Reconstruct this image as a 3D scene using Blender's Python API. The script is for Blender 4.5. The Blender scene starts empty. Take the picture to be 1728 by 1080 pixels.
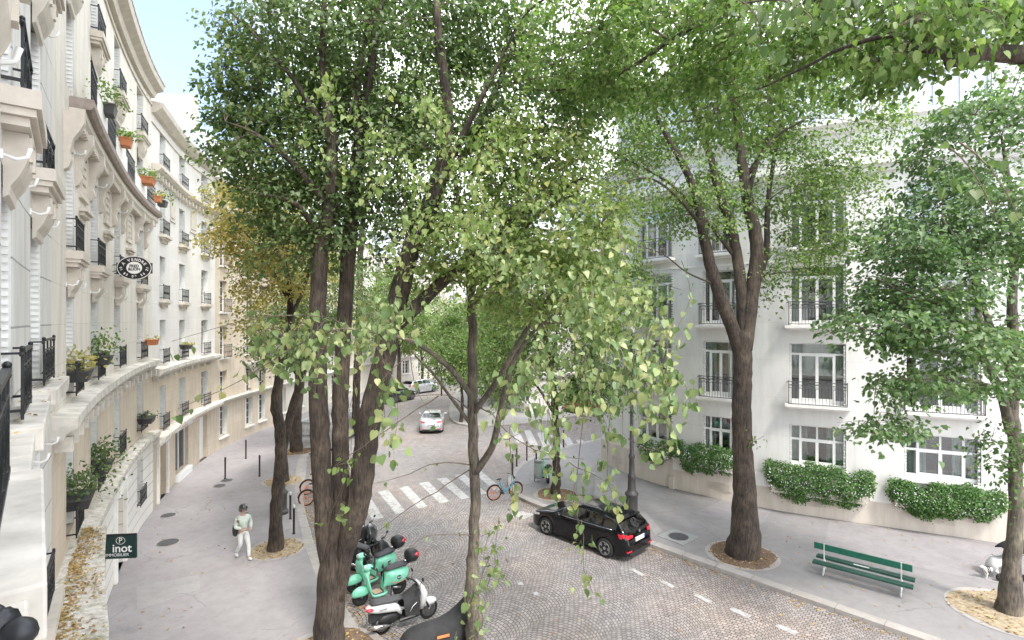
import bpy, bmesh, math, random
import numpy as np
from mathutils import Vector, Matrix
from mathutils.geometry import tessellate_polygon

# ------------------------------------------------------------------ camera, world, sun
S = bpy.context.scene
COL = S.collection
FPX = 900.0          # focal length in photo pixels (1728 wide)
CH = 8.0             # camera height above the pavement
cam = bpy.data.objects.new('camera', bpy.data.cameras.new('camera'))
COL.objects.link(cam); S.camera = cam
cam.data.lens = 36.0*FPX/1728; cam.data.sensor_width = 36
cam.data.clip_start = 0.05; cam.data.clip_end = 2000
cam.location = (0, 0, CH); cam.rotation_euler = (math.pi/2, 0, 0)
S.render.resolution_x = 1024; S.render.resolution_y = 640
w = bpy.data.worlds.new('World'); S.world = w; w.use_nodes = True
nt = w.node_tree; nt.nodes.clear()
SUN_EL, SUN_ROT = 55, 150
sky = nt.nodes.new('ShaderNodeTexSky'); sky.sky_type = 'NISHITA'; sky.sun_disc = False
sky.sun_elevation = math.radians(SUN_EL); sky.sun_rotation = math.radians(SUN_ROT)
sky.air_density = 1.0; sky.dust_density = 2.0; sky.ozone_density = 3.5
tc = nt.nodes.new('ShaderNodeTexCoord')
nz = nt.nodes.new('ShaderNodeTexNoise'); nz.inputs['Scale'].default_value = 1.6; nz.inputs['Detail'].default_value = 5
cr = nt.nodes.new('ShaderNodeValToRGB'); cr.color_ramp.elements[0].position = .30; cr.color_ramp.elements[1].position = .46
mx = nt.nodes.new('ShaderNodeMix'); mx.data_type = 'RGBA'
bg = nt.nodes.new('ShaderNodeBackground'); bg.inputs['Strength'].default_value = 0.15
out = nt.nodes.new('ShaderNodeOutputWorld')
nt.links.new(tc.outputs['Generated'], nz.inputs['Vector']); nt.links.new(nz.outputs['Fac'], cr.inputs['Fac'])
nt.links.new(sky.outputs['Color'], mx.inputs['A'])
mx.inputs['B'].default_value = (10, 10.2, 10.5, 1)
sxyz = nt.nodes.new('ShaderNodeSeparateXYZ'); nt.links.new(tc.outputs['Generated'], sxyz.inputs[0])
mr = nt.nodes.new('ShaderNodeMapRange'); mr.inputs['From Min'].default_value = -.42; mr.inputs['From Max'].default_value = -.26; mr.inputs['To Min'].default_value = 0; mr.inputs['To Max'].default_value = 1
nt.links.new(sxyz.outputs['X'], mr.inputs['Value'])
ml = nt.nodes.new('ShaderNodeMath'); ml.operation = 'MULTIPLY'; nt.links.new(mr.outputs[0], ml.inputs[0]); nt.links.new(cr.outputs['Color'], ml.inputs[1]); mm = nt.nodes.new('ShaderNodeMath'); mm.operation = 'MAXIMUM'; mm.inputs[1].default_value = .09; nt.links.new(ml.outputs[0], mm.inputs[0]); nt.links.new(mm.outputs[0], mx.inputs['Factor'])
nt.links.new(mx.outputs['Result'], bg.inputs['Color']); nt.links.new(bg.outputs['Background'], out.inputs['Surface'])
sd = bpy.data.lights.new('sun', 'SUN'); sun = bpy.data.objects.new('sun', sd); COL.objects.link(sun)
sd.energy = 1.5; sd.angle = math.radians(10); sd.color = (1, .95, .88)
sun.rotation_euler = (math.radians(90-SUN_EL), 0, math.radians(180-SUN_ROT))
vs = S.view_settings; vs.view_transform = 'Standard'; vs.look = 'None'; vs.gamma = 1; vs.exposure = 1.42
S.cycles.max_bounces = 8; S.cycles.diffuse_bounces = 4; S.cycles.transparent_max_bounces = 8

R = math.radians
rnd = random.Random(7)
nr = np.random.default_rng(11)

def at(px, py, z=0.0):
    """a point at height z that the photo shows at this pixel"""
    k = (CH-z)/(py-540.0)
    return Vector(((px-864)*k, FPX*k, z))
def at3(px, py, Y):
    return Vector(((px-864)/FPX*Y, Y, CH+(540-py)/FPX*Y))

# ------------------------------------------------------------------ materials
MATS = {}
def new_mat(name):
    m = bpy.data.materials.new(name); m.use_nodes = True
    t = m.node_tree; b = t.nodes['Principled BSDF']
    MATS[name] = m
    return m, t, b
def N(t, kind, **kw):
    n = t.nodes.new(kind)
    for k, v in kw.items():
        if k in n.inputs: n.inputs[k].default_value = v
        else: setattr(n, k, v)
    return n
def ramp(t, fac, stops):
    n = t.nodes.new('ShaderNodeValToRGB'); e = n.color_ramp.elements
    while len(e) < len(stops): e.new(.5)
    for i, (p, c) in enumerate(stops):
        e[i].position = p; e[i].color = (*c, 1)
    t.links.new(fac, n.inputs['Fac'])
    return n.outputs['Color']
def mixc(t, fac, a, b, mode='MIX'):
    n = t.nodes.new('ShaderNodeMix'); n.data_type = 'RGBA'; n.blend_type = mode
    for sock, v in (('Factor', fac), ('A', a), ('B', b)):
        if isinstance(v, (int, float)): n.inputs[sock].default_value = v
        elif isinstance(v, tuple): n.inputs[sock].default_value = (*v, 1)
        else: t.links.new(v, n.inputs[sock])
    return n.outputs['Result']
def math_(t, op, a, b=None, c=None):
    n = t.nodes.new('ShaderNodeMath'); n.operation = op
    for i, v in enumerate((a, b, c)):
        if v is None: continue
        if isinstance(v, (int, float)): n.inputs[i].default_value = v
        else: t.links.new(v, n.inputs[i])
    return n.outputs[0]
def noise(t, scale, detail=4, vec=None, rough=.55):
    n = N(t, 'ShaderNodeTexNoise', Scale=scale, Detail=detail, Roughness=rough)
    if vec is None:
        c = t.nodes.new('ShaderNodeTexCoord'); vec = c.outputs['Object']
    t.links.new(vec, n.inputs['Vector'])
    return n.outputs['Fac']
def bump(t, b, h, strength, dist=.02):
    n = N(t, 'ShaderNodeBump', Strength=strength, Distance=dist)
    t.links.new(h, n.inputs['Height']); t.links.new(n.outputs['Normal'], b.inputs['Normal'])

def simple(name, c, rough=.6, metal=0, var=.15, scale=8, bmp=.0, emit=None, coat=0):
    m, t, b = new_mat(name)
    f = noise(t, scale)
    lo = tuple(x*(1-var) for x in c); hi = tuple(min(1, x*(1+var)) for x in c)
    t.links.new(ramp(t, f, [(.3, lo), (.7, hi)]), b.inputs['Base Color'])
    b.inputs['Roughness'].default_value = rough; b.inputs['Metallic'].default_value = metal
    b.inputs['Coat Weight'].default_value = coat
    if bmp: bump(t, b, f, bmp)
    return m

def uv_out(t):
    n = t.nodes.new('ShaderNodeUVMap'); n.uv_map = 'UVMap'
    return n.outputs['UV']
def stone(name, c, joint=.82, bw=1.1, bh=.42, stain=.18, bumpy=.25, jw=.012):
    m, t, b = new_mat(name)
    uv = uv_out(t)
    br = N(t, 'ShaderNodeTexBrick', Scale=1.0); br.inputs['Brick Width'].default_value = bw
    br.inputs['Row Height'].default_value = bh; br.inputs['Mortar Size'].default_value = jw
    br.inputs['Mortar Smooth'].default_value = .3
    br.inputs['Color1'].default_value = (*c, 1); br.inputs['Color2'].default_value = (*[x*.94 for x in c], 1)
    br.inputs['Mortar'].default_value = (*[x*joint for x in c], 1)
    t.links.new(uv, br.inputs['Vector'])
    mp = N(t, 'ShaderNodeMapping'); mp.inputs['Scale'].default_value = (2.2, .35, 1)
    t.links.new(uv, mp.inputs['Vector'])
    st = noise(t, 1.2, 6, mp.outputs['Vector'], .65)
    stc = ramp(t, st, [(.42, (1, 1, 1)), (.72, (1-stain, 1-stain*1.08, 1-stain*1.18))])
    fine = noise(t, 30, 3)
    fc = ramp(t, fine, [(.3, (.95, .95, .95)), (.7, (1, 1, 1))])
    col = mixc(t, 1.0, br.outputs['Color'], stc, 'MULTIPLY'); col = mixc(t, 1.0, col, fc, 'MULTIPLY')
    t.links.new(col, b.inputs['Base Color']); b.inputs['Roughness'].default_value = .85
    bump(t, b, fine, bumpy, .01)
    return m

def asphalt(name, c, var=.12):
    m, t, b = new_mat(name)
    co = t.nodes.new('ShaderNodeTexCoord').outputs['Object']
    big = noise(t, .35, 5, co, .6); mid = noise(t, 3, 5, co, .7); fine = noise(t, 90, 2, co)
    a = ramp(t, big, [(.3, tuple(x*(1-var) for x in c)), (.7, tuple(x*(1+var) for x in c))])
    a = mixc(t, 1.0, a, ramp(t, mid, [(.3, (.86, .85, .85)), (.6, (1, 1, 1))]), 'MULTIPLY')
    a = mixc(t, 1.0, a, ramp(t, fine, [(.3, (.8, .8, .8)), (.7, (1.0, 1.0, 1.0))]), 'MULTIPLY')
    # grey scuffs and gum
    vo = N(t, 'ShaderNodeTexVoronoi', Scale=1.7); t.links.new(co, vo.inputs['Vector'])
    sp = ramp(t, vo.outputs['Distance'], [(.03, (1.3, 1.3, 1.3)), (.05, (1, 1, 1))])
    a = mixc(t, .5, a, sp, 'MULTIPLY')
    ck = N(t, 'ShaderNodeTexVoronoi', Scale=.42, feature='DISTANCE_TO_EDGE'); dv = t.nodes.new('ShaderNodeMix'); dv.data_type = 'VECTOR'
    nn = N(t, 'ShaderNodeTexNoise', Scale=1.4, Detail=6); t.links.new(co, nn.inputs['Vector']); dv.inputs['Factor'].default_value = .35
    t.links.new(co, dv.inputs['A']); t.links.new(nn.outputs['Color'], dv.inputs['B']); t.links.new(dv.outputs['Result'], ck.inputs['Vector'])
    cm = math_(t, 'MULTIPLY', math_(t, 'LESS_THAN', ck.outputs['Distance'], .0035), math_(t, 'GREATER_THAN', big, .5))
    a = mixc(t, math_(t, 'MULTIPLY', cm, .45), a, tuple(x*.45 for x in c))
    st = ramp(t, noise(t, 1.1, 7, co, .8), [(.58, (1, 1, 1)), (.68, (.80, .78, .77))]); a = mixc(t, 1.0, a, st, 'MULTIPLY')
    t.links.new(a, b.inputs['Base Color']); b.inputs['Roughness'].default_value = .8
    bump(t, b, fine, .3, .01)
    return m

def cobbles(name):
    """segmental-arc setts: rows of little stones that bow in arcs 1.5 m wide"""
    m, t, b = new_mat(name)
    co = t.nodes.new('ShaderNodeTexCoord').outputs['Object']
    rot = N(t, 'ShaderNodeMapping'); rot.inputs['Rotation'].default_value = (0, 0, R(40))
    t.links.new(co, rot.inputs['Vector'])
    wob = t.nodes.new('ShaderNodeTexNoise'); wob.inputs['Scale'].default_value = .5
    t.links.new(co, wob.inputs['Vector'])
    sx = t.nodes.new('ShaderNodeSeparateXYZ'); t.links.new(rot.outputs['Vector'], sx.inputs[0])
    W = 1.7
    u = math_(t, 'ADD', sx.outputs['X'], math_(t, 'MULTIPLY', wob.outputs['Fac'], .35)); v = sx.outputs['Y']
    fr = math_(t, 'SUBTRACT', math_(t, 'FRACT', math_(t, 'DIVIDE', u, W)), .5)
    cell = math_(t, 'FLOOR', math_(t, 'DIVIDE', u, W))
    lu = math_(t, 'MULTIPLY', fr, W)
    Rr = W*.62
    arc = math_(t, 'SQRT', math_(t, 'SUBTRACT', Rr*Rr, math_(t, 'MULTIPLY', lu, lu)))
    ang = math_(t, 'MULTIPLY', math_(t, 'ARCSINE', math_(t, 'DIVIDE', lu, Rr)), Rr)
    vv = math_(t, 'SUBTRACT', v, arc)
    uu = math_(t, 'ADD', ang, math_(t, 'MULTIPLY', cell, 2.37))
    cb = t.nodes.new('ShaderNodeCombineXYZ'); t.links.new(uu, cb.inputs[0]); t.links.new(vv, cb.inputs[1])
    # jitter so that no two stones match
    jit = noise(t, 6, 2, co); cb2 = N(t, 'ShaderNodeVectorMath', operation='ADD')
    jv = t.nodes.new('ShaderNodeCombineXYZ'); jm = math_(t, 'MULTIPLY', math_(t, 'SUBTRACT', jit, .5), .06)
    t.links.new(jm, jv.inputs[0]); t.links.new(jm, jv.inputs[1])
    t.links.new(cb.outputs[0], cb2.inputs[0]); t.links.new(jv.outputs[0], cb2.inputs[1])
    br = N(t, 'ShaderNodeTexBrick', Scale=1.0); br.inputs['Brick Width'].default_value = .128
    br.inputs['Row Height'].default_value = .118; br.inputs['Mortar Size'].default_value = .011
    br.inputs['Mortar Smooth'].default_value = .35
    br.inputs['Color1'].default_value = (.40, .372, .358, 1); br.inputs['Color2'].default_value = (.27, .252, .243, 1)
    br.inputs['Mortar'].default_value = (.085, .075, .07, 1)
    t.links.new(cb2.outputs[0], br.inputs['Vector'])
    big = noise(t, .22, 4, co, .6); mid = noise(t, 2.2, 5, co, .7)
    tint = ramp(t, big, [(.35, (.90, .92, .96)), (.65, (1.08, .98, .92))])
    col = mixc(t, 1.0, br.outputs['Color'], tint, 'MULTIPLY')
    col = mixc(t, 1.0, col, ramp(t, mid, [(.3, (.78, .78, .78)), (.62, (1.05, 1.05, 1.05))]), 'MULTIPLY')
    t.links.new(col, b.inputs['Base Color']); b.inputs['Roughness'].default_value = .62
    inv = math_(t, 'SUBTRACT', 1.0, br.outputs['Fac'])
    bump(t, b, inv, .6, .02)
    return m

def bark(name, dark, light, moss=None):
    m, t, b = new_mat(name)
    co = t.nodes.new('ShaderNodeTexCoord').outputs['Object']
    mp = N(t, 'ShaderNodeMapping'); mp.inputs['Scale'].default_value = (1, 1, .16); t.links.new(co, mp.inputs['Vector'])
    f = noise(t, 22, 6, mp.outputs['Vector'], .7); g = noise(t, 1.6, 4, co)
    c = ramp(t, f, [(.34, dark), (.62, light)])
    c = mixc(t, 1.0, c, ramp(t, g, [(.3, (.5, .5, .52)), (.5, (.95, .93, .9)), (.7, (1.6, 1.58, 1.45))]), 'MULTIPLY')
    if moss:
        c = mixc(t, math_(t, 'MULTIPLY', ramp(t, noise(t, 2.5, 5, co, .7), [(.5, (0, 0, 0)), (.65, (1, 1, 1))]), .5), c, moss)
    t.links.new(c, b.inputs['Base Color']); b.inputs['Roughness'].default_value = .9
    bump(t, b, f, .8, .03)
    return m

def leafmat(name, stops, trans=.5, rough=.45, patch=.5):
    """leaves: every leaf takes its own tone from the ramp, thin enough to let light through"""
    m = bpy.data.materials.new(name); m.use_nodes = True; MATS[name] = m
    t = m.node_tree; t.nodes.clear()
    o = t.nodes.new('ShaderNodeOutputMaterial')
    g = t.nodes.new('ShaderNodeNewGeometry')
    big = noise(t, patch, 3)
    f = math_(t, 'ADD', math_(t, 'MULTIPLY', g.outputs['Random Per Island'], .62), math_(t, 'MULTIPLY', big, .38))
    c = ramp(t, f, stops)
    b = N(t, 'ShaderNodeBsdfPrincipled', Roughness=rough)
    b.inputs['Specular IOR Level'].default_value = .45
    t.links.new(c, b.inputs['Base Color'])
    tr = t.nodes.new('ShaderNodeBsdfTranslucent')
    t.links.new(mixc(t, 1.0, c, (1.0, 1.12, .62), 'MULTIPLY'), tr.inputs['Color'])
    mxs = t.nodes.new('ShaderNodeMixShader'); mxs.inputs[0].default_value = trans
    t.links.new(b.outputs[0], mxs.inputs[1]); t.links.new(tr.outputs[0], mxs.inputs[2]); t.links.new(mxs.outputs[0], o.inputs[0])
    return m

def glass(name, tint=(.9, .95, .95), lo=.12):
    m = bpy.data.materials.new(name); m.use_nodes = True; MATS[name] = m
    t = m.node_tree; t.nodes.clear()
    o = t.nodes.new('ShaderNodeOutputMaterial')
    tr = N(t, 'ShaderNodeBsdfTransparent'); tr.inputs[0].default_value = (*tint, 1)
    gl = N(t, 'ShaderNodeBsdfGlossy', Roughness=.03)
    fr = N(t, 'ShaderNodeFresnel', IOR=1.5)
    f = math_(t, 'ADD', math_(t, 'MULTIPLY', fr.outputs[0], 1.3), lo)
    nb = N(t, 'ShaderNodeBump', Strength=.05, Distance=.05); t.links.new(noise(t, 1.5, 2), nb.inputs['Height'])
    t.links.new(nb.outputs[0], gl.inputs['Normal'])
    ms = t.nodes.new('ShaderNodeMixShader'); t.links.new(f, ms.inputs[0])
    t.links.new(tr.outputs[0], ms.inputs[1]); t.links.new(gl.outputs[0], ms.inputs[2]); t.links.new(ms.outputs[0], o.inputs[0])
    return m

def worn_paint(name, c=(.54, .53, .52)):
    m, t, b = new_mat(name)
    co = t.nodes.new('ShaderNodeTexCoord').outputs['Object']
    f = noise(t, 5, 6, co, .75)
    v = N(t, 'ShaderNodeTexVoronoi', Scale=8.5, feature='DISTANCE_TO_EDGE'); t.links.new(co, v.inputs['Vector'])
    e = math_(t, 'MULTIPLY', math_(t, 'LESS_THAN', v.outputs['Distance'], .05), .5)
    wv = math_(t, 'MAXIMUM', e, math_(t, 'GREATER_THAN', f, .52))
    t.links.new(mixc(t, wv, c, (.38, .36, .35)), b.inputs['Base Color'])
    b.inputs['Roughness'].default_value = .7
    return m

M = MATS
stone('stone_near', (.66, .645, .62), .5, 2.2, .72, .2, jw=.014)
stone('stone_white', (.72, .675, .61), .74, 1.3, .72, .20, jw=.006)
stone('stone_cream', (.64, .55, .445), .72, 1.1, .60, .22, jw=.006)
stone('stone_pale', (.72, .695, .67), .78, 2.6, .58, .10, jw=.005)
stone('stone_right', (.78, .77, .75), .80, 2.4, 1.58, .12, .2, jw=.007)
stone('stone_plinth', (.70, .63, .56), .88, 2.4, 1.2, .2, jw=.006)
stone('stone_rust', (.80, .775, .73), .55, 40, .42, .1, jw=.02)
simple('ledge', (.57, .54, .49), .9, var=.25, scale=3.5, bmp=.5)
simple('trim', (.57, .52, .455), .85, var=.12, scale=4, bmp=.3)
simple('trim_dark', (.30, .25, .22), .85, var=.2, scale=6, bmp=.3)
simple('trim_white', (.80, .78, .75), .8, var=.08, scale=4)
def mossy(name):
    m, t, b = new_mat(name)
    co = t.nodes.new('ShaderNodeTexCoord').outputs['Object']
    f = noise(t, 2.2, 8, co, .75); g = noise(t, 9, 6, co, .75)
    c = ramp(t, g, [(.35, (.38, .35, .31)), (.6, (.68, .65, .60))])
    c = mixc(t, ramp(t, f, [(.52, (0, 0, 0)), (.62, (1, 1, 1))]), c, (.27, .27, .18))
    t.links.new(c, b.inputs['Base Color']); b.inputs['Roughness'].default_value = .95; bump(t, b, g, .6, .02)
mossy('ledge_mossy')
simple('frame_white', (.80, .80, .79), .4, var=.03)
simple('shutter_white', (.74, .74, .72), .5, var=.12, scale=5)
simple('iron', (.022, .024, .028), .42, .3, var=.3)
simple('iron_grey', (.10, .10, .11), .5, .2, var=.3)
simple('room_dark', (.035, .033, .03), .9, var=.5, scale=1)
simple('curtain', (.72, .72, .68), .9, var=.1, scale=6)
simple('curtain_green', (.42, .50, .46), .9, var=.1, scale=6)
simple('zinc', (.42, .45, .50), .45, .4, var=.15, scale=2)
simple('door_brown', (.30, .20, .13), .6, var=.25, scale=5)
simple('door_tan', (.50, .40, .31), .6, var=.15, scale=3)
simple('brass', (.45, .30, .10), .4, .7)
simple('shop_red', (.50, .12, .13), .6)
simple('glass_dark', (.03, .035, .04), .06, 0, var=.4, scale=1)
glass('glass'); glass('car_glass', (.25, .28, .29), .10)
asphalt('pavement', (.355, .333, .34)); asphalt('pavement_dark', (.315, .30, .30)); asphalt('pavement_light', (.385, .37, .37))
asphalt('tarmac', (.20, .195, .195)); asphalt('kerb', (.44, .41, .385), .2)
cobbles('cobbles')
worn_paint('paint_white'); worn_paint('paint_grey', (.50, .495, .49))
bark('bark', (.022, .017, .014), (.100, .078, .063)); bark('bark_light', (.055, .046, .038), (.20, .17, .14), (.12, .13, .085))
bark('twig', (.07, .055, .045), (.19, .15, .12))
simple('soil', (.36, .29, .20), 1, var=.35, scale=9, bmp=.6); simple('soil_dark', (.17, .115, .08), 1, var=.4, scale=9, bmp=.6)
G1, G2, G3, G4 = (.080, .148, .040), (.155, .255, .070), (.255, .360, .115), (.40, .46, .22)
YL, OR = (.52, .40, .11), (.46, .20, .075)
leafmat('leaf_dark', [(.15, (.078, .132, .056)), (.45, (.128, .196, .080)), (.7, (.20, .27, .115)), (.95, (.36, .40, .21))])
leafmat('leaf_mid', [(.15, G1), (.4, G2), (.68, G3), (.84, G4), (.97, YL)])
leafmat('leaf_light', [(.12, G2), (.4, G3), (.7, G4), (.86, (.50, .50, .17)), (.97, OR)])
leafmat('leaf_near', [(.10, (.085, .15, .055)), (.38, (.165, .245, .095)), (.64, (.28, .35, .15)), (.80, (.42, .44, .21)), (.88, (.52, .44, .16)), (.95, OR)], .3, .4, 2.5)
leafmat('leaf_yellow', [(.15, (.20, .23, .07)), (.4, (.44, .41, .15)), (.7, (.66, .54, .23)), (.93, (.58, .32, .14))])
leafmat('leaf_cool', [(.15, (.070, .135, .055)), (.45, (.130, .220, .088)), (.72, (.23, .33, .155)), (.95, (.42, .49, .30))])
leafmat('leaf_hedge', [(.15, (.05, .12, .035)), (.5, (.105, .22, .06)), (.82, (.20, .34, .10)), (.97, (.4, .5, .3))], .3)
leafmat('litter', [(.15, (.26, .14, .06)), (.5, (.48, .31, .12)), (.75, (.60, .45, .20)), (.95, (.45, .42, .12))], .2, .8)

# ------------------------------------------------------------------ mesh builder
class MB:
    def __init__(s): s.v = []; s.f = []; s.m = []; s.uv = []; s.mi = 0; s.smooth = []
    def add(s, vs, fs, uv=None, smooth=False):
        o = len(s.v); s.v += [tuple(p) for p in vs]
        for i, f in enumerate(fs):
            s.f.append([a+o for a in f]); s.m.append(s.mi); s.smooth.append(smooth)
            s.uv.append(uv[i] if uv else None)
    def box(s, x0, x1, y0, y1, z0, z1):
        s.add([(x, y, z) for x in (x0, x1) for y in (y0, y1) for z in (z0, z1)],
              [(0, 1, 3, 2), (4, 6, 7, 5), (0, 4, 5, 1), (2, 3, 7, 6), (0, 2, 6, 4), (1, 5, 7, 3)])
    def bar(s, a, b, w, h=None, up=(0, 0, 1)):
        """a square bar from a to b"""
        a = Vector(a); b = Vector(b); h = h or w
        d = (b-a).normalized(); u = Vector(up)
        if abs(d.dot(u)) > .99: u = Vector((1, 0, 0))
        x = d.cross(u).normalized()*w/2; y = x.cross(d).normalized()*h/2
        s.add([p+i*x+j*y for p in (a, b) for i in (-1, 1) for j in (-1, 1)],
              [(0, 1, 3, 2), (4, 6, 7, 5), (0, 4, 5, 1), (2, 3, 7, 6), (0, 2, 6, 4), (1, 5, 7, 3)])
    def tube(s, pts, r, n=8, cap=True, smooth=True):
        P = np.array([tuple(p) for p in pts], float); k = len(P)
        rr = np.array(r, float) if hasattr(r, '__len__') else np.full(k, float(r))
        T = np.gradient(P, axis=0); T /= np.linalg.norm(T, axis=1)[:, None]+1e-9
        u = np.cross(T[0], (0, 0, 1.0))
        if np.linalg.norm(u) < .1: u = np.cross(T[0], (1.0, 0, 0))
        a = np.arange(n)*2*math.pi/n; vs = []
        for i in range(k):
            u = u-T[i]*np.dot(u, T[i]); u /= np.linalg.norm(u)+1e-9; w_ = np.cross(T[i], u)
            vs.append(P[i]+rr[i]*(np.outer(np.cos(a), u)+np.outer(np.sin(a), w_)))
        vs = np.concatenate(vs); fs = []
        for i in range(k-1):
            for j in range(n):
                j2 = (j+1) % n; fs.append((i*n+j, i*n+j2, (i+1)*n+j2, (i+1)*n+j))
        if cap: fs += [tuple(range(n-1, -1, -1)), tuple(range((k-1)*n, k*n))]
        s.add(vs, fs, smooth=smooth)
    def lathe(s, prof, c=(0, 0, 0), n=20, axis='z', smooth=True):
        vs = []; fs = []; k = len(prof)
        for (r, z) in prof:
            for j in range(n):
                a = j*2*math.pi/n; x, y = r*math.cos(a), r*math.sin(a)
                p = {'z': (x, y, z), 'y': (x, z, y), 'x': (z, x, y)}[axis]
                vs.append((p[0]+c[0], p[1]+c[1], p[2]+c[2]))
        for i in range(k-1):
            for j in range(n):
                j2 = (j+1) % n; fs.append((i*n+j, i*n+j2, (i+1)*n+j2, (i+1)*n+j))
        fs += [tuple(range(n-1, -1, -1)), tuple(range((k-1)*n, k*n))]
        s.add(vs, fs, smooth=smooth)
    def ball(s, c, r, nu=14, nv=9, fn=None):
        rx, ry, rz = r if hasattr(r, '__len__') else (r, r, r)
        vs = []; fs = []
        for i in range(nv+1):
            ph = math.pi*i/nv
            for j in range(nu):
                a = 2*math.pi*j/nu
                p = (math.sin(ph)*math.cos(a), math.sin(ph)*math.sin(a), math.cos(ph))
                if fn: p = fn(p)
                vs.append((c[0]+rx*p[0], c[1]+ry*p[1], c[2]+rz*p[2]))
        for i in range(nv):
            for j in range(nu):
                j2 = (j+1) % nu; fs.append((i*nu+j, (i+1)*nu+j, (i+1)*nu+j2, i*nu+j2))
        s.add(vs, fs, smooth=True)
    def loft(s, rings, closed=True, cap=True, smooth=True):
        n = len(rings[0]); vs = [p for r_ in rings for p in r_]; fs = []
        for i in range(len(rings)-1):
            for j in range(n if closed else n-1):
                j2 = (j+1) % n; fs.append((i*n+j, i*n+j2, (i+1)*n+j2, (i+1)*n+j))
        if cap and closed: fs += [tuple(range(n-1, -1, -1)), tuple(range((len(rings)-1)*n, len(rings)*n))]
        s.add(vs, fs, smooth=smooth)
    def prism(s, poly, z0, z1, top=True, bottom=True):
        n = len(poly)
        vs = [(p[0], p[1], z0) for p in poly]+[(p[0], p[1], z1) for p in poly]
        tri = tessellate_polygon([[Vector((p[0], p[1], 0)) for p in poly]])
        fs = [(i, (i+1) % n, n+(i+1) % n, n+i) for i in range(n)]
        if top: fs += [tuple(a+n for a in t_) for t_ in tri]
        if bottom: fs += [tuple(reversed(t_)) for t_ in tri]
        s.add(vs, fs)
    def xform(s, mat, start=0):
        for i in range(start, len(s.v)): s.v[i] = tuple(mat @ Vector(s.v[i]))
    def mesh(s, name, mats, bevel=0):
        me = bpy.data.meshes.new(name); me.from_pydata(s.v, [], s.f)
        for m_ in (mats if isinstance(mats, (list, tuple)) else [mats]): me.materials.append(M[m_] if isinstance(m_, str) else m_)
        me.polygons.foreach_set('material_index', s.m); me.polygons.foreach_set('use_smooth', s.smooth)
        if any(u is not None for u in s.uv):
            l = me.uv_layers.new(name='UVMap'); k = 0
            for f, u in zip(s.f, s.uv):
                for i in range(len(f)):
                    if u: l.data[k+i].uv = u[i]
                k += len(f)
        me.update(); me.validate()
        return me
    def build(s, name, mats, parent=None, world=True, bevel=0):
        """world=True: vertices are in world space; the parent's location is taken off"""
        if parent is not None and world:
            o_ = parent_loc(parent); s.v = [(p[0]-o_[0], p[1]-o_[1], p[2]-o_[2]) for p in s.v]
        me = s.mesh(name, mats); o = bpy.data.objects.new(name, me); COL.objects.link(o); o.parent = parent
        if bevel:
            b = o.modifiers.new('bevel', 'BEVEL'); b.width = bevel; b.segments = 2; b.limit_method = 'ANGLE'; b.angle_limit = R(40)
        return o
def parent_loc(p):
    l = Vector(p.location)
    while p.parent: p = p.parent; l += p.location
    return l
def thing(name, label, cat, loc=(0, 0, 0), rz=0, group=None):
    o = bpy.data.objects.new(name, None); COL.objects.link(o); o.empty_display_size = .2
    o.location = loc; o.rotation_euler = (0, 0, rz); o['label'] = label; o['category'] = cat
    if group: o['group'] = group
    return o
def tag(o, label, cat, group=None):
    o['label'] = label; o['category'] = cat
    if group: o['group'] = group
    return o
def struct(o): o['kind'] = 'structure'; return o
def kids(o): return [c for c in COL.objects if c.parent == o]
def dup(o, loc=None, rz=None, label=None, parent=None):
    c = o.copy(); COL.objects.link(c); c.parent = parent
    if loc is not None: c.location = loc
    if rz is not None: c.rotation_euler = (0, 0, rz)
    if label: c['label'] = label
    for ch in kids(o): dup(ch, parent=c)
    return c
def inst(name, me, parent, loc, rz=0, scale=(1, 1, 1)):
    o = bpy.data.objects.new(name, me); COL.objects.link(o); o.parent = parent
    o.location = Vector(loc)-parent_loc(parent); o.rotation_euler = (0, 0, rz); o.scale = scale
    return o
def text_mesh(body, size, mat, depth=.004, align='CENTER', bold=0, squash=1):
    c = bpy.data.curves.new('lettering', 'FONT'); c.body = body; c.size = size; c.extrude = depth
    c.align_x = align; c.align_y = 'CENTER'; c.offset = bold
    o = bpy.data.objects.new('lettering', c); COL.objects.link(o)
    bpy.context.view_layer.update()
    me = bpy.data.meshes.new_from_object(o.evaluated_get(bpy.context.evaluated_depsgraph_get()))
    COL.objects.unlink(o); bpy.data.objects.remove(o)
    me.materials.clear(); me.materials.append(M[mat])
    for v in me.vertices: v.co.x *= squash
    return me
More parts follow.
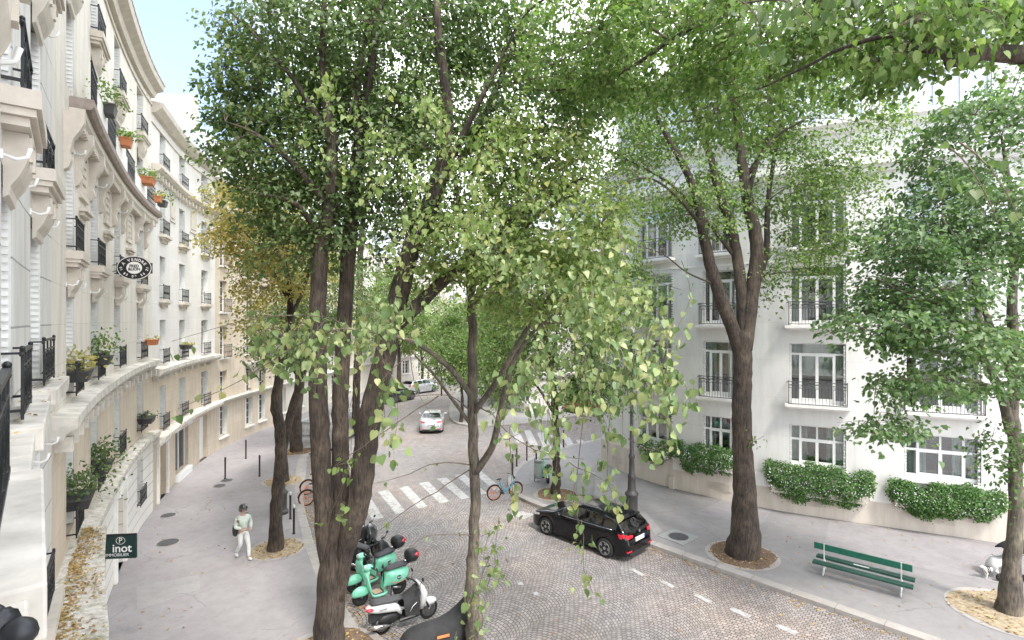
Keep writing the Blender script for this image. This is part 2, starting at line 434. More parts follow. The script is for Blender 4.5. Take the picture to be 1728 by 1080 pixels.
# ------------------------------------------------------------------ facades that follow a curve
class Facade:
    def __init__(s, pts, side):
        P = [Vector((p[0], p[1])) for p in pts]
        P = [P[0]*2-P[1]]+P+[P[-1]*2-P[-2]]; D = []
        for i in range(1, len(P)-2):
            for k in range(16):
                t = k/16; a, b, c, d = P[i-1:i+3]
                D.append(.5*((2*b)+(c-a)*t+(2*a-5*b+4*c-d)*t*t+(3*b-a-3*c+d)*t**3))
        D.append(P[-2]); s.D = D; s.S = [0]
        for a, b in zip(D, D[1:]): s.S.append(s.S[-1]+(b-a).length)
        s.side = side; s.L = s.S[-1]
    def pos(s, x):
        x = min(max(x, 0), s.L-1e-6); i = np.searchsorted(s.S, x, side='right')-1; i = min(i, len(s.D)-2)
        t = (x-s.S[i])/(s.S[i+1]-s.S[i]); return s.D[i].lerp(s.D[i+1], t)
    def tan(s, x): return (s.pos(x+.15)-s.pos(x-.15)).normalized()
    def nor(s, x): t = s.tan(x); return Vector((t.y, -t.x))*s.side
    def P(s, x, off, z): p = s.pos(x)+s.nor(x)*off; return Vector((p.x, p.y, z))
    def rz(s, x):                        # rotation so that local +Y looks out of the wall
        n = s.nor(x); return math.atan2(n.y, n.x)-math.pi/2
    def at_px(s, px, off=0):
        best = None; k = (px-864)/FPX; pv = None
        for i in range(0, int(s.L/.1)):
            p = s.P(i*.1, off, 0)
            if p.y <= .5: pv = None; continue
            d = p.x/p.y-k
            if pv is not None and pv*d <= 0: return i*.1-.1*abs(d)/(abs(d)+abs(pv)+1e-9)
            pv = d
        return None
    def at_Y(s, Y):
        return min(np.arange(0, s.L, .05), key=lambda x: abs(s.pos(x).y-Y))
    def steps(s, a, b, st=.6):
        n = max(1, int(math.ceil((b-a)/st))); return [a+(b-a)*i/n for i in range(n+1)]
    def sweep(s, mb, prof, a, b, st=.6):
        """a closed profile of (off, z) run along the wall, with ends"""
        xs = s.steps(a, b, st); n = len(prof)
        vs = [s.P(x, o, z) for x in xs for (o, z) in prof]; fs = []; uv = []
        for i in range(len(xs)-1):
            for j in range(n):
                j2 = (j+1) % n; fs.append((i*n+j, i*n+j2, (i+1)*n+j2, (i+1)*n+j))
                uv.append([(xs[i], prof[j][1]), (xs[i], prof[j2][1]), (xs[i+1], prof[j2][1]), (xs[i+1], prof[j][1])])
        for base, rev in ((0, 1), ((len(xs)-1)*n, 0)):
            f = tuple(range(base, base+n)); fs.append(f[::-1] if rev else f); uv.append([(prof[k % n][0], prof[k % n][1]) for k in range(n)])
        mb.add(vs, fs, uv)
    def wall(s, mb, a, b, z0, z1, holes, depth=.3, off=0):
        xs = set(s.steps(a, b)); zs = {z0, z1}
        for h in holes: xs |= {h[0], h[1]}; zs |= {h[2], h[3]}
        xs = sorted(x for x in xs if a-1e-6 <= x <= b+1e-6); zs = sorted(z for z in zs if z0-1e-6 <= z <= z1+1e-6)
        for x0, x1 in zip(xs, xs[1:]):
            if x1-x0 < 1e-5: continue
            xm = (x0+x1)/2; run = None
            for k, (q0, q1) in enumerate(zip(zs, zs[1:])):
                zm = (q0+q1)/2
                if any(h[0] < xm < h[1] and h[2] < zm < h[3] for h in holes): continue
                mb.add([s.P(x0, off, q0), s.P(x1, off, q0), s.P(x1, off, q1), s.P(x0, off, q1)], [(0, 1, 2, 3)],
                       [[(x0, q0), (x1, q0), (x1, q1), (x0, q1)]])
        for (x0, x1, q0, q1) in holes:
            for (p, q) in (((x0, q0), (x0, q1)), ((x0, q1), (x1, q1)), ((x1, q1), (x1, q0)), ((x1, q0), (x0, q0))):
                mb.add([s.P(p[0], off, p[1]), s.P(q[0], off, q[1]), s.P(q[0], off-depth, q[1]), s.P(p[0], off-depth, p[1])], [(0, 1, 2, 3)],
                       [[(p[0], p[1]), (q[0], q[1]), (q[0]+.3, q[1]), (p[0]+.3, p[1])]])

# ---- window pieces: local x along the wall, y out of the wall, z up from the sill; mesh data is shared
CACHE = {}
def cached(key, fn):
    if key not in CACHE: CACHE[key] = fn()
    return CACHE[key]
def window_frame_me(W, H, style):
    mb = MB(); t = .06; y0, y1 = -.29, -.23
    mb.box(-W/2, -W/2+t, y0, y1, 0, H); mb.box(W/2-t, W/2, y0, y1, 0, H)
    mb.box(-W/2+t, W/2-t, y0, y1, 0, t); mb.box(-W/2+t, W/2-t, y0, y1, H-t, H)
    if style == 'casement':
        mb.box(-.05, .05, y0, y1+.015, t, H-t)
        mb.box(-W/2+t, -.05, y0+.01, y1-.01, H*.78, H*.78+.05); mb.box(.05, W/2-t, y0+.01, y1-.01, H*.78, H*.78+.05)
        for k in (.27, .52):
            mb.box(-W/2+t, -.05, y0+.015, y1-.015, H*k, H*k+.025); mb.box(.05, W/2-t, y0+.015, y1-.015, H*k, H*k+.025)
    else:                                       # four lights with a transom: narrow, wide, wide, narrow
        zt = H*(.62 if style == 'low' else .80)
        xs = [-W/2+W*.2, 0, W/2-W*.2]
        mb.box(-W/2+t, W/2-t, y0, y1+.01, zt, zt+.08)
        for x in xs:
            wd = .05 if x else .055
            mb.box(x-wd, x+wd, y0+.003, y1+.02, t, zt)
            if style == 'low': mb.box(x-.035, x+.035, y0+.003, y1+.005, zt+.08, H-t)
        mb.box(-W/2+t, W/2-t, y0+.004, y1-.002, t, t+.10)
        for a_, b_ in ((-W/2+W*.2+.05, -.055), (.055, W/2-W*.2-.05)):
            for z_ in (t+.10, zt-.05): mb.box(a_, b_, y0+.004, y1+.004, z_, z_+.05)
    return mb.mesh('window_frame', 'frame_white')
def pane_me(W, H):
    mb = MB(); mb.box(-W/2+.03, W/2-.03, -.268, -.262, .03, H-.03); return mb.mesh('pane', 'glass')
def curtain_me(W, H, seed, m_='curtain'):
    mb = MB(); r_ = random.Random(seed); k = r_.choice([0, 1, 2, 3])
    spans = [(-W/2+.03, -W/2+.33*W), (W/2-.33*W, W/2-.03)] if k < 2 else ([(-W/2+.03, W/2-.03)] if k == 2 else [(-W/2+.03, -W/2+.25*W)])
    zb = 0 if k != 2 else H*.45
    for a, b in spans:
        n = int((b-a)/.05)+2; xs = [a+(b-a)*i/n for i in range(n+1)]
        pts = [(x, -.40+.018*math.sin(i*1.9+seed)) for i, x in enumerate(xs)]
        mb.add([(x, y, z) for x, y in pts for z in (zb+.02, H-.02)], [(2*i, 2*i+2, 2*i+3, 2*i+1) for i in range(n)])
    return mb.mesh('curtain', m_)
def shutter_me(H):
    """a folded louvred metal shutter leaf lying against the jamb"""
    mb = MB(); mb.box(-.012, .012, -.24, -.01, 0, H)
    z = .08
    while z < H-.1:
        mb.add([(s_*.013, y, z+dz) for s_ in (-1, 1) for y in (-.225, -.025) for dz in (0, .05)]+[(s_*.032, y, z) for s_ in (-1, 1) for y in (-.225, -.025)],
               [(0, 2, 9, 8), (1, 8, 9, 3), (4, 10, 11, 6), (5, 7, 11, 10)])
        z += .085
    return mb.mesh('shutter', 'shutter_white')
def rail_me(W, H, style, proud=.16):
    """wrought-iron guard: rails, bars and ornaments bent out of bar"""
    mb = MB(); y = proud
    mb.bar((-W/2, y, H), (W/2, y, H), .04, .026); mb.bar((-W/2, y, .04), (W/2, y, .04), .03, .03)
    mb.bar((-W/2, y, H-.13), (W/2, y, H-.13), .02, .02)
    for sx in (-1, 1):
        mb.bar((sx*W/2, y, -.02), (sx*W/2, y, H), .022); mb.bar((sx*W/2, y, H-.02), (sx*W/2, -.02, H-.02), .02)
        mb.bar((sx*W/2, y, .06), (sx*W/2, -.02, .06), .025)
        mb.ball((sx*W/2, y, H+.025), .022, 8, 6)
        mb.lathe([(.010, 0), (.022, .035), (.010, .08)], (sx*(W/2+.01), y, H-.03), 8, 'x')
    n = max(6, int(W/.13))
    if style == 'bars':
        for i in range(1, n):
            x = -W/2+W*i/n; mb.bar((x, y, .04), (x, y, H), .016)
            if i % 2: mb.lathe([(.012, -.06), (.03, 0), (.012, .06)], (x, y, H*.45), 6)
    elif style == 'scroll':
        for i in range(n+1):
            x = -W/2+W*i/n
            if i % 3 == 0: mb.bar((x, y, .04), (x, y, H), .018)
        k = max(2, n//3)
        for i in range(k):
            cx = -W/2+W*(i+.5)/k; rr = min(W/k*.42, (H-.2)*.42)
            for (zc, r_) in ((H*.42, rr), (H*.42, rr*.55), (H*.42+rr*.0, rr*.25)):
                mb.tube([(cx+r_*math.cos(a), y, zc+r_*math.sin(a)*1.1) for a in np.linspace(0, 2*math.pi, 13)], .012, 4, False)
            mb.bar((cx-rr, y, .06), (cx+rr, y, H-.15), .014); mb.bar((cx+rr, y, .06), (cx-rr, y, H-.15), .014)
    else:                                       # right-hand house: bars low, loops between two top rails
        z1 = H-.26
        mb.bar((-W/2, y, z1), (W/2, y, z1), .022)
        m_ = max(8, int(W/.115))
        for i in range(1, m_):
            x = -W/2+W*i/m_; mb.bar((x, y, .04), (x, y, z1), .014)
        q = max(3, int(W/.36))
        for i in range(q):
            cx = -W/2+W*(i+.5)/q
            mb.tube([(cx+.10*math.cos(a), y, z1+.10+.055*math.sin(a)) for a in np.linspace(0, 2*math.pi, 11)], .009, 4, False)
            mb.tube([(cx-W/q/2+W/q*t, y, z1+.03+.16*math.sin(math.pi*t)) for t in np.linspace(0, 1, 8)], .008, 4, False)
        for sx in (-1, 1):
            for j in range(3): mb.bar((sx*W/2, y*(j+1)/4, .04), (sx*W/2, y*(j+1)/4, H-.02), .013)
    return mb.mesh('railing', 'iron_grey' if style == 'loops' else 'iron')
def sill_me(W, style):
    mb = MB()
    if style == 'console':                     # deep slab on mouldings and one big tapering corbel, as on the near houses
        mb.box(-W/2-.12, W/2+.12, 0, .27, -.16, 0.0)
        mb.box(-W/2-.09, W/2+.09, 0, .235, -.23, -.163)
        mb.box(-W/2-.04, W/2+.04, 0, .19, -.31, -.233)
        prof = [(.0, -.313), (.17, -.313), (.18, -.42), (.165, -.56), (.11, -.70), (.05, -.80), (.04, -.88), (0, -.91)]
        for a, b in ((-W*.34, W*.34),):
            vs = [(a, y, z) for y, z in prof]+[(b, y, z) for y, z in prof]; n = len(prof)
            mb.add(vs, [(i, i+1, n+i+1, n+i) for i in range(n-1)]+[tuple(range(n)), tuple(range(2*n-1, n-1, -1))])
        for a in (-W*.2, W*.2):
            mb.box(a-.05, a+.05, .0, .195, -.54, -.315)
    elif style == 'slab':
        mb.box(-W/2-.14, W/2+.14, 0, .26, -.13, 0); mb.box(-W/2-.06, W/2+.06, 0, .18, -.22, -.133)
        for a in (-W*.35, 0, W*.35): mb.box(a-.05, a+.05, 0, .13, -.36, -.223)
    elif style == 'thin':
        mb.box(-W/2-.1, W/2+.1, 0, .12, -.1, 0)
    else:                                      # right house: wide thin slab on a long shallow moulding
        mb.box(-W/2-.17, W/2+.17, 0, .42, -.11, 0); mb.box(-W/2-.12, W/2+.12, 0, .37, -.16, -.113); mb.box(-W/2-.07, W/2+.07, 0, .31, -.20, -.163)
    return mb.mesh('sill', 'trim' if style in ('console', 'slab') else 'trim_white')
def hook_me():
    mb = MB(); mb.tube([(0, 0, 0), (0, .10, -.03), (0, .17, .0), (0, .19, .08)], [.014, .016, .016, .018], 6)
    mb.box(-.02, .02, 0, .015, -.04, .04); return mb.mesh('hook', 'frame_white')

def add_window(b, F, s, z, W, H, frame='casement', rail=None, railh=.75, sill=None, shutters=True, seed=0, hooks=False, curt='curtain', proud=.16, railz=0.0):
    rz = F.rz(s); p = F.P(s, 0, z)
    fr = inst('window', cached(('f', W, H, frame), lambda: window_frame_me(W, H, frame)), b, p, rz)
    def sub(name, me, loc=(0, 0, 0), par=fr):
        o = bpy.data.objects.new(name, me); COL.objects.link(o); o.parent = par; o.location = loc; return o
    sub('pane', cached(('p', W, H), lambda: pane_me(W, H)))
    sub('curtain', cached(('c', W, H, seed % 6, curt), lambda: curtain_me(W, H, seed % 6, curt)))
    if shutters:
        me = cached(('s', H), lambda: shutter_me(H-.04))
        sub('shutter', me, (-W/2+.035, 0, .02)); sub('shutter', me, (W/2-.035, 0, .02))
    if sill: inst('sill', cached(('si', W, sill), lambda: sill_me(W, sill)), b, p, rz)
    if rail: inst('railing', cached(('r', W, railh, rail, proud), lambda: rail_me(W+.06, railh, rail, proud)), b, F.P(s, 0, z+railz), rz)
    if hooks:
        for sx in (-1, 1):
            inst('hook', cached('hook', hook_me), b, F.P(s+sx*(W/2+.05), 0, z+H+.05), rz)

def wbox(F, mb, s, a0, a1, b0, b1, z0, z1):
    """a box in the wall's frame at s"""
    o = F.P(s, 0, 0); t = F.tan(s); n = F.nor(s); k = len(mb.v)
    mb.box(a0, a1, b0, b1, z0, z1)
    for i in range(k, len(mb.v)):
        x, y, z = mb.v[i]; mb.v[i] = (o.x+t.x*x+n.x*y, o.y+t.y*x+n.y*y, z)
def body(F, b, a, c, z1, mat_='stone_white', deep=9):
    """everything behind the street wall: rooms' dark back, ends, flat roof"""
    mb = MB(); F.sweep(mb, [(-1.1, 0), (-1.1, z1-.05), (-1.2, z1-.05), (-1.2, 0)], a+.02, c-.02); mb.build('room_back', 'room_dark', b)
    mb = MB(); e = 0.0
    for x in (a, c-.2):
        xs = [x+.01, x+.19]
        F.sweep(mb, [(-.005, 0), (-.005, z1-.01), (-deep, z1-.01), (-deep, 0)], xs[0], xs[1])
    F.sweep(mb, [(-deep, 0), (-deep, z1), (-deep-.2, z1), (-deep-.2, 0)], a, c, 2)
    mb.build('side_wall', mat_, b)
    mb = MB(); F.sweep(mb, [(-.32, z1-.02), (-.32, z1+.05), (-deep-.1, z1+.05), (-deep-.1, z1-.02)], a, c, 1.2); mb.build('roof', 'zinc', b)

# ================================================================== LEFT: the curved row of houses
LEFT = [(3.2, -4.4), (1.3, -2.0), (-.66, .40), (-2.40, 2.30), (-4.74, 5.0), (-6.66, 7.46), (-8.97, 10.83), (-10.67, 13.62), (-12.6, 17.02), (-14.4, 20.63),
        (-15.75, 24.05), (-16.92, 27.36), (-17.75, 30.8), (-18.15, 33.6), (-18.25, 37), (-18.1, 41), (-17.7, 48), (-17.0, 56), (-16.0, 63)]
FL = Facade(LEFT, 1)
def sY(Y): return float(FL.at_Y(Y))
COLS = dict(N=sY(-2.6), Z=sY(.0), O=sY(2.33), A=sY(5.02), B=sY(7.48), C=sY(10.83), D=sY(13.62), E=sY(17.02), F=sY(20.63), G=sY(24.05), H=sY(27.36), I=sY(30.8), J=sY(33.5), K=sY(37.0), L=sY(38.9), M=sY(42), N2=sY(45), O2=sY(48.5), P2=sY(52), Q2=sY(55.5))
s12 = (COLS['B']+COLS['C'])/2-.35; s23 = (COLS['F']+COLS['G'])/2; s34 = (COLS['I']+COLS['J'])/2+.2; s45 = (COLS['L']+COLS['M'])/2

# --- house 1: the near pale one the camera leans out of
sa, sb = 0.2, s12
h1 = thing('apartment_house', 'nearest pale stone house at the left edge with heavy corbels under every window', 'building', FL.P(COLS['A'], 0, 0))
holes = []
WN = 1.15
for c in ('N', 'Z', 'O', 'A', 'B'):
    for z, H in ((3.9, 2.2), (7.12, 2.25), (10.0, 2.25), (12.9, 2.2), (15.7, 1.9)): holes.append((COLS[c]-WN/2, COLS[c]+WN/2, z, z+H))
mb = MB(); FL.wall(mb, sa, sb, 0, 18.4, holes, .3); mb.build('wall', 'stone_near', h1)
for i, c in enumerate(('N', 'Z', 'O', 'A', 'B')):
    for j, (z, H) in enumerate(((3.9, 2.2), (7.12, 2.25), (10.0, 2.25), (12.9, 2.2), (15.7, 1.9))):
        add_window(h1, FL, COLS[c], z, WN, H, 'casement', None if (c == 'Z' and j == 1) else 'scroll', .58, 'console' if j >= 2 else ('slab' if j == 0 else None), True, i*3+j, True, railz=.03, proud=.24 if (c == 'Z' and j == 1) else .14)
mb = MB()
FL.sweep(mb, [(0, 6.78), (.14, 6.78), (.17, 6.86), (.23, 6.92), (.23, 7.06), (0, 7.06)], sa, sb)
for c in ('N', 'Z', 'O', 'A', 'B'):
    wbox(FL, mb, COLS[c], -.95, .95, .0, .29, 6.90, 7.10)
mb.build('ledge', 'ledge', h1, bevel=.012)
xs_ = FL.steps(sa, COLS['C']+1.0, .5); mb = MB(); sB = COLS['B']; sC = COLS['C']+1.0
mb.loft([[FL.P(x, o*float(np.interp(x, [sB, sC], [1, .62])), z) for o, z in ((0, 3.12), (.58, 3.12), (.82, 3.26), (.82, 3.40), (0, 3.46))] for x in xs_], smooth=False)
mb.build('lower_ledge', 'ledge_mossy', h1)
mb = MB()
for z in (18.0,): FL.sweep(mb, [(0, z), (.3, z+.1), (.5, z+.2), (.5, z+.42), (0, z+.42)], sa, sb)
mb.build('cornice', 'trim', h1); body(FL, h1, sa, sb, 18.4)
mb = MB(); mb.tube([(-.80, .50, 7.74), (-.62, .49, 7.745), (-.45, .475, 7.74)], .014, 8); mb.ball((-.437, .472, 7.735), (.015, .014, .013), 12, 8)
mb.ball((-.475, .478, 7.75), (.020, .010, .008), 12, 8); mb.lathe([(.010, -.01), (.017, 0), (.010, .01)], (-.455, .475, 7.738), 12, 'x'); mb.ball((-.53, .485, 7.755), (.016, .012, .012), 12, 8); mb.bar((-.47, .477, 7.1), (-.47, .477, 7.74), .022); mb.bar((-.64, .49, 7.1), (-.64, .49, 7.74), .02)
mb.xform(Matrix.Translation((0, 0, -.012))); mb.build('railing', 'iron', h1)
# --- house 2: four bays, balcony on scrolled brackets
sa, sb = s12, s23
h2 = thing('apartment_house', 'tall curved cream stone house with a long planted balcony on big scrolled brackets', 'building', FL.P(COLS['D'], 0, 0))
rows2 = [(3.72, 2.0), (6.5, 2.15), (9.35, 2.15), (12.62, 1.95), (15.15, 1.75)]
W2 = 1.05; holes = [(COLS[c]-W2/2, COLS[c]+W2/2, z, z+H) for c in 'CDEF' for z, H in rows2]
up = [h for h in holes if h[2] > 6]; lo = [h for h in holes if h[2] < 6]
mb = MB(); FL.wall(mb, sa, sb, 6.2, 17.6, up, .3); mb.build('wall', 'stone_white', h2)
mb = MB(); FL.wall(mb, sa, sb, 3.3, 6.2, lo, .3); mb.build('wall', 'stone_cream', h2)
sdoor = COLS['E']-.1; swin = COLS['F']-.3
gh = [(sdoor-.75, sdoor+.75, 0, 2.55), (swin-.5, swin+.5, 1.0, 2.7), (COLS['D']-.6, COLS['D']+.6, .9, 2.6), (COLS['C']-.6, COLS['C']+.6, .9, 2.6)]
mb = MB(); FL.wall(mb, sa, sb, 0, 3.3, gh, .35, off=.06); mb.build('wall', 'stone_rust', h2)
for i, c in enumerate('CDEF'):
    for j, (z, H) in enumerate(rows2):
        add_window(h2, FL, COLS[c], z, W2, H, 'casement', 'bars' if j != 3 else None, .62, {0: None, 1: None, 2: 'console', 3: None, 4: 'console'}[j], True, i*5+j, j < 3, railz=.03)
for c, z, H in (('C', .9, 1.7), ('D', .9, 1.7)): add_window(h2, FL, COLS[c], z, 1.2, H, 'casement', 'bars', .7, None, True, 3, proud=.14)
add_window(h2, FL, swin, 1.0, 1.0, 1.7, 'casement', 'bars', .6, 'thin', True, 3, proud=.18)
mb = MB()
FL.sweep(mb, [(0, 5.98), (.16, 5.98), (.19, 6.08), (.34, 6.16), (.34, 6.34), (0, 6.38)], sa, sb)
s_ = sa+.4
while s_ < sb-.2: wbox(FL, mb, s_, -.08, .08, 0, .25, 5.72, 5.975); s_ += .82
mb.build('ledge', 'ledge', h2)
mb = MB(); FL.sweep(mb, [(0, 3.05), (.25, 3.05), (.34, 3.2), (.34, 3.36), (0, 3.42)], COLS['C']+1.02, sb); mb.build('lower_ledge', 'ledge_mossy', h2)
# balcony
bs2 = COLS['C']-.15
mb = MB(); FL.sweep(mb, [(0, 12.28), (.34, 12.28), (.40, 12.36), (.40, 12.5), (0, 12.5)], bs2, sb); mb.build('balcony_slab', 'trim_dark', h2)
mb = MB(); FL.sweep(mb, [(0, 12.0), (.16, 12.0), (.26, 12.12), (.26, 12.277), (0, 12.277)], bs2, sb)
s_ = bs2+.15
while s_ < sb-.1: wbox(FL, mb, s_, -.06, .06, 0, .23, 11.86, 11.995); s_ += .22
mids = []+[COLS[c]+sg*.78 for c in 'CDEF' for sg in (-1, 1)]
for s_ in mids:
    o = FL.P(s_, 0, 0); t_ = FL.tan(s_); n_ = FL.nor(s_)
    prof = [(0, 11.995), (.31, 11.995), (.31, 11.78), (.24, 11.62), (.14, 11.45), (.09, 11.2), (.12, 11.05), (.07, 10.9), (0, 10.85)]
    q = [Vector((o.x+t_.x*a+n_.x*y, o.y+t_.y*a+n_.y*y, z)) for a in (-.12, .12) for y, z in prof]; n = len(prof)
    mb.add(q, [(i, i+1, n+i+1, n+i) for i in range(n-1)]+[tuple(range(n)), tuple(range(2*n-1, n-1, -1))])
mb.build('bracket', 'trim', h2)
mb = MB()
for a_, b_ in zip('CDE', 'DEF'):
    s_ = (COLS[a_]+COLS[b_])/2; mb = MB()
    wbox(FL, mb, s_, -.48, .48, 0, .07, 10.72, 10.84)
    for x in (-.45, .37): wbox(FL, mb, s_, x, x+.08, 0, .05, 10.845, 11.8)
    wbox(FL, mb, s_, -.36, .36, 0, .05, 11.72, 11.8)
    wbox(FL, mb, s_, -.5, .5, 0, .16, 10.42, 10.5); wbox(FL, mb, s_, -.42, .42, 0, .10, 10.34, 10.417)
    for k in range(16):
        wbox(FL, mb, s_, -.33+.17*(k % 4), -.21+.17*(k % 4), 0, .035, 10.9+.2*(k//4), 11.03+.2*(k//4))
    mb.build('carved_panel', 'trim', h2)
y = .35
for c in 'CDEF':
    mb = MB(); a_, b_ = max(bs2+.03, COLS[c]-.85), min(sb-.05, COLS[c]+.85)
    for z, w_ in ((13.3, .035), (12.6, .02), (13.16, .016)): FL.sweep(mb, [(y-w_/2, z-.012), (y+w_/2, z-.012), (y+w_/2, z+.012), (y-w_/2, z+.012)], a_, b_)
    s_ = a_+.02
    while s_ < b_:
        mb.bar(FL.P(s_, y, 12.5), FL.P(s_, y, 13.3), .014)
        mb.tube([FL.P(s_+.09+.06*math.cos(a), y, 12.88+.12*math.sin(a)) for a in np.linspace(0, 6.28, 9)], .007, 4, False); s_ += .18
    mb.build('balcony_railing', 'iron', h2)
for c, d_ in zip('CDE', 'DEF'):
    mb = MB(); FL.sweep(mb, [(.29, 12.503), (.38, 12.503), (.38, 13.0), (.29, 13.0)], COLS[c]+.88, COLS[d_]-.88); mb.build('balcony_parapet', 'trim_white', h2)
mb = MB(); FL.sweep(mb, [(0, 17.3), (.14, 17.3), (.2, 17.5), (.45, 17.62), (.50, 17.8), (0, 17.85)], sa, sb); FL.sweep(mb, [(0, 16.98), (.05, 16.98), (.05, 17.04), (0, 17.04)], sa, sb)
mb.build('cornice', 'trim', h2)
mb = MB(); FL.sweep(mb, [(.08, 17.86), (.52, 17.82), (.54, 17.88), (.08, 17.95)], sa, sb); mb.build('gutter', 'zinc', h2)
body(FL, h2, sa, sb, 17.6)
# street door with stone surround
mb = MB(); wbox(FL, mb, sdoor, -.75, .75, -.34, -.26, 0.0, 2.55)
for x in (-.66, .04): wbox(FL, mb, sdoor, x, x+.62, -.26, -.23, .2, 1.1); wbox(FL, mb, sdoor, x, x+.62, -.26, -.23, 1.25, 2.35)
dr = mb.build('door', 'door_tan', h2); mb = MB(); wbox(FL, mb, sdoor, .05, .25, -.229, -.20, .95, 1.5); mb.build('handle', 'brass', dr)
mb = MB()
for x in (-.98, .78): wbox(FL, mb, sdoor, x, x+.20, .06, .16, 0, 2.6)
wbox(FL, mb, sdoor, -1.06, 1.06, .06, .24, 2.603, 2.78); wbox(FL, mb, sdoor, -.8, .8, .06, .2, 2.783, 2.95)
mb.build('door_surround', 'trim_white', h2)
# --- house 3
sa, sb = s23, s34
h3 = thing('apartment_house', 'white curved house between the balcony house and the beige one, shop at its foot', 'building', FL.P(COLS['H'], 0, 0))
rows3 = [(3.1, 1.95), (6.05, 1.95), (8.9, 1.95), (11.8, 1.85), (14.7, 1.7)]
mb = MB(); FL.wall(mb, sa, sb, 5.9, 17.0, [(COLS[c]-.5, COLS[c]+.5, z, z+H) for c in 'GHI' for z, H in rows3[1:]], .3); mb.build('wall', 'stone_pale', h3)
sd3 = COLS['G']-.1; ss1 = COLS['H']+.1; ss2 = COLS['I']-.2
gh = [(sd3-.7, sd3+.7, 0, 2.45), (ss1-1.3, ss1+.9, .35, 2.45), (ss2-.6, ss2+.6, 0, 2.5)]
mb = MB(); FL.wall(mb, sa, sb, 0, 5.9, [(COLS[c]-.5, COLS[c]+.5, 3.1, 5.05) for c in 'GHI']+gh, .3); mb.build('wall', 'stone_cream', h3)
for i, c in enumerate('GHI'):
    for j, (z, H) in enumerate(rows3): add_window(h3, FL, COLS[c], z, 1.0, H, 'casement', 'bars', .62, 'slab' if j in (2, 3) else None, True, i*4+j, False, railz=.03)
mb = MB()
FL.sweep(mb, [(0, 5.62), (.3, 5.62), (.42, 5.76), (.42, 5.92), (0, 5.96)], sa, sb)
s_ = sa+.3
while s_ < sb-.2: wbox(FL, mb, s_, -.08, .08, 0, .22, 5.4, 5.617); s_ += 1.0
mb.build('ledge', 'ledge', h3)
mb = MB(); FL.sweep(mb, [(0, 2.75), (.25, 2.75), (.5, 2.9), (.5, 3.04), (0, 3.08)], sa, sb); mb.build('ledge', 'ledge', h3)
mb = MB(); FL.sweep(mb, [(0, 14.2), (.25, 14.3), (.38, 14.42), (.38, 14.58), (0, 14.6)], sa, sb)
s_ = sa+.25
while s_ < sb: wbox(FL, mb, s_, -.07, .07, 0, .25, 14.02, 14.25); s_ += .55
for a_, b_ in zip('GH', 'HI'):
    s_ = (COLS[a_]+COLS[b_])/2; wbox(FL, mb, s_, -.5, .5, 0, .06, 12.7, 12.8); wbox(FL, mb, s_, -.4, .4, 0, .05, 12.9, 13.9)
FL.sweep(mb, [(0, 16.7), (.16, 16.75), (.4, 16.95), (.45, 17.15), (0, 17.2)], sa, sb); FL.sweep(mb, [(0, 16.3), (.05, 16.3), (.05, 16.36), (0, 16.36)], sa, sb)
mb.build('cornice', 'trim', h3); body(FL, h3, sa, sb, 17.0)
mb = MB(); wbox(FL, mb, sd3, -.7, .7, -.3, -.22, 0, 2.45); wbox(FL, mb, sd3, -.6, -.05, -.22, -.19, .3, 2.2); wbox(FL, mb, sd3, .05, .6, -.22, -.19, .3, 2.2)
dr = mb.build('door', 'door_tan', h3); mb = MB(); wbox(FL, mb, sd3, .1, .3, -.188, -.16, 1.2, 1.6); mb.build('letter_plate', 'brass', dr)
mb = MB()
for x in (-.9, .72): wbox(FL, mb, sd3, x, x+.18, 0, .09, 0, 2.5)
wbox(FL, mb, sd3, -.95, .95, 0, .14, 2.503, 2.65); mb.build('door_surround', 'trim_white', h3)
mb = MB(); wbox(FL, mb, ss1, -1.25, .85, -.22, -.20, .4, 2.4); mb.build('shop_window', 'glass_dark', h3)
mb = MB()
for x in (-1.3, -.2, .84): wbox(FL, mb, ss1, x, x+.06, -.198, -.14, .35, 2.45)
wbox(FL, mb, ss1, -1.3, .9, 0, .22, 0, .32); mb.build('shop_front', 'frame_white', h3)
mb = MB(); wbox(FL, mb, ss1, -1.5, 3.2, 0.0, .10, 2.46, 2.74); fa = mb.build('shop_fascia', 'trim_white', h3)
for q0 in (.2, 2.2):
    mb = MB()
    for k in range(7):       # worn red letters, too faded to read
        x = q0+k*.17-.8; wbox(FL, mb, ss1, x, x+.03, .101, .108, 2.50, 2.68+.02*(k % 2)); wbox(FL, mb, ss1, x+.031, x+.10, .101, .107, 2.50+.14*(k % 2), 2.53+.14*(k % 2))
    mb.build('faded_lettering', 'shop_red', h3)
mb = MB(); wbox(FL, mb, ss2, -.6, .6, -.28, -.2, 0, 2.5); wbox(FL, mb, ss2, -.5, .5, -.2, -.18, .9, 2.3); mb.build('door', 'frame_white', h3)
# --- house 4 and 5, farther, with a mansard
h4 = thing('apartment_house', 'beige stone house with slate mansard beyond the white curved house', 'building', FL.P(COLS['K'], 0, 0))
sa, sb = s34, s45
c4 = [COLS['J'], COLS['K'], COLS['L']-.1]; rows4 = [(.7, 1.9), (3.0, 1.8), (5.65, 1.95), (8.5, 1.95), (11.4, 1.9), (14.1, 1.8)]
mb = MB(); FL.wall(mb, sa, sb, 0, 16.6, [(c-.5, c+.5, z, z+H) for c in c4 for z, H in rows4], .25); mb.build('wall', 'stone_cream', h4)
for i, c in enumerate(c4):
    for j, (z, H) in enumerate(rows4): add_window(h4, FL, c, z, 1.0, H, 'casement', 'bars' if j > 1 else None, .8, 'thin', j < 1, i*4+j, proud=.3)
mb = MB()
for z in (2.75, 16.4): FL.sweep(mb, [(0, z), (.3, z+.12), (.38, z+.28), (0, z+.3)], sa, sb)
bs = (COLS['K']+COLS['L'])/2
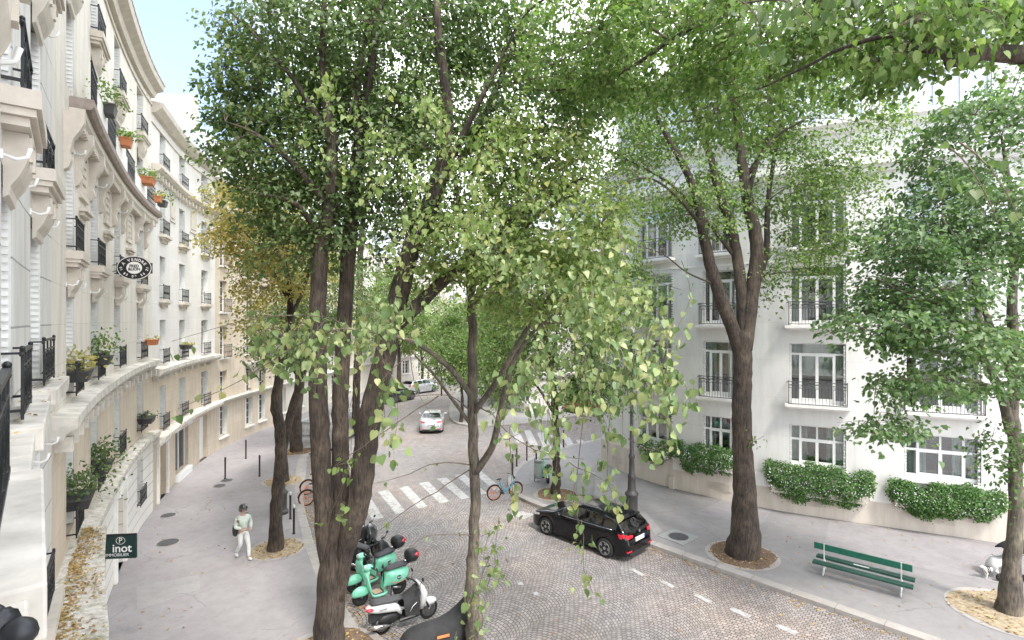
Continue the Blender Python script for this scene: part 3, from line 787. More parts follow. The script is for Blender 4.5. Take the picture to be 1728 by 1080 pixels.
mb.loft([[FL.P(bs+1.3*t*k, .05+.55*k*math.cos(t*1.5), z) for t in np.linspace(-1, 1, 9)]+[FL.P(bs+1.3*k, 0, z), FL.P(bs-1.3*k, 0, z)] for k, z in ((.35, 4.35), (.8, 4.7), (1, 5.0), (1, 5.15))], smooth=False)
mb.build('ledge', 'ledge', h4); body(FL, h4, sa, sb, 16.6, 'stone_cream')
mb = MB(); FL.sweep(mb, [(.0, 16.7), (-1.0, 19.8), (-2.2, 20.4), (-8, 20.4), (-8, 16.66)], sa, sb); mf = mb.build('mansard', 'zinc', h4)
for c in c4:
    mb = MB(); wbox(FL, mb, c, -.5, .5, -1.2, -.1, 17.1, 18.9); mb.build('dormer', 'trim_white', mf)
for q_, zt_ in ((sa+.35, 21.6), (sb-.35, 21.4)):
    mb = MB(); wbox(FL, mb, q_, -.3, .3, -5, -1.2, 16.8, zt_); mb.build('chimney', 'stone_white', mf)
h5 = thing('apartment_house', 'last beige house of the left row, half hidden behind the trunks', 'building', FL.P(COLS['O2'], 0, 0))
sa, sb = s45, FL.L-.3
c5 = [COLS[k] for k in ('M', 'N2', 'O2', 'P2', 'Q2')]
mb = MB(); FL.wall(mb, sa, sb, 0, 16.4, [(c-.55, c+.55, z, z+H) for c in c5 for z, H in rows4], .25); mb.build('wall', 'stone_white', h5)
for i, c in enumerate(c5):
    for j, (z, H) in enumerate(rows4): add_window(h5, FL, c, z, 1.1, H, 'casement', 'bars' if j > 1 else None, .8, 'thin', False, i*4+j, proud=.3)
mb = MB()
for z in (2.75, 16.2): FL.sweep(mb, [(0, z), (.3, z+.12), (.38, z+.28), (0, z+.3)], sa, sb)
mb.build('ledge', 'ledge', h5); body(FL, h5, sa, sb, 16.4)
mb = MB(); FL.sweep(mb, [(.0, 16.5), (-1.0, 19.4), (-2.2, 20.0), (-8, 20.0), (-8, 16.46)], sa, sb); mb.build('mansard', 'zinc', h5)

# ================================================================== RIGHT: the pale house with the wide windows
RIGHT = [(34, 8.6), (28, 12.6), (22.5, 16.5), (17.7, 19.1), (12.8, 21.56), (10.3, 23.1), (7.54, 25.6), (5.9, 28.1), (5.1, 30.2)]
FR = Facade(RIGHT, -1)
hr = thing('apartment_house', 'pale convex house on the right with wide white windows above flowered boxes', 'building', FR.P(10, 0, 0))
def spx(F, a): return F.at_px(a)
rc = [(1078, 1135), (1186, 1242), (1332, 1428), (1527, 1655), (1790, 1960)]
rcs = []
for a, b in rc:
    p, q = FR.at_px(b), FR.at_px(a); rcs.append(((p+q)/2, round(min(2.7, max(1.5, abs(q-p))), 1)))
print('right cols', rcs, FR.L)
sa, sb = 0.5, FR.L
rowsR = [(1.95, 1.7), (4.55, 2.5), (7.78, 2.45), (10.95, 2.35)]
mb = MB(); FR.wall(mb, sa, sb, 1.3, 15.6, [(c-W/2, c+W/2, z, z+H) for c, W in rcs for z, H in rowsR], .34); mb.build('wall', 'stone_right', hr)
mb = MB(); FR.sweep(mb, [(0, 0), (.07, 0), (.07, 1.32), (.02, 1.40), (0, 1.40)], sa, sb); mb.build('plinth', 'stone_plinth', hr)
for i, (c, W) in enumerate(rcs):
    for j, (z, H) in enumerate(rowsR):
        add_window(hr, FR, c, z, W, H, 'low' if j == 0 else 'tall', 'loops' if j else None, .95, 'wide' if j else 'thin', False, i*7+j*2+1, False, 'curtain_green' if j == 0 else 'curtain', proud=.34, railz=.02 if j != 1 else -.02)
# folding grilles in the jambs, joints fan over each window
mb = MB()
for c, W in rcs:
    for z, H in rowsR:
        for sx in (-1, 1):
            x = sx*(W/2-.05)
            for k in range(int(H/.12)): wbox(FR, mb, c, x-.03, x+.03, -.2+.02*(k % 2), -.02-.02*(k % 2), z+.03+k*.12, z+.11+k*.12)
mb.build('folding_shutter', 'shutter_white', hr)
mb = MB()
for z in (13.75, 15.5): FR.sweep(mb, [(0, z), (.18, z+.05), (.22, z+.2), (.4, z+.28), (.4, z+.42), (0, z+.44)], sa, sb)
FR.sweep(mb, [(0, 10.42), (.03, 10.42), (.03, 10.5), (0, 10.5)], sa, sb)
mb.build('cornice', 'trim_white', hr)
# set-back studio storey with tall pale glazing
mb = MB(); FR.wall(mb, sa, sb, 15.9, 19.8, [(c-1.7, c+1.7, 16.3, 19.2) for c, W in rcs], .15, off=-1.0); mb.build('attic_wall', 'stone_right', hr)
mb = MB()
for c, W in rcs: wbox(FR, mb, c, -1.7, 1.7, -1.12, -1.1, 16.3, 19.2)
simple('frosted', (.66, .70, .76), .25, var=.05)
ag = mb.build('attic_glazing', 'frosted', hr)
mb = MB()
for c, W in rcs:
    for k in range(5): wbox(FR, mb, c, -1.7+k*.83, -1.63+k*.83, -1.098, -1.02, 16.3, 19.2)
    wbox(FR, mb, c, -1.62, 1.69, -1.095, -1.03, 17.7, 17.78)
mb.build('glazing_bars', 'frame_white', ag)
body(FR, hr, sa, sb, 15.6, 'stone_right', 8)
mb = MB(); FR.sweep(mb, [(-.6, 19.8), (-.6, 20.1), (-8, 20.1), (-8, 19.8)], sa, sb, 1.5); mb.build('roof', 'zinc', hr)
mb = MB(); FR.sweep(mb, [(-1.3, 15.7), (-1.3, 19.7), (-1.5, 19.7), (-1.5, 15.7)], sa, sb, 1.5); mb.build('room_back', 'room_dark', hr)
# vents and plaster panels low on the wall
for a, b, y in ((1196, 1234, 828), (1356, 1395, 852), (1557, 1611, 892), (1036, 1050, 788)):
    p, q = FR.at_px(b), FR.at_px(a); c = (p+q)/2; Wd = abs(q-p)
    mb = MB(); wbox(FR, mb, c, -Wd/2, Wd/2, .07, .085, .38, .72)
    for k in range(8): wbox(FR, mb, c, -Wd/2+.03, Wd/2-.03, .0852, .10, .40+k*.04, .417+k*.04)
    mb.build('vent_grille', 'stone_plinth' if 0 else 'trim', hr)
for a, b in ((1137, 1178), (1268, 1322), (1432, 1516)):
    p, q = FR.at_px(b), FR.at_px(a); c = (p+q)/2; Wd = abs(q-p)
    mb = MB(); wbox(FR, mb, c, -Wd/2, Wd/2, .07, .082, .92, 1.5); mb.build('plaster_panel', 'trim_white', hr)
mb = MB(); FR.sweep(mb, [(.07, 0), (.2, 0), (.2, .55), (.07, .62)], FR.at_px(1136)-.12, FR.at_px(1136)+.12); mb.build('corner_guard', 'trim', hr)
# side-street wall of this house
e = FR.P(FR.L-.02, 0, 0); SIDE = [(e.x, e.y), (7.8, 33.1), (12, 37.2), (18, 42.6), (26, 49)]
FS = Facade(SIDE, -1)
mb = MB(); cs = [3, 6, 9, 12, 16, 20]
FS.wall(mb, 0, FS.L, 0, 15.6, [(c-.7, c+.7, z, z+H) for c in cs for z, H in rowsR], .3); mb.build('side_street_wall', 'stone_right', hr)
for i, c in enumerate(cs):
    for j, (z, H) in enumerate(rowsR): add_window(hr, FS, c, z, 1.4, H, 'casement', 'bars' if j else None, .9, 'thin', False, i+j)
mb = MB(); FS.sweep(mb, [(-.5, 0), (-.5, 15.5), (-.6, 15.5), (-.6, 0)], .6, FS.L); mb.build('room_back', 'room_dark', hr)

# ================================================================== buildings beyond the crossing
def far_house(label, pts, side, z1, cols, rows, mat_, rail=True):
    F = Facade(pts, side); b = thing('apartment_house', label, 'building', F.P(F.L/2, 0, 0))
    mb = MB(); F.wall(mb, 0, F.L, 0, z1, [(c-.6, c+.6, z, z+H) for c in cols(F) for z, H in rows], .25); mb.build('wall', mat_, b)
    for i, c in enumerate(cols(F)):
        for j, (z, H) in enumerate(rows): add_window(b, F, c, z, 1.2, H, 'casement', 'bars' if (rail and j) else None, .8, 'thin', False, i*3+j, proud=.2)
    mb = MB()
    for z in (3.0, z1-.3): F.sweep(mb, [(0, z), (.3, z+.1), (.36, z+.3), (0, z+.32)], 0, F.L)
    mb.build('ledge', 'trim_white', b); body(F, b, 0, F.L, z1, mat_)
    mb = MB(); F.sweep(mb, [(0, z1+.06), (-1.2, z1+3), (-8, z1+3.2), (-8, z1+.06)], 0, F.L, 2); mb.build('mansard', 'zinc', b)
    return b
ev = lambda st: (lambda F: [st/2+k*st for k in range(int(F.L/st))])
rowsF = [(1.0, 1.7), (4.1, 2.1), (7.3, 2.1), (10.4, 2.1), (13.4, 1.9)]
far_house('pale house closing the street far off behind the parked cars', [(-16.2, 66), (-10, 75), (-2, 82), (8, 87)], 1, 16, ev(2.9), rowsF, 'stone_white')
far_house('cream corner house across the side street behind the young trees', [(-1.8, 62), (-1.2, 54), (.2, 47.6), (2.2, 45.6), (8, 50.5), (16, 57), (26, 65)], 1, 16, ev(3.0), rowsF, 'stone_pale')

# ================================================================== ground
def poly_obj(name, pts, z, mat_, thick=0.0):
    mb = MB()
    if thick: mb.prism(pts, z-thick, z, True, False)
    else:
        tri = tessellate_polygon([[Vector((p[0], p[1], 0)) for p in pts]]); mb.add([(p[0], p[1], z) for p in pts], tri)
    return struct(mb.build(name, mat_))
RD = -.13
mb = MB(); mb.add([(-500, -300, RD-.03), (500, -300, RD-.03), (500, 900, RD-.03), (-500, 900, RD-.03)], [(0, 1, 2, 3)]); struct(mb.build('ground', 'tarmac'))
poly_obj('road', [(-13.5, -12), (40, -12), (40, 66), (0, 66), (-6.5, 90), (-13.5, 90)], RD, 'cobbles')
def smooth_line(pts, n=8):
    F = Facade(pts, 1); return [tuple(F.pos(F.L*i/(len(pts)*n))) for i in range(len(pts)*n+1)]
kl = smooth_line([(6.5, -3.5), (3.2, 2.5), (-.4, 8.3), (-3.75, 13.5), (-4.75, 15.0), (-6.2, 17.4), (-7.45, 19.8), (-8.8, 22.6), (-10.1, 25.6), (-11.0, 27.9), (-12.1, 31.4), (-12.4, 35), (-12.3, 44), (-12.2, 56), (-12.2, 66)])
inner = [tuple(FL.P(FL.L*i/60, -.12, 0).xy) for i in range(61)]
poly_obj('pavement_left', kl+inner[::-1], 0, 'pavement', .15)
kr = smooth_line([(26, -3), (17, 6.4), (10.2, 13.55), (4.82, 19.2), (1.3, 22.9), (.25, 24.3), (-.15, 25.6), (-.1, 27.6), (.7, 30.4), (3, 33.4), (7.2, 37.2), (14, 43), (22, 50)])
inn = [tuple(FR.P(FR.L*i/30, -.12, 0).xy) for i in range(31)]; ins = [tuple(FS.P(FS.L*i/12, -.12, 0).xy) for i in range(13)]
poly_obj('pavement_right', kr+ins[::-1]+inn[::-1]+[(38, 4)], 0, 'pavement_dark', .15)
kf = smooth_line([(20, 56.5), (8, 47), (2.5, 42.4), (-.5, 40.8), (-3.2, 40.6), (-4.6, 42.2), (-5.4, 46), (-6.1, 54), (-6.4, 66)])
poly_obj('pavement_far', kf+[(2, 70), (30, 70), (26, 62)], 0, 'pavement_light', .15)
poly_obj('pavement_end', [(-20, 62), (-12.1, 62), (-9.5, 68), (-5, 74), (10, 82), (10, 90), (-20, 90)], -.01, 'pavement', .12)
def kerb(name, line, side):
    F = Facade(line[::3], side); mb = MB()
    F.sweep(mb, [(.02, RD-.02), (.02, -.006), (.0, .006), (-.30, .006), (-.30, -.05)], 0, F.L, .9)
    o = struct(mb.build(name, 'kerb'))
    mb = MB(); s_ = .5
    while s_ < F.L-.5: wbox(F, mb, s_, -.006, .006, -.302, .022, RD, .0075); s_ += 1.15
    struct(mb.build(name+'_joints', 'tarmac'))
    return F
KL = kerb('kerb_left', kl, 1); KR = kerb('kerb_right', kr, -1); KF = kerb('kerb_far', kf, -1)
def strip(pxs, name='road_marking', mat_='paint_white', z=RD+.006):
    mb = MB(); mb.add([at(x, y, z) for x, y in pxs], [tuple(range(len(pxs)))]); return struct(mb.build(name, mat_))
def c5(*p): return [(480+x/2.455, 640+y/2.455) for x, y in p]
for q in (((300, 482), (345, 474), (410, 572), (366, 585)), ((388, 466), (430, 458), (502, 548), (462, 559)), ((475, 449), (512, 443), (592, 525), (556, 536)),
          ((556, 429), (597, 424), (682, 505), (645, 515)), ((632, 412), (672, 407), (768, 490), (732, 497)), ((705, 396), (742, 392), (840, 472), (806, 480)), ((776, 380), (810, 376), (905, 455), (872, 462))):
    strip(c5(*q))
for k in range(6):       # crossing over the side street
    x = 862+k*22; strip([(x, 722+k*4), (x+11, 722+k*4), (x+23+k, 746+k*5), (x+10+k, 747+k*5)])
for q in (((1062, 960), (1069, 959), (1089, 970), (1083, 972)), ((1113, 981), (1119, 979), (1140, 989), (1134, 992)), ((1170, 1004), (1177, 1002), (1203, 1015), (1196, 1018)), ((1230, 1028), (1238, 1025), (1269, 1039), (1262, 1043)),
          ((1306, 1056), (1314, 1053), (1348, 1067), (1340, 1071)), ((862, 868), (880, 862), (902, 868), (884, 876)), ((872, 982), (880, 981), (884, 987), (875, 987)), ((899, 1000), (906, 998), (910, 1003), (902, 1005))):
    strip(q, mat_='paint_grey')
strip([(230, 990), (336, 969), (338, 994), (232, 1030)], 'pavement_patch', 'pavement_light', .004)
strip([(1170, 866), (1232, 838), (1306, 856), (1285, 886)], 'pavement_patch', 'pavement', .004)
strip([(1400, 876), (1700, 925), (1690, 985), (1560, 960), (1390, 925)], 'pavement_patch', 'tarmac' if 0 else 'pavement', .004)
strip([(1076, 865), (1088, 862), (1118, 896), (1106, 902)], 'pavement_patch', 'pavement_light', .006)
strip([(478, 868), (498, 866), (505, 905), (478, 908)], 'tactile_paving', 'pavement_light', .004)
strip([(505, 765), (520, 760), (512, 840), (500, 850)], 'pavement_patch', 'pavement_light', .004)
# soil round the trees
def pit(px, py, r, mat_, sq=1.0):
    c = at(px, py); r0 = r
    mb = MB(); ring = [(c.x+r*(1+.07*math.sin(a*3+px))*math.cos(a), c.y+r*sq*(1+.07*math.cos(a*4+py))*math.sin(a)) for a in np.linspace(0, 2*math.pi, 28)[:-1]]
    mb.add([(x, y, .014) for x, y in ring]+[(c.x, c.y, .07)], [(i, (i+1) % 27, 27) for i in range(27)], smooth=True)
    struct(mb.build('tree_pit', mat_))
    mb = MB(); rr = [(c.x+(r+.14)*math.cos(a), c.y+(r+.14)*sq*math.sin(a)) for a in np.linspace(0, 2*math.pi, 30)[:-1]]
    mb.add([(x, y, .008) for x, y in rr], [tuple(range(29))]); struct(mb.build('pit_edging', 'kerb'))
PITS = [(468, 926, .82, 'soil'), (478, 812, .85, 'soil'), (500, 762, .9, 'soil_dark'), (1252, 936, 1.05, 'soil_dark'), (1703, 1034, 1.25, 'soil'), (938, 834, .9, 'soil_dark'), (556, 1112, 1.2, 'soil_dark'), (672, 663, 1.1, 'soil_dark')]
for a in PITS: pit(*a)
# ================================================================== trees
def leaf_mesh(C, D, Nn, size, name, mat_, detail=False, aspect=.9):
    """heart-shaped leaves: C centres, D pointing dirs, Nn normals, size per leaf; folded along the midrib"""
    n = len(C)
    D = D/np.linalg.norm(D, axis=1)[:, None]; X = np.cross(D, Nn); X /= np.linalg.norm(X, axis=1)[:, None]+1e-9; Z = np.cross(X, D)
    if detail: T = [(0, .10, 0), (-.16, 0, .02), (-.42, .12, .07), (-.47, .38, .08), (-.30, .70, .05), (0, 1.05, -.05), (.30, .70, .05), (.47, .38, .08), (.42, .12, .07), (.16, 0, .02)]
    else: T = [(0, 0, 0), (-.40, .12, .07), (-.40, .50, .07), (0, 1.0, -.05), (.40, .50, .07), (.40, .12, .07)]
    T = np.array(T); k = len(T)
    s = size[:, None, None]
    curl = 1.2+nr.normal(0, .8, n)[:, None, None]*1.5
    asp = aspect*nr.uniform(.78, 1.12, n)[:, None, None]; bend = (T[None, :, 1:2]**2)*nr.normal(-.12, .16, n)[:, None, None]
    V = C[:, None, :]+s*(bend*Z[:, None, :]+asp*T[None, :, 0:1]*X[:, None, :]+T[None, :, 1:2]*D[:, None, :]+T[None, :, 2:3]*curl*Z[:, None, :])
    V = V.reshape(-1, 3)
    h = k//2; nq = 0
    if detail:      # a thin stalk for every leaf
        U = nr.normal(0, .25, (n, 3)); U[:, 2] += .9; U -= D*.6; U *= .062/np.linalg.norm(U, axis=1)[:, None]
        W_ = np.cross(U, (0, 1.0, 0)); W_ *= .0011/(np.linalg.norm(W_, axis=1)[:, None]+1e-9); nq = n
        SV = np.stack([C-W_, C+W_, C+U+W_, C+U-W_], 1).reshape(-1, 3)
    nv0 = len(V)
    if nq: V = np.vstack([V, SV])
    base = np.arange(n)[:, None]*k
    f1 = base+np.array([0]+list(range(1, h+1)))[None]; f2 = base+np.array([0]+list(range(h, k)))[None]
    F = np.concatenate([f1, f2], 1).reshape(-1, h+1)
    me = bpy.data.meshes.new(name); me.vertices.add(len(V)); me.vertices.foreach_set('co', V.astype(np.float32).ravel())
    li = np.concatenate([F.ravel(), nv0+np.arange(4*nq)]); nf = len(F)
    me.loops.add(len(li)); me.loops.foreach_set('vertex_index', li.astype(np.int32))
    me.polygons.add(nf+nq); me.polygons.foreach_set('loop_start', np.concatenate([np.arange(nf)*(h+1), nf*(h+1)+4*np.arange(nq)]).astype(np.int32))
    me.polygons.foreach_set('loop_total', np.concatenate([np.full(nf, h+1), np.full(nq, 4)]).astype(np.int32))
    me.update(calc_edges=True); me.materials.append(M[mat_])
    return me

def bez(a, b, c, n):
    t = np.linspace(0, 1, n)[:, None]; return (1-t)**2*a+2*t*(1-t)*b+t*t*c
def spray(c, d, L, n, wid=.55, droop=.25):
    """flat layered spray of leaves round c, running along d"""
    d = d/np.linalg.norm(d); side = np.cross(d, (0, 0, 1.0)); side /= np.linalg.norm(side)+1e-9
    t = nr.uniform(-.5, .55, n); wv = nr.normal(0, .33, n)*(1-.5*np.abs(t))*wid*2
    P = c+np.outer(t*L, d)+np.outer(wv*L, side)
    P[:, 2] += nr.normal(0, .07*L+.03, n)-droop*L*(t+.3)**2-.15*L*np.abs(wv)
    sg = np.sign(wv)
    DD = d*.5+np.outer(sg*.55, side)+nr.normal(0, .42, (n, 3)); DD[:, 2] -= .45
    NN = nr.normal(0, .42, (n, 3)); NN[:, 2] += .85; NN += d*.25
    return P, DD, NN

class Tree:
    def __init__(s, label, base, group, mat_='bark', leaf='leaf_mid', size=.095, z0=0):
        s.t = thing('linden_tree', label, 'tree', (base[0], base[1], z0), 0, group)
        s.o = np.array([base[0], base[1], z0]); s.lim = MB(); s.tw = MB(); s.mat = mat_; s.leaf = leaf; s.size = size
        s.S = []; s.A = []; s.extra = []
    def limb(s, pts, r, n=10, wob=.03, keep=True):
        """pts: photo pixels with a depth, or 3-D points; r: radii at the ends or list"""
        P = np.array([tuple(at3(*p)) if len(p) == 3 else tuple(p[:3]) for p in pts], float)
        # resample with catmull
        Q = np.vstack([2*P[0]-P[1], P, 2*P[-1]-P[-2]]); out = []
        for i in range(1, len(Q)-2):
            m = max(3, int(np.linalg.norm(Q[i+1]-Q[i])/.22))
            for k in range(m):
                t = k/m; a, b, c, d = Q[i-1:i+3]; out.append(.5*((2*b)+(c-a)*t+(2*a-5*b+4*c-d)*t*t+(3*b-a-3*c+d)*t**3))
        out.append(P[-1]); out = np.array(out); k = len(out)
        rr = np.interp(np.linspace(0, 1, k), np.linspace(0, 1, len(r)), r)
        out[1:-1] += nr.normal(0, wob, (k-2, 3))*rr[1:-1, None]*1.4
        rr *= 1+nr.normal(0, .014, k)
        (s.lim if rr[0] > .035 else s.tw).tube(out, rr, n if rr[0] > .06 else 6, cap=True)
        if keep: s.S.append(np.hstack([out, rr[:, None]]))
        return out
    def trunk(s, pts, r, **k):
        return s.limb([tuple(s.o+np.array([0, 0, -.1]))+(0,)]+pts, r, n=16, **k)
    def crown(s, blobs, nclu, nspr, lps, L=.75, out_dir=None, shell=.45):
        """blobs: (px, py, Y, rx_px, ry_px, rY metres[, weight])"""
        B = []
        for b in blobs:
            c = np.array(at3(b[0], b[1], b[2])); B.append((c, np.array([b[3]*b[2]/FPX, b[5], b[4]*b[2]/FPX]), b[6] if len(b) > 6 else 1))
        wts = np.array([q[1].prod()**.75*q[2] for q in B]); wts /= wts.sum()
        def samp(n, sh):
            idx = nr.choice(len(B), n, p=wts); u = nr.normal(0, 1, (n, 3)); u /= np.linalg.norm(u, axis=1)[:, None]
            rad = nr.uniform(sh, 1, n)**.5
            return np.array([B[i][0]+B[i][1]*u_*r_ for i, u_, r_ in zip(idx, u, rad)])
        nodes = np.vstack(s.S); hi = nodes[nodes[:, 2] > s.o[2]+2.2]; nodes = hi if len(hi) else nodes
        cen = np.array(sum((q[0]*w_ for q, w_ in zip(B, wts)), np.zeros(3)))
        for tgt in samp(nclu, .1):
            d = tgt-nodes[:, :3]; dist = np.linalg.norm(d, axis=1)+np.maximum(0, -d[:, 2])*1.2
            i = int(np.argmin(dist)); a = nodes[i, :3]; dd = np.linalg.norm(tgt-a)
            if dd < .25: continue
            mid = (a+tgt)/2+np.array([0, 0, .16*dd])+nr.normal(0, .06*dd, 3)
            P = bez(a, mid, tgt, 8); r0 = min(nodes[i, 3]*.55, .014+.011*dd); rr = np.linspace(r0, .007, 8)
            s.tw.tube(P, rr, 5, False); nodes = np.vstack([nodes, np.hstack([P[2:], rr[2:, None]])])
        for c in samp(nspr, shell):
            d = c-nodes[:, :3]; dist = np.linalg.norm(d, axis=1)+np.maximum(0, -d[:, 2])*.8; i = int(np.argmin(dist)); a = nodes[i, :3]
            dirv = c-s.o; dirv[2] = 0; dirv /= np.linalg.norm(dirv)+1e-9
            dv = (c-a); dv[2] *= .4; dv = dv/(np.linalg.norm(dv)+1e-6)*.8+dirv*.5+nr.normal(0, .25, 3)*np.array([1, 1, .4]); dv[2] -= .08
            if out_dir is not None: dv = dv*.5+np.array(out_dir)
            dv /= np.linalg.norm(dv)
            l = L*nr.uniform(.7, 1.35); tip = c+dv*l*.4
            dd = np.linalg.norm(tip-a)
            s.tw.tube(bez(a, (a+c)/2+np.array([0, 0, .1*dd]), tip, 5), np.linspace(.009, .003, 5), 3, False)
            s.A.append(spray(c, dv, l, max(4, int(lps*nr.uniform(.6, 1.4)))))
    def twig(s, pts, r=(.006, .002), n=20, size=.1, spread=.09, hang=.8, mat_='leaf_near', bare=False):
        out = s.limb(pts, r, keep=False, wob=.8)
        if bare: return
        i = nr.integers(len(out)//5, len(out), n); P = out[i]+nr.normal(0, spread, (n, 3)); P[:, 2] -= abs(nr.normal(0, spread*.7, n))
        DD = nr.normal(0, .38, (n, 3)); DD[:, 2] -= hang
        NN = nr.normal(0, .55, (n, 3)); NN[:, 1] -= .75; NN[:, 2] += .30
        s.extra.append((P, DD, NN, np.clip(nr.normal(size, size*.22, n), size*.5, size*1.5), mat_))
    def near(s, blobs, n, size=.1, mat_='leaf_near', ntw=12):
        """big hanging leaves on thin twigs within small volumes (photo px, depth)"""
        nodes = np.vstack(s.S)
        for (px, py, Y, rx, ry, rY, m_) in blobs:
            c = np.array(at3(px, py, Y)); rv = np.array([rx*Y/FPX, rY, ry*Y/FPX])
            k = max(2, int(m_/14)); ends = c+rv*nr.uniform(-.9, .9, (k, 3))
            for e_ in ends:
                st = e_+np.array([nr.normal(0, .1), .35, .30+.2*nr.random()])
                P = bez(st, e_+np.array([0, .1, .28]), e_, 6); s.tw.tube(P, np.linspace(.006, .002, 6), 4, False)
                q = 14; i = nr.integers(0, 6, q); L = P[i]+nr.normal(0, .10, (q, 3))*np.array([1, 1, .8])
                DD = nr.normal(0, .4, (q, 3)); DD[:, 2] -= .75
                NN = nr.normal(0, .5, (q, 3)); NN[:, 1] -= .7; NN[:, 2] += .35
                s.extra.append((L, DD, NN, np.clip(nr.normal(size, size*.22, q), size*.5, size*1.5), mat_))
    def done(s):
        s.lim.build('trunk', s.mat, s.t)
        if s.tw.v: s.tw.build('branches', 'twig', s.t)
        o = np.array(parent_loc(s.t))
        if s.A:
            C = np.vstack([a[0] for a in s.A])-o; D = np.vstack([a[1] for a in s.A]); NN = np.vstack([a[2] for a in s.A])
            sz = np.clip(nr.normal(s.size, s.size*.22, len(C)), s.size*.4, s.size*1.6)
            me = leaf_mesh(C, D, NN, sz, 'crown', s.leaf); ob = bpy.data.objects.new('crown', me); COL.objects.link(ob); ob.parent = s.t
            print(s.t.name, 'leaves', len(C))
        for m_ in sorted({e[4] for e in s.extra}):
            E = [e for e in s.extra if e[4] == m_]
            me = leaf_mesh(np.vstack([e[0] for e in E])-o, np.vstack([e[1] for e in E]), np.vstack([e[2] for e in E]), np.concatenate([e[3] for e in E]), 'foliage', m_, True)
            ob = bpy.data.objects.new('foliage', me); COL.objects.link(ob); ob.parent = s.t

GT = 'lime trees along the pavements'
# --- T1: the big forked tree left of centre
b = at(556, 1112); T = Tree('big dark lime tree forking low into three heavy stems left of centre', (b.x, b.y), GT, 'bark', 'leaf_dark', .105)
T.trunk([(556, 1040, 12.6), (566, 940, 12.6), (576, 880, 12.6), (580, 845, 12.6)], [.44, .355, .33, .33, .32, .28, .18])
T.limb([(562, 1010, 12.6), (552, 930, 12.6), (547, 850, 12.6), (538, 700, 12.5), (536, 560, 12.5), (541, 430, 12.5), (556, 350, 12.4), (560, 240, 12.4), (545, 120, 12.3), (548, -30, 12.2)], [.16, .24, .23, .215, .195, .175, .15, .12, .08, .05], n=14)
T.limb([(568, 1000, 12.6), (575, 930, 12.62), (576, 850, 12.7), (574, 700, 12.9), (580, 560, 13), (588, 430, 13.1), (597, 330, 13.2), (612, 200, 13.2), (630, 90, 13.2), (640, -60, 13.2)], [.15, .20, .20, .185, .18, .17, .16, .13, .10, .06], n=14)
T.limb([(570, 1010, 12.55), (582, 930, 12.5), (604, 850, 12.4), (622, 720, 12.3), (645, 620, 12.2), (672, 500, 12), (698, 410, 11.9), (735, 320, 11.8), (755, 200, 11.7), (740, 60, 11.6), (735, -60, 11.6)], [.16, .25, .27, .265, .25, .22, .19, .16, .12, .09, .05], n=14)
T.limb([(662, 555, 12.1), (708, 512, 11.9), (762, 462, 11.7), (830, 400, 11.4), (905, 345, 11), (985, 300, 10.6)], [.17, .15, .12, .09, .06, .03])
T.limb([(690, 430, 11.9), (720, 340, 12.3), (790, 250, 12.6), (850, 120, 12.8), (905, -20, 13)], [.13, .11, .08, .06, .03])
T.limb([(556, 350, 12.4), (520, 305, 12.2), (480, 262, 12), (430, 225, 11.8), (380, 205, 11.7)], [.10, .08, .06, .035, .015])
T.limb([(541, 400, 12.5), (500, 345, 12.2), (450, 330, 12), (400, 318, 11.8)], [.08, .06, .04, .015])
T.limb([(590, 340, 13.1), (605, 260, 12.8), (600, 160, 12.7), (618, 60, 12.7), (628, 0, 12.6)], [.09, .10, .08, .06, .04])
T.limb([(600, 250, 13), (622, 150, 12.6), (634, 70, 12.5), (648, -20, 12.5)], [.08, .07, .06, .04])
T.limb([(755, 280, 11.8), (800, 190, 11.3), (850, 90, 11.2), (880, 30, 11)], [.08, .06, .04, .02])
T.limb([(560, 240, 12.4), (500, 140, 12.2), (440, 70, 12), (390, 20, 11.8)], [.08, .06, .04, .015])
T.crown([(402, 60, 13, 34, 10, 1, 5), (394, 150, 13, 34, 9, 1, 5), (406, 205, 13, 36, 10, 1, 5), (400, 262, 13, 34, 9, 1, 5), (830, 40, 13, 90, 70, 1.5, 1.4), (1000, 130, 12.5, 60, 70, 1.5, 1.2), (489, 110, 13.4, 100, 120, 1.8, 1.3), (479, 260, 13.1, 95, 80, 1.6, 1.5), (514, 350, 13.1, 105, 60, 1.4, 1.7), (550, 60, 13.5, 120, 130, 2.1), (660, 110, 13.4, 130, 130, 2.1),
         (600, 260, 13.5, 120, 110, 1.9), (504, 420, 13.3, 80, 40, 1.2, .9), (640, 380, 13.1, 110, 65, 1.6, .9), (730, 300, 12.7, 110, 110, 1.8), (790, 130, 12.9, 130, 140, 1.9), (900, 200, 12.5, 100, 130, 1.6), (560, -110, 13.5, 200, 80, 2.4, .5), (800, -110, 13.5, 170, 80, 2.4, .5)],
        280, 2150, 25, .85)
# lighter sprays that hang towards the window
T.near([(560, 180, 8.6, 80, 16, .5, 110), (680, 205, 8.6, 90, 26, .6, 130), (760, 300, 8.2, 110, 30, .6, 130), (660, 350, 8.6, 90, 22, .5, 80), (560, 290, 8.8, 80, 20, .5, 50), (770, 395, 7.8, 100, 28, .5, 170),
        (690, 250, 8.6, 100, 30, .6, 70), (640, 430, 8, 70, 20, .5, 60), (850, 330, 8, 90, 40, .6, 110)], 0, .082, 'leaf_light')
T.near([(470, 612, 6.6, 60, 22, .5, 85), (545, 595, 6.4, 70, 26, .5, 110), (620, 590, 6.2, 70, 22, .5, 100), (690, 560, 6, 50, 18, .4, 45), (500, 655, 6.8, 50, 12, .4, 40), (610, 640, 6.2, 60, 12, .4, 40)], 0, .095, 'leaf_near')
T.twig([(700, 575, 6.4), (620, 560, 6.3), (560, 556, 6.2), (490, 590, 6.2), (410, 640, 6.1), (300, 690, 6)], (.014, .003), 16, .09)
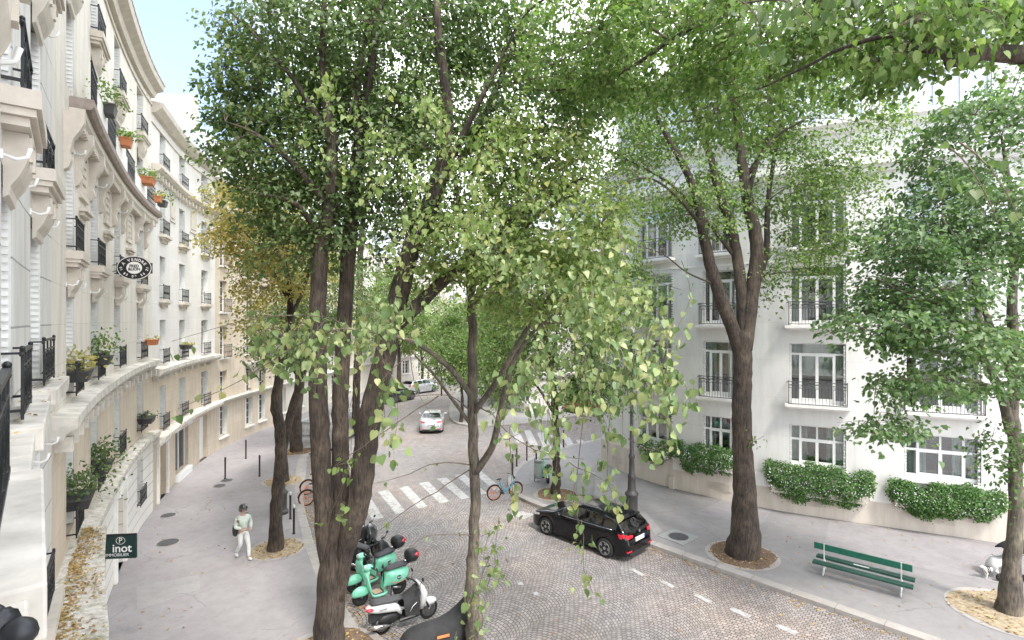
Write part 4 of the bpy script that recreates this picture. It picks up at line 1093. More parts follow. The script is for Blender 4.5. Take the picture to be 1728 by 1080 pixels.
T.twig([(640, 590, 6.6), (560, 540, 6.4), (480, 532, 6.3), (400, 545, 6.2), (290, 576, 6.1)], (.010, .002), 8, .085)
T.twig([(650, 600, 6.4), (665, 650, 6.2), (672, 700, 6.1), (662, 760, 6)], (.006, .002), 22, .105, .08)
T.twig([(690, 600, 6.4), (645, 640, 6.2), (650, 700, 6.1), (640, 740, 6)], (.006, .002), 16, .105, .07)
T.twig([(600, 650, 9), (590, 800, 9.6), (592, 870, 9.8)], (.004, .003), 5, .12, .05, mat_='leaf_light')
T.twig([(612, 590, 7), (555, 865, 10), (590, 790, 10.5)], (.003, .003), 0, .1, bare=True)
T.twig([(580, 868, 12), (566, 870, 11.8), (590, 882, 11.6)], (.01, .004), 9, .12, .12, mat_='leaf_mid')
T.twig([(590, 780, 12), (572, 785, 11.6), (600, 775, 11.4)], (.01, .004), 14, .12, .14, mat_='leaf_mid')
T.done()
# --- T2: the slim tree in front of the road
b = at(800, 1118, RD); T = Tree('slim upright lime tree in front of the cobbled road beside the covered scooter', (b.x, b.y), GT, 'bark_light', 'leaf_light', .10, RD)
T.trunk([(800, 1060, 12.6), (797, 960, 12.6), (802, 850, 12.6), (797, 720, 12.6), (797, 620, 12.6), (794, 500, 12.6), (786, 410, 12.6), (770, 320, 12.5), (760, 240, 12.4)], [.24, .19, .135, .125, .12, .115, .11, .10, .08, .06, .03], wob=.09)
T.limb([(797, 670, 12.6), (760, 622, 12.2), (712, 585, 11.6), (668, 566, 11), (640, 560, 10.5)], [.07, .06, .05, .035, .02])
T.limb([(797, 720, 12.6), (760, 670, 12.4), (730, 630, 12.2), (700, 600, 12)], [.05, .04, .03, .02])
T.limb([(800, 800, 12.6), (830, 755, 12.4), (845, 690, 12), (862, 620, 11.4), (900, 560, 10.6), (950, 520, 9.8)], [.09, .075, .06, .05, .035, .02])
T.limb([(797, 700, 12.6), (840, 640, 12.2), (880, 570, 11.6), (940, 480, 11)], [.08, .06, .05, .02])
T.limb([(795, 520, 12.6), (840, 440, 12.2), (900, 370, 11.6), (980, 320, 11)], [.08, .06, .045, .02])
T.limb([(795, 500, 12.6), (815, 400, 12.8), (850, 300, 13)], [.08, .06, .03])
T.crown([(810, 400, 12, 100, 70, 1.8), (900, 470, 11.4, 110, 70, 1.8, 1.2), (960, 380, 11, 110, 80, 1.8), (720, 470, 12.4, 70, 35, 1.2, .6), (900, 270, 11.4, 100, 80, 1.8, .8), (1010, 500, 10.4, 70, 60, 1.4)], 120, 640, 24, .8)
T.near([(860, 470, 7.6, 60, 30, .5, 85), (930, 520, 7.2, 70, 35, .6, 110), (1010, 560, 6.8, 70, 40, .6, 150), (1075, 610, 6.4, 60, 40, .5, 140), (1000, 640, 6.2, 90, 35, .6, 170),
        (900, 660, 6.0, 60, 28, .5, 85), (1080, 690, 5.8, 60, 35, .5, 160), (1000, 705, 5.8, 60, 22, .5, 70), (1010, 440, 7.4, 60, 45, .5, 100), (1110, 540, 7, 35, 45, .5, 50), (1070, 745, 5.8, 50, 20, .4, 50), (880, 710, 5.9, 50, 16, .4, 36), (940, 740, 6.2, 40, 30, .4, 36)], 0, .086, 'leaf_near')
for pts, n in (([(985, 700, 6), (975, 790, 6.1), (968, 850, 6.1), (985, 905, 6.2), (985, 960, 6.2), (1000, 1000, 6.2)], 34), ([(925, 690, 6.2), (938, 760, 6.2), (937, 820, 6.2)], 26), ([(1030, 700, 6.2), (1025, 800, 6.2), (1040, 850, 6.2)], 30),
               ([(1060, 740, 6), (1100, 760, 6), (1130, 745, 6)], 14), ([(860, 720, 6.4), (862, 790, 6.4), (868, 860, 6.4)], 14), ([(960, 780, 6), (1000, 800, 6.1), (1035, 820, 6.2)], 14), ([(1150, 440, 8), (1165, 500, 8), (1140, 560, 8)], 12), ([(690, 560, 6), (700, 650, 6), (735, 710, 6)], 3),
               ([(1075, 470, 8), (1120, 480, 8), (1158, 492, 8)], 12), ([(1100, 600, 6.6), (1150, 640, 6.6), (1165, 680, 6.4)], 22), ([(840, 700, 6), (850, 740, 6), (880, 730, 6)], 9)):
    T.twig(pts, (.006, .0025), n, .088, .075)
for pts in ([(797, 695, 12.6), (760, 668, 12), (700, 668, 11.5), (655, 671, 11)], [(797, 785, 12.6), (740, 780, 12), (690, 800, 11.4), (630, 816, 11)], [(797, 790, 12.6), (750, 820, 12), (690, 858, 11.4), (640, 895, 11)],
            [(797, 905, 12.6), (760, 902, 12), (720, 905, 11.4), (690, 925, 11)], [(740, 668, 12), (690, 700, 11.4), (630, 740, 11), (560, 790, 10.6)], [(797, 680, 12.6), (830, 700, 11.6), (870, 740, 11), (920, 765, 10.6), (985, 775, 10)]):
    T.twig(pts, (.016, .004), 3, .1, .05)
T.twig([(812, 905, 12.6), (826, 900, 12.4), (832, 920, 12.3)], (.008, .003), 8, .13, .09)
T.near([(812, 1020, 6.6, 30, 30, .2, 26), (822, 950, 6.8, 22, 22, .2, 14), (800, 1066, 6.4, 20, 14, .2, 14)], 0, .075, 'leaf_near')
T.done()
# --- T3: the tall tree on the right pavement
b = at(1252, 936); T = Tree('tall straight lime tree between the black car and the green bench', (b.x, b.y), GT, 'bark', 'leaf_mid', .10)
T.trunk([(1256, 900, 18), (1256, 820, 18), (1252, 720, 18), (1253, 620, 18), (1255, 560, 18)], [.60, .44, .36, .32, .31, .30, .31])
T.limb([(1253, 610, 18), (1238, 560, 18), (1208, 480, 17.8), (1190, 410, 17.6), (1168, 310, 17.4), (1120, 220, 17.2), (1090, 150, 17)], [.24, .22, .19, .16, .12, .08, .04], n=12)
T.limb([(1255, 580, 18), (1252, 500, 18.1), (1238, 400, 18.2), (1215, 330, 18.2), (1200, 270, 18.3), (1170, 180, 18.4), (1130, 90, 18.4)], [.22, .20, .17, .14, .11, .08, .04], n=12)
T.limb([(1256, 590, 18), (1268, 500, 18), (1278, 420, 18), (1262, 340, 17.9), (1252, 270, 17.9), (1240, 190, 17.8), (1215, 80, 17.6)], [.26, .25, .22, .19, .15, .10, .05], n=12)
T.limb([(1270, 500, 18), (1292, 430, 18.2), (1296, 340, 18.3), (1310, 250, 18.4), (1330, 150, 18.4)], [.12, .10, .08, .06, .03])
T.limb([(1262, 330, 17.9), (1280, 270, 17.6), (1310, 230, 17.4), (1360, 200, 17)], [.09, .07, .05, .03])
T.limb([(1245, 440, 18.2), (1190, 370, 18), (1130, 310, 17.8), (1060, 270, 17.4), (1000, 240, 17)], [.08, .06, .045, .03, .015])
T.limb([(1195, 400, 17.8), (1150, 340, 16.8), (1090, 300, 16.5), (1010, 330, 16)], [.07, .05, .03, .015])
T.limb([(1258, 300, 17.9), (1290, 250, 18), (1300, 200, 18.2), (1302, 150, 18.2)], [.08, .07, .05, .03])
T.limb([(1205, 480, 17.8), (1160, 460, 17.2), (1120, 430, 16.8), (1078, 415, 16.5)], [.035, .025, .02, .01])
T.crown([(1150, 130, 18.4, 150, 130, 2.6, 1.1), (1290, 120, 18.6, 150, 130, 2.6), (1030, 170, 17.8, 120, 140, 2.2), (1400, 210, 18.2, 110, 120, 2.1, 1.0), (1120, 300, 17.8, 110, 70, 1.9, .8), (1300, 300, 18.4, 110, 70, 1.9, .8),
         (1390, 350, 18.2, 80, 90, 1.8, 1.1), (1180, 360, 17.8, 80, 40, 1.6, .7), (1345, 450, 18.2, 70, 55, 1.3, .9), (1000, 350, 17.4, 60, 60, 1.4, .7), (1240, -70, 18.4, 260, 70, 2.4, .4), (1010, -70, 17.8, 160, 70, 2.4, .4), (1280, 500, 18.5, 30, 25, 0.6, .5)],
        220, 1750, 26, 1.0)
T.twig([(1262, 740, 17.7), (1275, 742, 17.6), (1290, 735, 17.6)], (.01, .005), 12, .11, .12, mat_='leaf_mid')
T.done()
# --- T4: right edge
b = at(1703, 1034); T = Tree('slender lime tree at the right edge with cool green hanging leaves', (b.x, b.y), GT, 'bark_light', 'leaf_cool', .115)
T.trunk([(1706, 980, 14.5), (1714, 880, 14.5), (1714, 760, 14.5), (1706, 690, 14.5)], [.33, .215, .175, .16, .155, .15], wob=.04)
T.limb([(1706, 720, 14.5), (1712, 620, 14.5), (1708, 520, 14.5), (1712, 420, 14.5), (1704, 320, 14.4), (1690, 230, 14.3)], [.15, .13, .12, .10, .07, .03], n=12)
T.limb([(1706, 730, 14.5), (1688, 660, 14.2), (1655, 590, 13.8), (1650, 500, 13.6), (1628, 430, 13.4), (1590, 370, 13.2)], [.13, .11, .09, .07, .05, .03])
T.limb([(1708, 640, 14.5), (1660, 520, 14.6), (1640, 440, 14.7), (1600, 380, 14.8)], [.10, .08, .06, .02])
T.limb([(1650, 590, 13.8), (1600, 520, 13.4), (1540, 500, 13), (1480, 470, 12.8)], [.06, .05, .035, .015])
T.limb([(1690, 660, 14.2), (1630, 640, 13.6), (1560, 640, 13), (1480, 640, 12.6)], [.06, .05, .03, .012])
T.crown([(1640, 240, 14, 75, 70, 1.8, 1.0), (1590, 370, 13.8, 90, 70, 2), (1690, 380, 14.2, 70, 80, 2, .8), (1560, 480, 13.4, 100, 50, 1.8, 1.1), (1490, 540, 12.9, 80, 34, 1.4, 1.2), (1590, 570, 13.2, 90, 34, 1.5, 1.2), (1660, 640, 13.6, 70, 40, 1.3), (1540, 645, 12.8, 80, 22, 1.1, 1.3),
         (1520, 410, 13.4, 60, 40, 1.3, .8), (1720, 760, 13.6, 40, 45, .9, 1.3), (1500, 718, 12.6, 55, 20, .7, 1.8), (1710, 150, 14, 30, 40, 1.2, .5), (1735, 560, 14, 40, 60, 1.2, .7)], 130, 900, 24, .8)
T.twig([(1706, 840, 14.4), (1690, 830, 14.3), (1700, 850, 14.2)], (.01, .005), 60, .10, .25, mat_='leaf_cool')
T.done()
# --- left pavement trees
b = at(465, 928); T = Tree('thin lime tree standing beside the walking person in white', (b.x, b.y), GT, 'bark', 'leaf_yellow', .10)
T.trunk([(466, 860, 18.4), (474, 750, 18.4), (466, 680, 18.4), (470, 640, 18.4), (486, 560, 18.6), (490, 500, 18.7), (480, 440, 18.8), (470, 380, 18.8)], [.30, .205, .19, .185, .175, .15, .14, .10, .07, .04], wob=.07)
T.limb([(488, 540, 18.6), (515, 480, 18.4), (530, 420, 18.2)], [.08, .06, .03])
T.limb([(484, 500, 18.7), (450, 440, 18.4), (420, 400, 18), (390, 370, 17.8)], [.07, .05, .03, .015])
T.crown([(410, 350, 18, 50, 42, 1.5, 1.1), (450, 400, 18.4, 60, 50, 1.8), (440, 470, 18, 45, 40, 1.4, .8), (500, 440, 18.6, 60, 60, 1.8), (380, 405, 17.6, 36, 20, .9), (470, 330, 18.6, 60, 40, 1.5, .7), (430, 540, 17.6, 40, 25, 1, .5)], 60, 560, 22, .8)
T.near([(480, 615, 11.5, 35, 12, .5, 45)], 0, .11, 'leaf_dark')
T.done()
b = at(478, 812); T = Tree('leaning lime tree behind the thin one on the left pavement', (b.x, b.y), GT, 'bark', 'leaf_dark', .12)
T.trunk([(478, 760, 25.6), (490, 700, 25.4), (508, 640, 25.2), (520, 580, 25), (530, 480, 25), (540, 400, 25)], [.30, .20, .19, .18, .16, .13, .08, .04])
T.limb([(508, 640, 25.2), (480, 600, 25), (460, 560, 24.6)], [.12, .08, .04])
T.crown([(500, 560, 24.6, 70, 60, 2.5), (560, 480, 25, 80, 70, 2.8), (470, 590, 24, 40, 30, 1.4, 1.2)], 50, 420, 22, 1.2)
T.done()
b = at(500, 762); T = Tree('reddish brown trunked tree beside the grey skip', (b.x, b.y), GT, 'bark', 'leaf_yellow', .14)
T.trunk([(500, 700, 31.6), (506, 640, 31.6), (500, 560, 31.6), (490, 470, 31.6)], [.40, .30, .27, .25, .2, .1])
T.crown([(470, 540, 31, 40, 70, 2.5), (540, 520, 31, 60, 90, 3), (500, 430, 31, 60, 60, 3)], 40, 300, 22, 1.4)
T.done()
b = at(600, 730); T = Tree('tall leafy tree behind the three heavy stems, its crown filling the sky above the street', (b.x, b.y), GT, 'bark', 'leaf_mid', .17)
T.trunk([(602, 640, 34), (606, 540, 34), (610, 400, 34), (630, 250, 34), (640, 100, 34)], [.3, .24, .22, .2, .15, .1, .05])
T.crown([(520, 200, 34, 90, 130, 4), (640, 120, 34, 120, 120, 4), (760, 200, 34, 110, 130, 4), (650, 300, 34, 130, 90, 4), (850, 100, 34, 80, 90, 4)], 60, 720, 24, 1.8)
T.done()
# --- T8: young tree at the crossing, right of centre
b = at(938, 834); T = Tree('young slim tree in a round pit between the parked bicycle and the grey cabinet', (b.x, b.y), GT, 'bark', 'leaf_mid', .11)
T.trunk([(939, 790, 24.2), (938, 720, 24.2), (932, 640, 24.2), (922, 580, 24.2), (915, 500, 24.2), (905, 430, 24.2)], [.24, .17, .16, .155, .15, .12, .09, .04], wob=.1)
for pts in ([(936, 700, 24.2), (905, 650, 23.8), (870, 610, 23.4), (830, 590, 23)], [(934, 680, 24.2), (975, 630, 24), (1010, 590, 23.6), (1045, 560, 23.2)], [(930, 640, 24.2), (940, 560, 24.4), (955, 480, 24.6)], [(925, 600, 24.2), (880, 540, 24.2), (845, 480, 24)]):
    T.limb(pts, [.07, .055, .04, .02])
T.crown([(860, 560, 23.6, 70, 60, 2.4), (950, 560, 23.8, 80, 60, 2.4), (910, 470, 24, 90, 60, 2.6), (1030, 600, 23.2, 55, 60, 1.8), (840, 640, 23, 55, 40, 1.6), (960, 640, 23.4, 60, 40, 1.6, .7), (1040, 480, 23.6, 60, 60, 2), (850, 620, 22.6, 50, 34, 1.4, 1.2), (1000, 660, 23, 60, 34, 1.4, 1.2)], 100, 1150, 22, 1.1)
T.done()
# --- trees beyond the crossing
def simple_tree(label, px, py, h, cr_, leaf, n=260, lps=20, size=.2, r=.22, z=0):
    b = at(px, py, z); Y = b.y; T = Tree(label, (b.x, b.y), 'trees beyond the crossing', 'bark', leaf, size, z)
    X = b.x; T.trunk([(X+.1, Y, h*.25, 0), (X-.1, Y+.1, h*.5, 0), (X+.2, Y, h*.8, 0)], [r*1.4, r, r*.8, r*.5, r*.2])
    for k in range(5):
        a = k*1.3; T.limb([(X, Y, h*.35+k*.3, 0), (X+math.cos(a)*cr_*.4, Y+math.sin(a)*cr_*.4, h*.55+k*.2, 0), (X+math.cos(a)*cr_*.75, Y+math.sin(a)*cr_*.75, h*.7+k*.2, 0)], [r*.4, r*.25, .03])
    k = FPX/Y; hp = 540-(h*.68-CH)*k; cp = 864+X*k
    T.crown([(cp, hp, Y, cr_*k*.8, h*.3*k, cr_*.8), (cp-cr_*k*.5, hp+.06*h*k, Y, cr_*k*.5, h*.2*k, cr_*.6), (cp+cr_*k*.5, hp+.04*h*k, Y, cr_*k*.5, h*.2*k, cr_*.6)], 40, n, lps, 1.5)
    T.done()
simple_tree('grey trunked tree by the far left kerb behind the dark parked car', 672, 663, 14, 4.5, 'leaf_mid', 420)
simple_tree('bushy green tree at the corner kerb behind the silver car', 800, 690, 10.5, 4.2, 'leaf_mid', 520)
simple_tree('dense green tree in front of the far cream corner house', 880, 680, 13, 4.8, 'leaf_mid', 560)
simple_tree('bright green tree down the side street', 990, 672, 12.5, 5, 'leaf_mid', 520)
simple_tree('pale green tree closing the far end of the street', 730, 632, 15, 6, 'leaf_light', 420, size=.26)
simple_tree('tall green tree behind the leaning trunk at the far left kerb', 625, 648, 15, 5.5, 'leaf_mid', 420, size=.24)
simple_tree('shady tree in the side street beside the pale house', 1060, 690, 12, 4.2, 'leaf_cool', 420)
simple_tree('low bushy tree at the corner of the side street kerb', 778, 712, 7.5, 2.8, 'leaf_mid', 420, size=.15, r=.12)
simple_tree('low leafy tree in front of the pale end house', 712, 650, 9, 3.6, 'leaf_light', 360, size=.18, r=.14)
# --- overhanging tree whose trunk is outside the frame, right of the window
T = Tree('overhanging lime tree reaching in from the upper right corner with big leaves near the window', (10.2, 6.4), GT, 'bark', 'leaf_mid', .085)
T.trunk([(9.9, 6.4, 3, 0), (9.4, 6.4, 7, 0), (8.6, 6.3, 10, 0), (7.6, 6.2, 12, 0), (6.9, 6.1, 14, 0)], [.35, .3, .28, .25, .2, .15])
T.limb([(9.2, 6.4, 8.6, 0), (7.4, 6.3, 10.35, 0), (1722, 92, 6.2), (1640, 96, 6.2), (1602, 104, 6.2)], [.16, .13, .11, .10, .075], n=12, wob=.1)
T.limb([(1605, 102, 6.2), (1545, 80, 6.3), (1490, 62, 6.5), (1430, 78, 6.8), (1360, 112, 7.2), (1300, 142, 7.6), (1235, 168, 8)], [.05, .035, .032, .026, .02, .014, .006], wob=.3)
T.limb([(1490, 62, 6.5), (1530, 40, 6.3), (1560, 20, 6.2), (1540, -40, 6.2)], [.03, .04, .045, .05])
T.limb([(7.6, 6.2, 12, 0), (1400, -60, 8), (1260, -10, 9), (1130, 70, 10), (1040, 128, 10.6), (960, 150, 11), (880, 152, 11.4)], [.13, .10, .08, .06, .045, .03, .015])
T.limb([(8.6, 6.3, 10.4, 0), (1680, 20, 6.6), (1600, -20, 7)], [.1, .07, .04])
T.limb([(1130, 70, 10), (1080, 40, 10.2), (1010, 70, 10.8), (930, 110, 11.4)], [.03, .025, .02, .01])
T.limb([(1400, -60, 8), (1180, -70, 9), (1000, -40, 9.8), (890, 20, 10.4), (850, 90, 10.8)], [.07, .06, .04, .03, .012])
T.crown([(1620, 60, 6.6, 120, 60, .8, 1.6), (1450, 40, 7.4, 110, 60, 1.2, 1.0), (1300, 60, 8.6, 130, 80, 1.5, 1.0), (1120, 70, 9.8, 130, 90, 1.8, 1.0), (980, 70, 10.4, 110, 80, 1.8, .8), (1500, 110, 6.8, 50, 30, .6, 1.2), (1250, 180, 8.6, 80, 40, 1.2, .6), (1700, 20, 6.4, 60, 40, .8, 1)], 90, 760, 24, .6)
T.near([(1560, 120, 6.0, 60, 22, .3, 110), (1650, 60, 5.6, 70, 30, .3, 120), (1600, 25, 5.6, 80, 22, .3, 110), (1700, 25, 5.2, 40, 30, .3, 70), (1490, 100, 6.6, 50, 22, .3, 60), (1420, 60, 7, 50, 30, .3, 60)], 0, .095, 'leaf_mid')
T.near([(1450, 22, 2.6, 70, 26, .18, 52), (1370, 40, 2.7, 60, 26, .18, 44), (1290, 66, 2.9, 50, 18, .16, 28), (1520, 12, 2.5, 40, 20, .18, 30)], 0, .052, 'leaf_dark')
T.near([(1690, 372, 2.4, 40, 12, .08, 14)], 0, .05, 'leaf_dark')
T.done()

# ------------------------------------------------------------------ shrubs in boxes
def hedge(px0, px1, ptop, pbot, label, n=2600):
    p, q = FR.at_px(px1), FR.at_px(px0); c = (p+q)/2; W = abs(q-p)*.93
    d = FR.pos(c).y; z1 = CH-(ptop-540)*d/FPX; z0 = CH-(pbot-540)*d/FPX
    t = thing('window_box', label, 'window box', FR.P(c, .2, z0), 0, 'flowered boxes under the ground floor windows')
    mb = MB(); wbox(FR, mb, c, -W/2+.15, W/2-.15, .09, .42, z0+.25, z0+.55); mb.build('trough', 'stone_plinth', t)
    nspr = int(n/10); C = []; D = []; NN = []
    H = z1-z0
    for k in range(nspr):
        a = nr.uniform(-W/2, W/2); e_ = 1-abs(a/(W/2))**4*.5; u = nr.uniform(0, 1)
        lift = .10*math.sin(a*2.6+px0)+.06*math.sin(a*7)
        off = .12+.52*math.sin(u*math.pi*.9+.2)*e_*nr.uniform(.75, 1.05); z = z0+(H*(1-u*e_))*.92+lift
        P = np.array(FR.P(c+a, off, z)); m_ = 12
        C.append(P+nr.normal(0, .06, (m_, 3))); n_ = FR.nor(c+a); out = np.array([n_.x, n_.y, 0])
        D.append(out*.4+nr.normal(0, .6, (m_, 3))+np.array([0, 0, -.35])); NN.append(out*.9+nr.normal(0, .5, (m_, 3))+np.array([0, 0, .5]))
    o = np.array(parent_loc(t)); C = np.vstack(C)-o
    me = leaf_mesh(C, np.vstack(D), np.vstack(NN), nr.uniform(.04, .085, len(C)), 'foliage', 'leaf_hedge'); ob = bpy.data.objects.new('foliage', me); COL.objects.link(ob); ob.parent = t
    mb = MB()
    for k in range(260):
        a = nr.uniform(-W/2, W/2)*.95; u = nr.uniform(.1, .95); P = FR.P(c+a, .12+.54*math.sin(u*math.pi*.9+.2), z0+H*(1-u)*.92)
        mb.ball(P, nr.uniform(.012, .024), 5, 4)
    mb.build('blossom', 'frame_white', t)
hedge(1290, 1478, 778, 846, 'long bushy box with white blossom under the middle ground floor window', 9500)
hedge(1492, 1697, 812, 870, 'long bushy box with white blossom under the right hand ground floor window', 10500)
hedge(1140, 1250, 746, 796, 'bushy green box partly hidden behind the tall straight trunk', 6000)
hedge(1085, 1143, 738, 776, 'dark bushy box at the far end of the pale house', 3600)
def potted(label, s_, off, z, w_, h_, leaf, pot='soil_pot', n=160, F=FL, sp=.2):
    t = thing('potted_plant', label, 'potted plant', F.P(s_, off, z), 0, 'plants on the balconies')
    mb = MB(); mb.loft([[F.P(s_+w_/2*k*sx, off+w_/3.2*k*sy, zz) for sx, sy in ((-1, -1), (1, -1), (1, 1), (-1, 1))] for k, zz in ((.8, z), (1, z+.2), (1.06, z+.2), (1.06, z+.23))], smooth=False); mb.build('pot', pot, t)
    C = np.array(F.P(s_, off, z+.22+h_/2))+nr.normal(0, 1, (n, 3))*np.array([sp, sp, h_*.35])
    DD = nr.normal(0, .6, (n, 3)); DD[:, 2] += .1; NN = nr.normal(0, .5, (n, 3)); NN[:, 2] += .6
    me = leaf_mesh(C-np.array(parent_loc(t)), DD, NN, nr.uniform(.05, .1, n), 'foliage', leaf); ob = bpy.data.objects.new('foliage', me); COL.objects.link(ob); ob.parent = t
simple('soil_pot', (.50, .19, .09), .8); simple('pot_dark', (.05, .05, .05), .6)
potted('leafy plant in a dark pot at the near end of the long balcony', COLS['C']+1.9, .44, 12.85, .5, .5, 'leaf_mid', 'pot_dark', 200)
potted('green plant in a terracotta trough on the long balcony railing, nearer one', COLS['D']+1.6, .50, 12.95, .45, .22, 'leaf_mid', 'soil_pot')
potted('green plant in a terracotta trough on the long balcony railing, farther one', COLS['E']+2.3, .52, 12.9, .7, .3, 'leaf_mid', 'soil_pot', 220)
potted('spiky plant in a small dark pot at the far end of the long balcony', COLS['F']+1.4, .48, 12.7, .5, .45, 'leaf_cool', 'pot_dark')
potted('small orange pot near the far end of the long balcony', COLS['F']+.5, .5, 12.7, .4, .2, 'leaf_yellow', 'soil_pot', 60)
potted('yellow green plant in the railing of the nearest lower balcony window', COLS['C'], .12, 6.75, .7, .4, 'leaf_yellow', 'pot_dark', 200)
potted('tall green plant in the second window railing from the near ledge', COLS['D'], .14, 6.85, .7, .6, 'leaf_mid', 'pot_dark', 240)
potted('round dark green shrub in the near window of the row above the street door', COLS['C'], .12, 4.2, .8, .5, 'leaf_dark', 'pot_dark', 420, sp=.26)
potted('round dark green shrub in the second window of the row above the street door', COLS['D'], .12, 4.1, .8, .5, 'leaf_dark', 'pot_dark', 420, sp=.26)
potted('orange terracotta trough hanging outside the fourth window railing', COLS['F']+.55, .30, 7.0, .6, .12, 'leaf_yellow', 'soil_pot', 40)
potted('row of grey pots on the first floor railing of the fourth bay', COLS['F'], .22, 4.0, .8, .14, 'leaf_cool', 'pot_dark', 60)
potted('faded flowers in the railing of the middle window of the white curved house', COLS['H'], .18, 6.5, .7, .12, 'leaf_yellow', 'pot_dark', 90)

# ------------------------------------------------------------------ fallen leaves
def litter(pts, name='fallen_leaves', size=(.05, .1)):
    C = np.array(pts); n = len(C); DD = nr.normal(0, 1, (n, 3)); DD[:, 2] *= .15; NN = nr.normal(0, .25, (n, 3)); NN[:, 2] += 1
    me = leaf_mesh(C, DD, NN, nr.uniform(*size, n), name, 'litter'); ob = bpy.data.objects.new(name, me); COL.objects.link(ob); ob['kind'] = 'stuff'; return ob
L = []
for F, n_, o0, o1 in ((KL, 2300, .0, .55), (KR, 1300, .02, .5)):
    for _ in range(n_):
        s_ = nr.uniform(0, F.L); p = F.P(s_, 0, 0); 
        if p.y > 26 or (nr.random() > .35+.65*(math.sin(s_*1.7)*math.sin(s_*.61+1) > -.1)): continue
        q = F.P(s_, o0+abs(nr.normal(0, .22)), RD+.015); L.append(tuple(q))
for _ in range(1500):
    s_ = nr.uniform(0, KL.L); p = KL.P(s_, 0, 0)
    if 11 < p.y < 22: L.append(tuple(KL.P(s_, .1+abs(nr.normal(0, .6)), RD+.015)))
for px, py, r, *_ in PITS:
    c = at(px, py)
    for _ in range(170):
        a = nr.uniform(0, 6.28); rr = r*nr.uniform(.2, 1.15)**.6; L.append((c.x+rr*math.cos(a), c.y+rr*math.sin(a), .05 if rr < r*.8 else .025))
for _ in range(900):
    x = nr.uniform(-14, 16); y = nr.uniform(9, 36); L.append((x, y, .018 if False else (.018 if (x < -8 or x > 9) else RD+.015)))
litter(L)
L = []
for _ in range(2600):
    s_ = nr.uniform(COLS['A']-1.5, COLS['C']+.9); o_ = .12+abs(nr.normal(0, .24))*(1+.5*math.sin(s_*3))
    if o_ < .78*float(np.interp(s_, [COLS['B'], COLS['C']+1], [1, .62])): L.append(tuple(FL.P(s_, o_, 3.468-.07*o_)))
for _ in range(34):
    s_ = nr.uniform(COLS['O'], s12); L.append(tuple(FL.P(s_, nr.uniform(.03, .26), 7.115)))
litter(L, 'fallen_leaves', (.03, .06))
# ================================================================== vehicles
simple('car_black', (.004, .004, .005), .10, .0, var=.1, coat=.25); MATS['car_black'].node_tree.nodes['Principled BSDF'].inputs['Specular IOR Level'].default_value = .35; simple('car_silver', (.52, .54, .56), .25, .4, var=.05, coat=1.0)
simple('car_dark', (.03, .035, .04), .15, .1, var=.1, coat=1.0); simple('car_red', (.45, .03, .04), .2, 0, var=.1, coat=1.0)
simple('tyre', (.018, .018, .018), .85, var=.2); simple('rim', (.45, .46, .47), .3, .8, var=.1); simple('chrome', (.75, .75, .76), .15, 1.0, var=.03)
simple('lens_red', (.62, .01, .03), .15, coat=1.0, var=.1); simple('lens_clear', (.7, .72, .75), .08, .2, coat=1.0); simple('plate', (.78, .78, .76), .5, var=.03)
simple('plate_ink', (.02, .02, .03), .5); simple('blue_band', (.02, .06, .40), .5)
simple('black_plastic', (.022, .022, .024), .5, var=.2); simple('mint', (.24, .70, .50), .22, 0, var=.05, coat=.8); simple('seat_grey', (.07, .07, .075), .6, var=.15)
simple('white_paint', (.74, .74, .74), .25, var=.04, coat=.8); simple('metal', (.42, .42, .43), .35, .9, var=.15); simple('tan', (.48, .34, .24), .6); simple('orange', (.85, .28, .10), .5)
simple('cloth_black', (.030, .030, .032), .75, var=.25, scale=5, bmp=.4)

def wheel(parent, x, y, r, w_, side, spokes=5, loc=None):
    """y = outer face; side = +1/-1"""
    t = MB(); c = (x, y, r); h = w_
    t.lathe([(r*.66, 0), (r*.70, .004), (r*.93, .0), (r, -.03), (r, -h+.03), (r*.93, -h), (r*.66, -h)] if side > 0 else [(r*.66, h), (r*.93, h), (r, h-.03), (r, .03), (r*.93, 0), (r*.70, -.004), (r*.66, 0)], c, 28, 'y')
    wo = t.build('wheel', 'tyre', parent, world=False)
    m_ = MB(); s_ = side
    m_.lathe([(r*.655, -.02*s_), (r*.69, .006*s_), (r*.64, .006*s_), (r*.60, -.03*s_)], c, 28, 'y')
    for k in range(spokes):
        a = k*2*math.pi/spokes
        for da in (-.16, .16):
            p = (x+r*.12*math.cos(a), y-.012*s_, r+r*.12*math.sin(a)); q = (x+r*.64*math.cos(a+da), y-.008*s_, r+r*.64*math.sin(a+da))
            m_.bar(p, q, .03, .02, (0, 1, 0))
    m_.lathe([(.02, .004*s_), (.055, .0), (.06, -.03*s_)], c, 12, 'y')
    ro = m_.build('rim', 'rim', wo, world=False)
    d = MB(); d.lathe([(.01, -.045*s_), (r*.64, -.05*s_)], c, 20, 'y'); d.build('hub_disc', 'black_plastic', wo, world=False)
    return wo

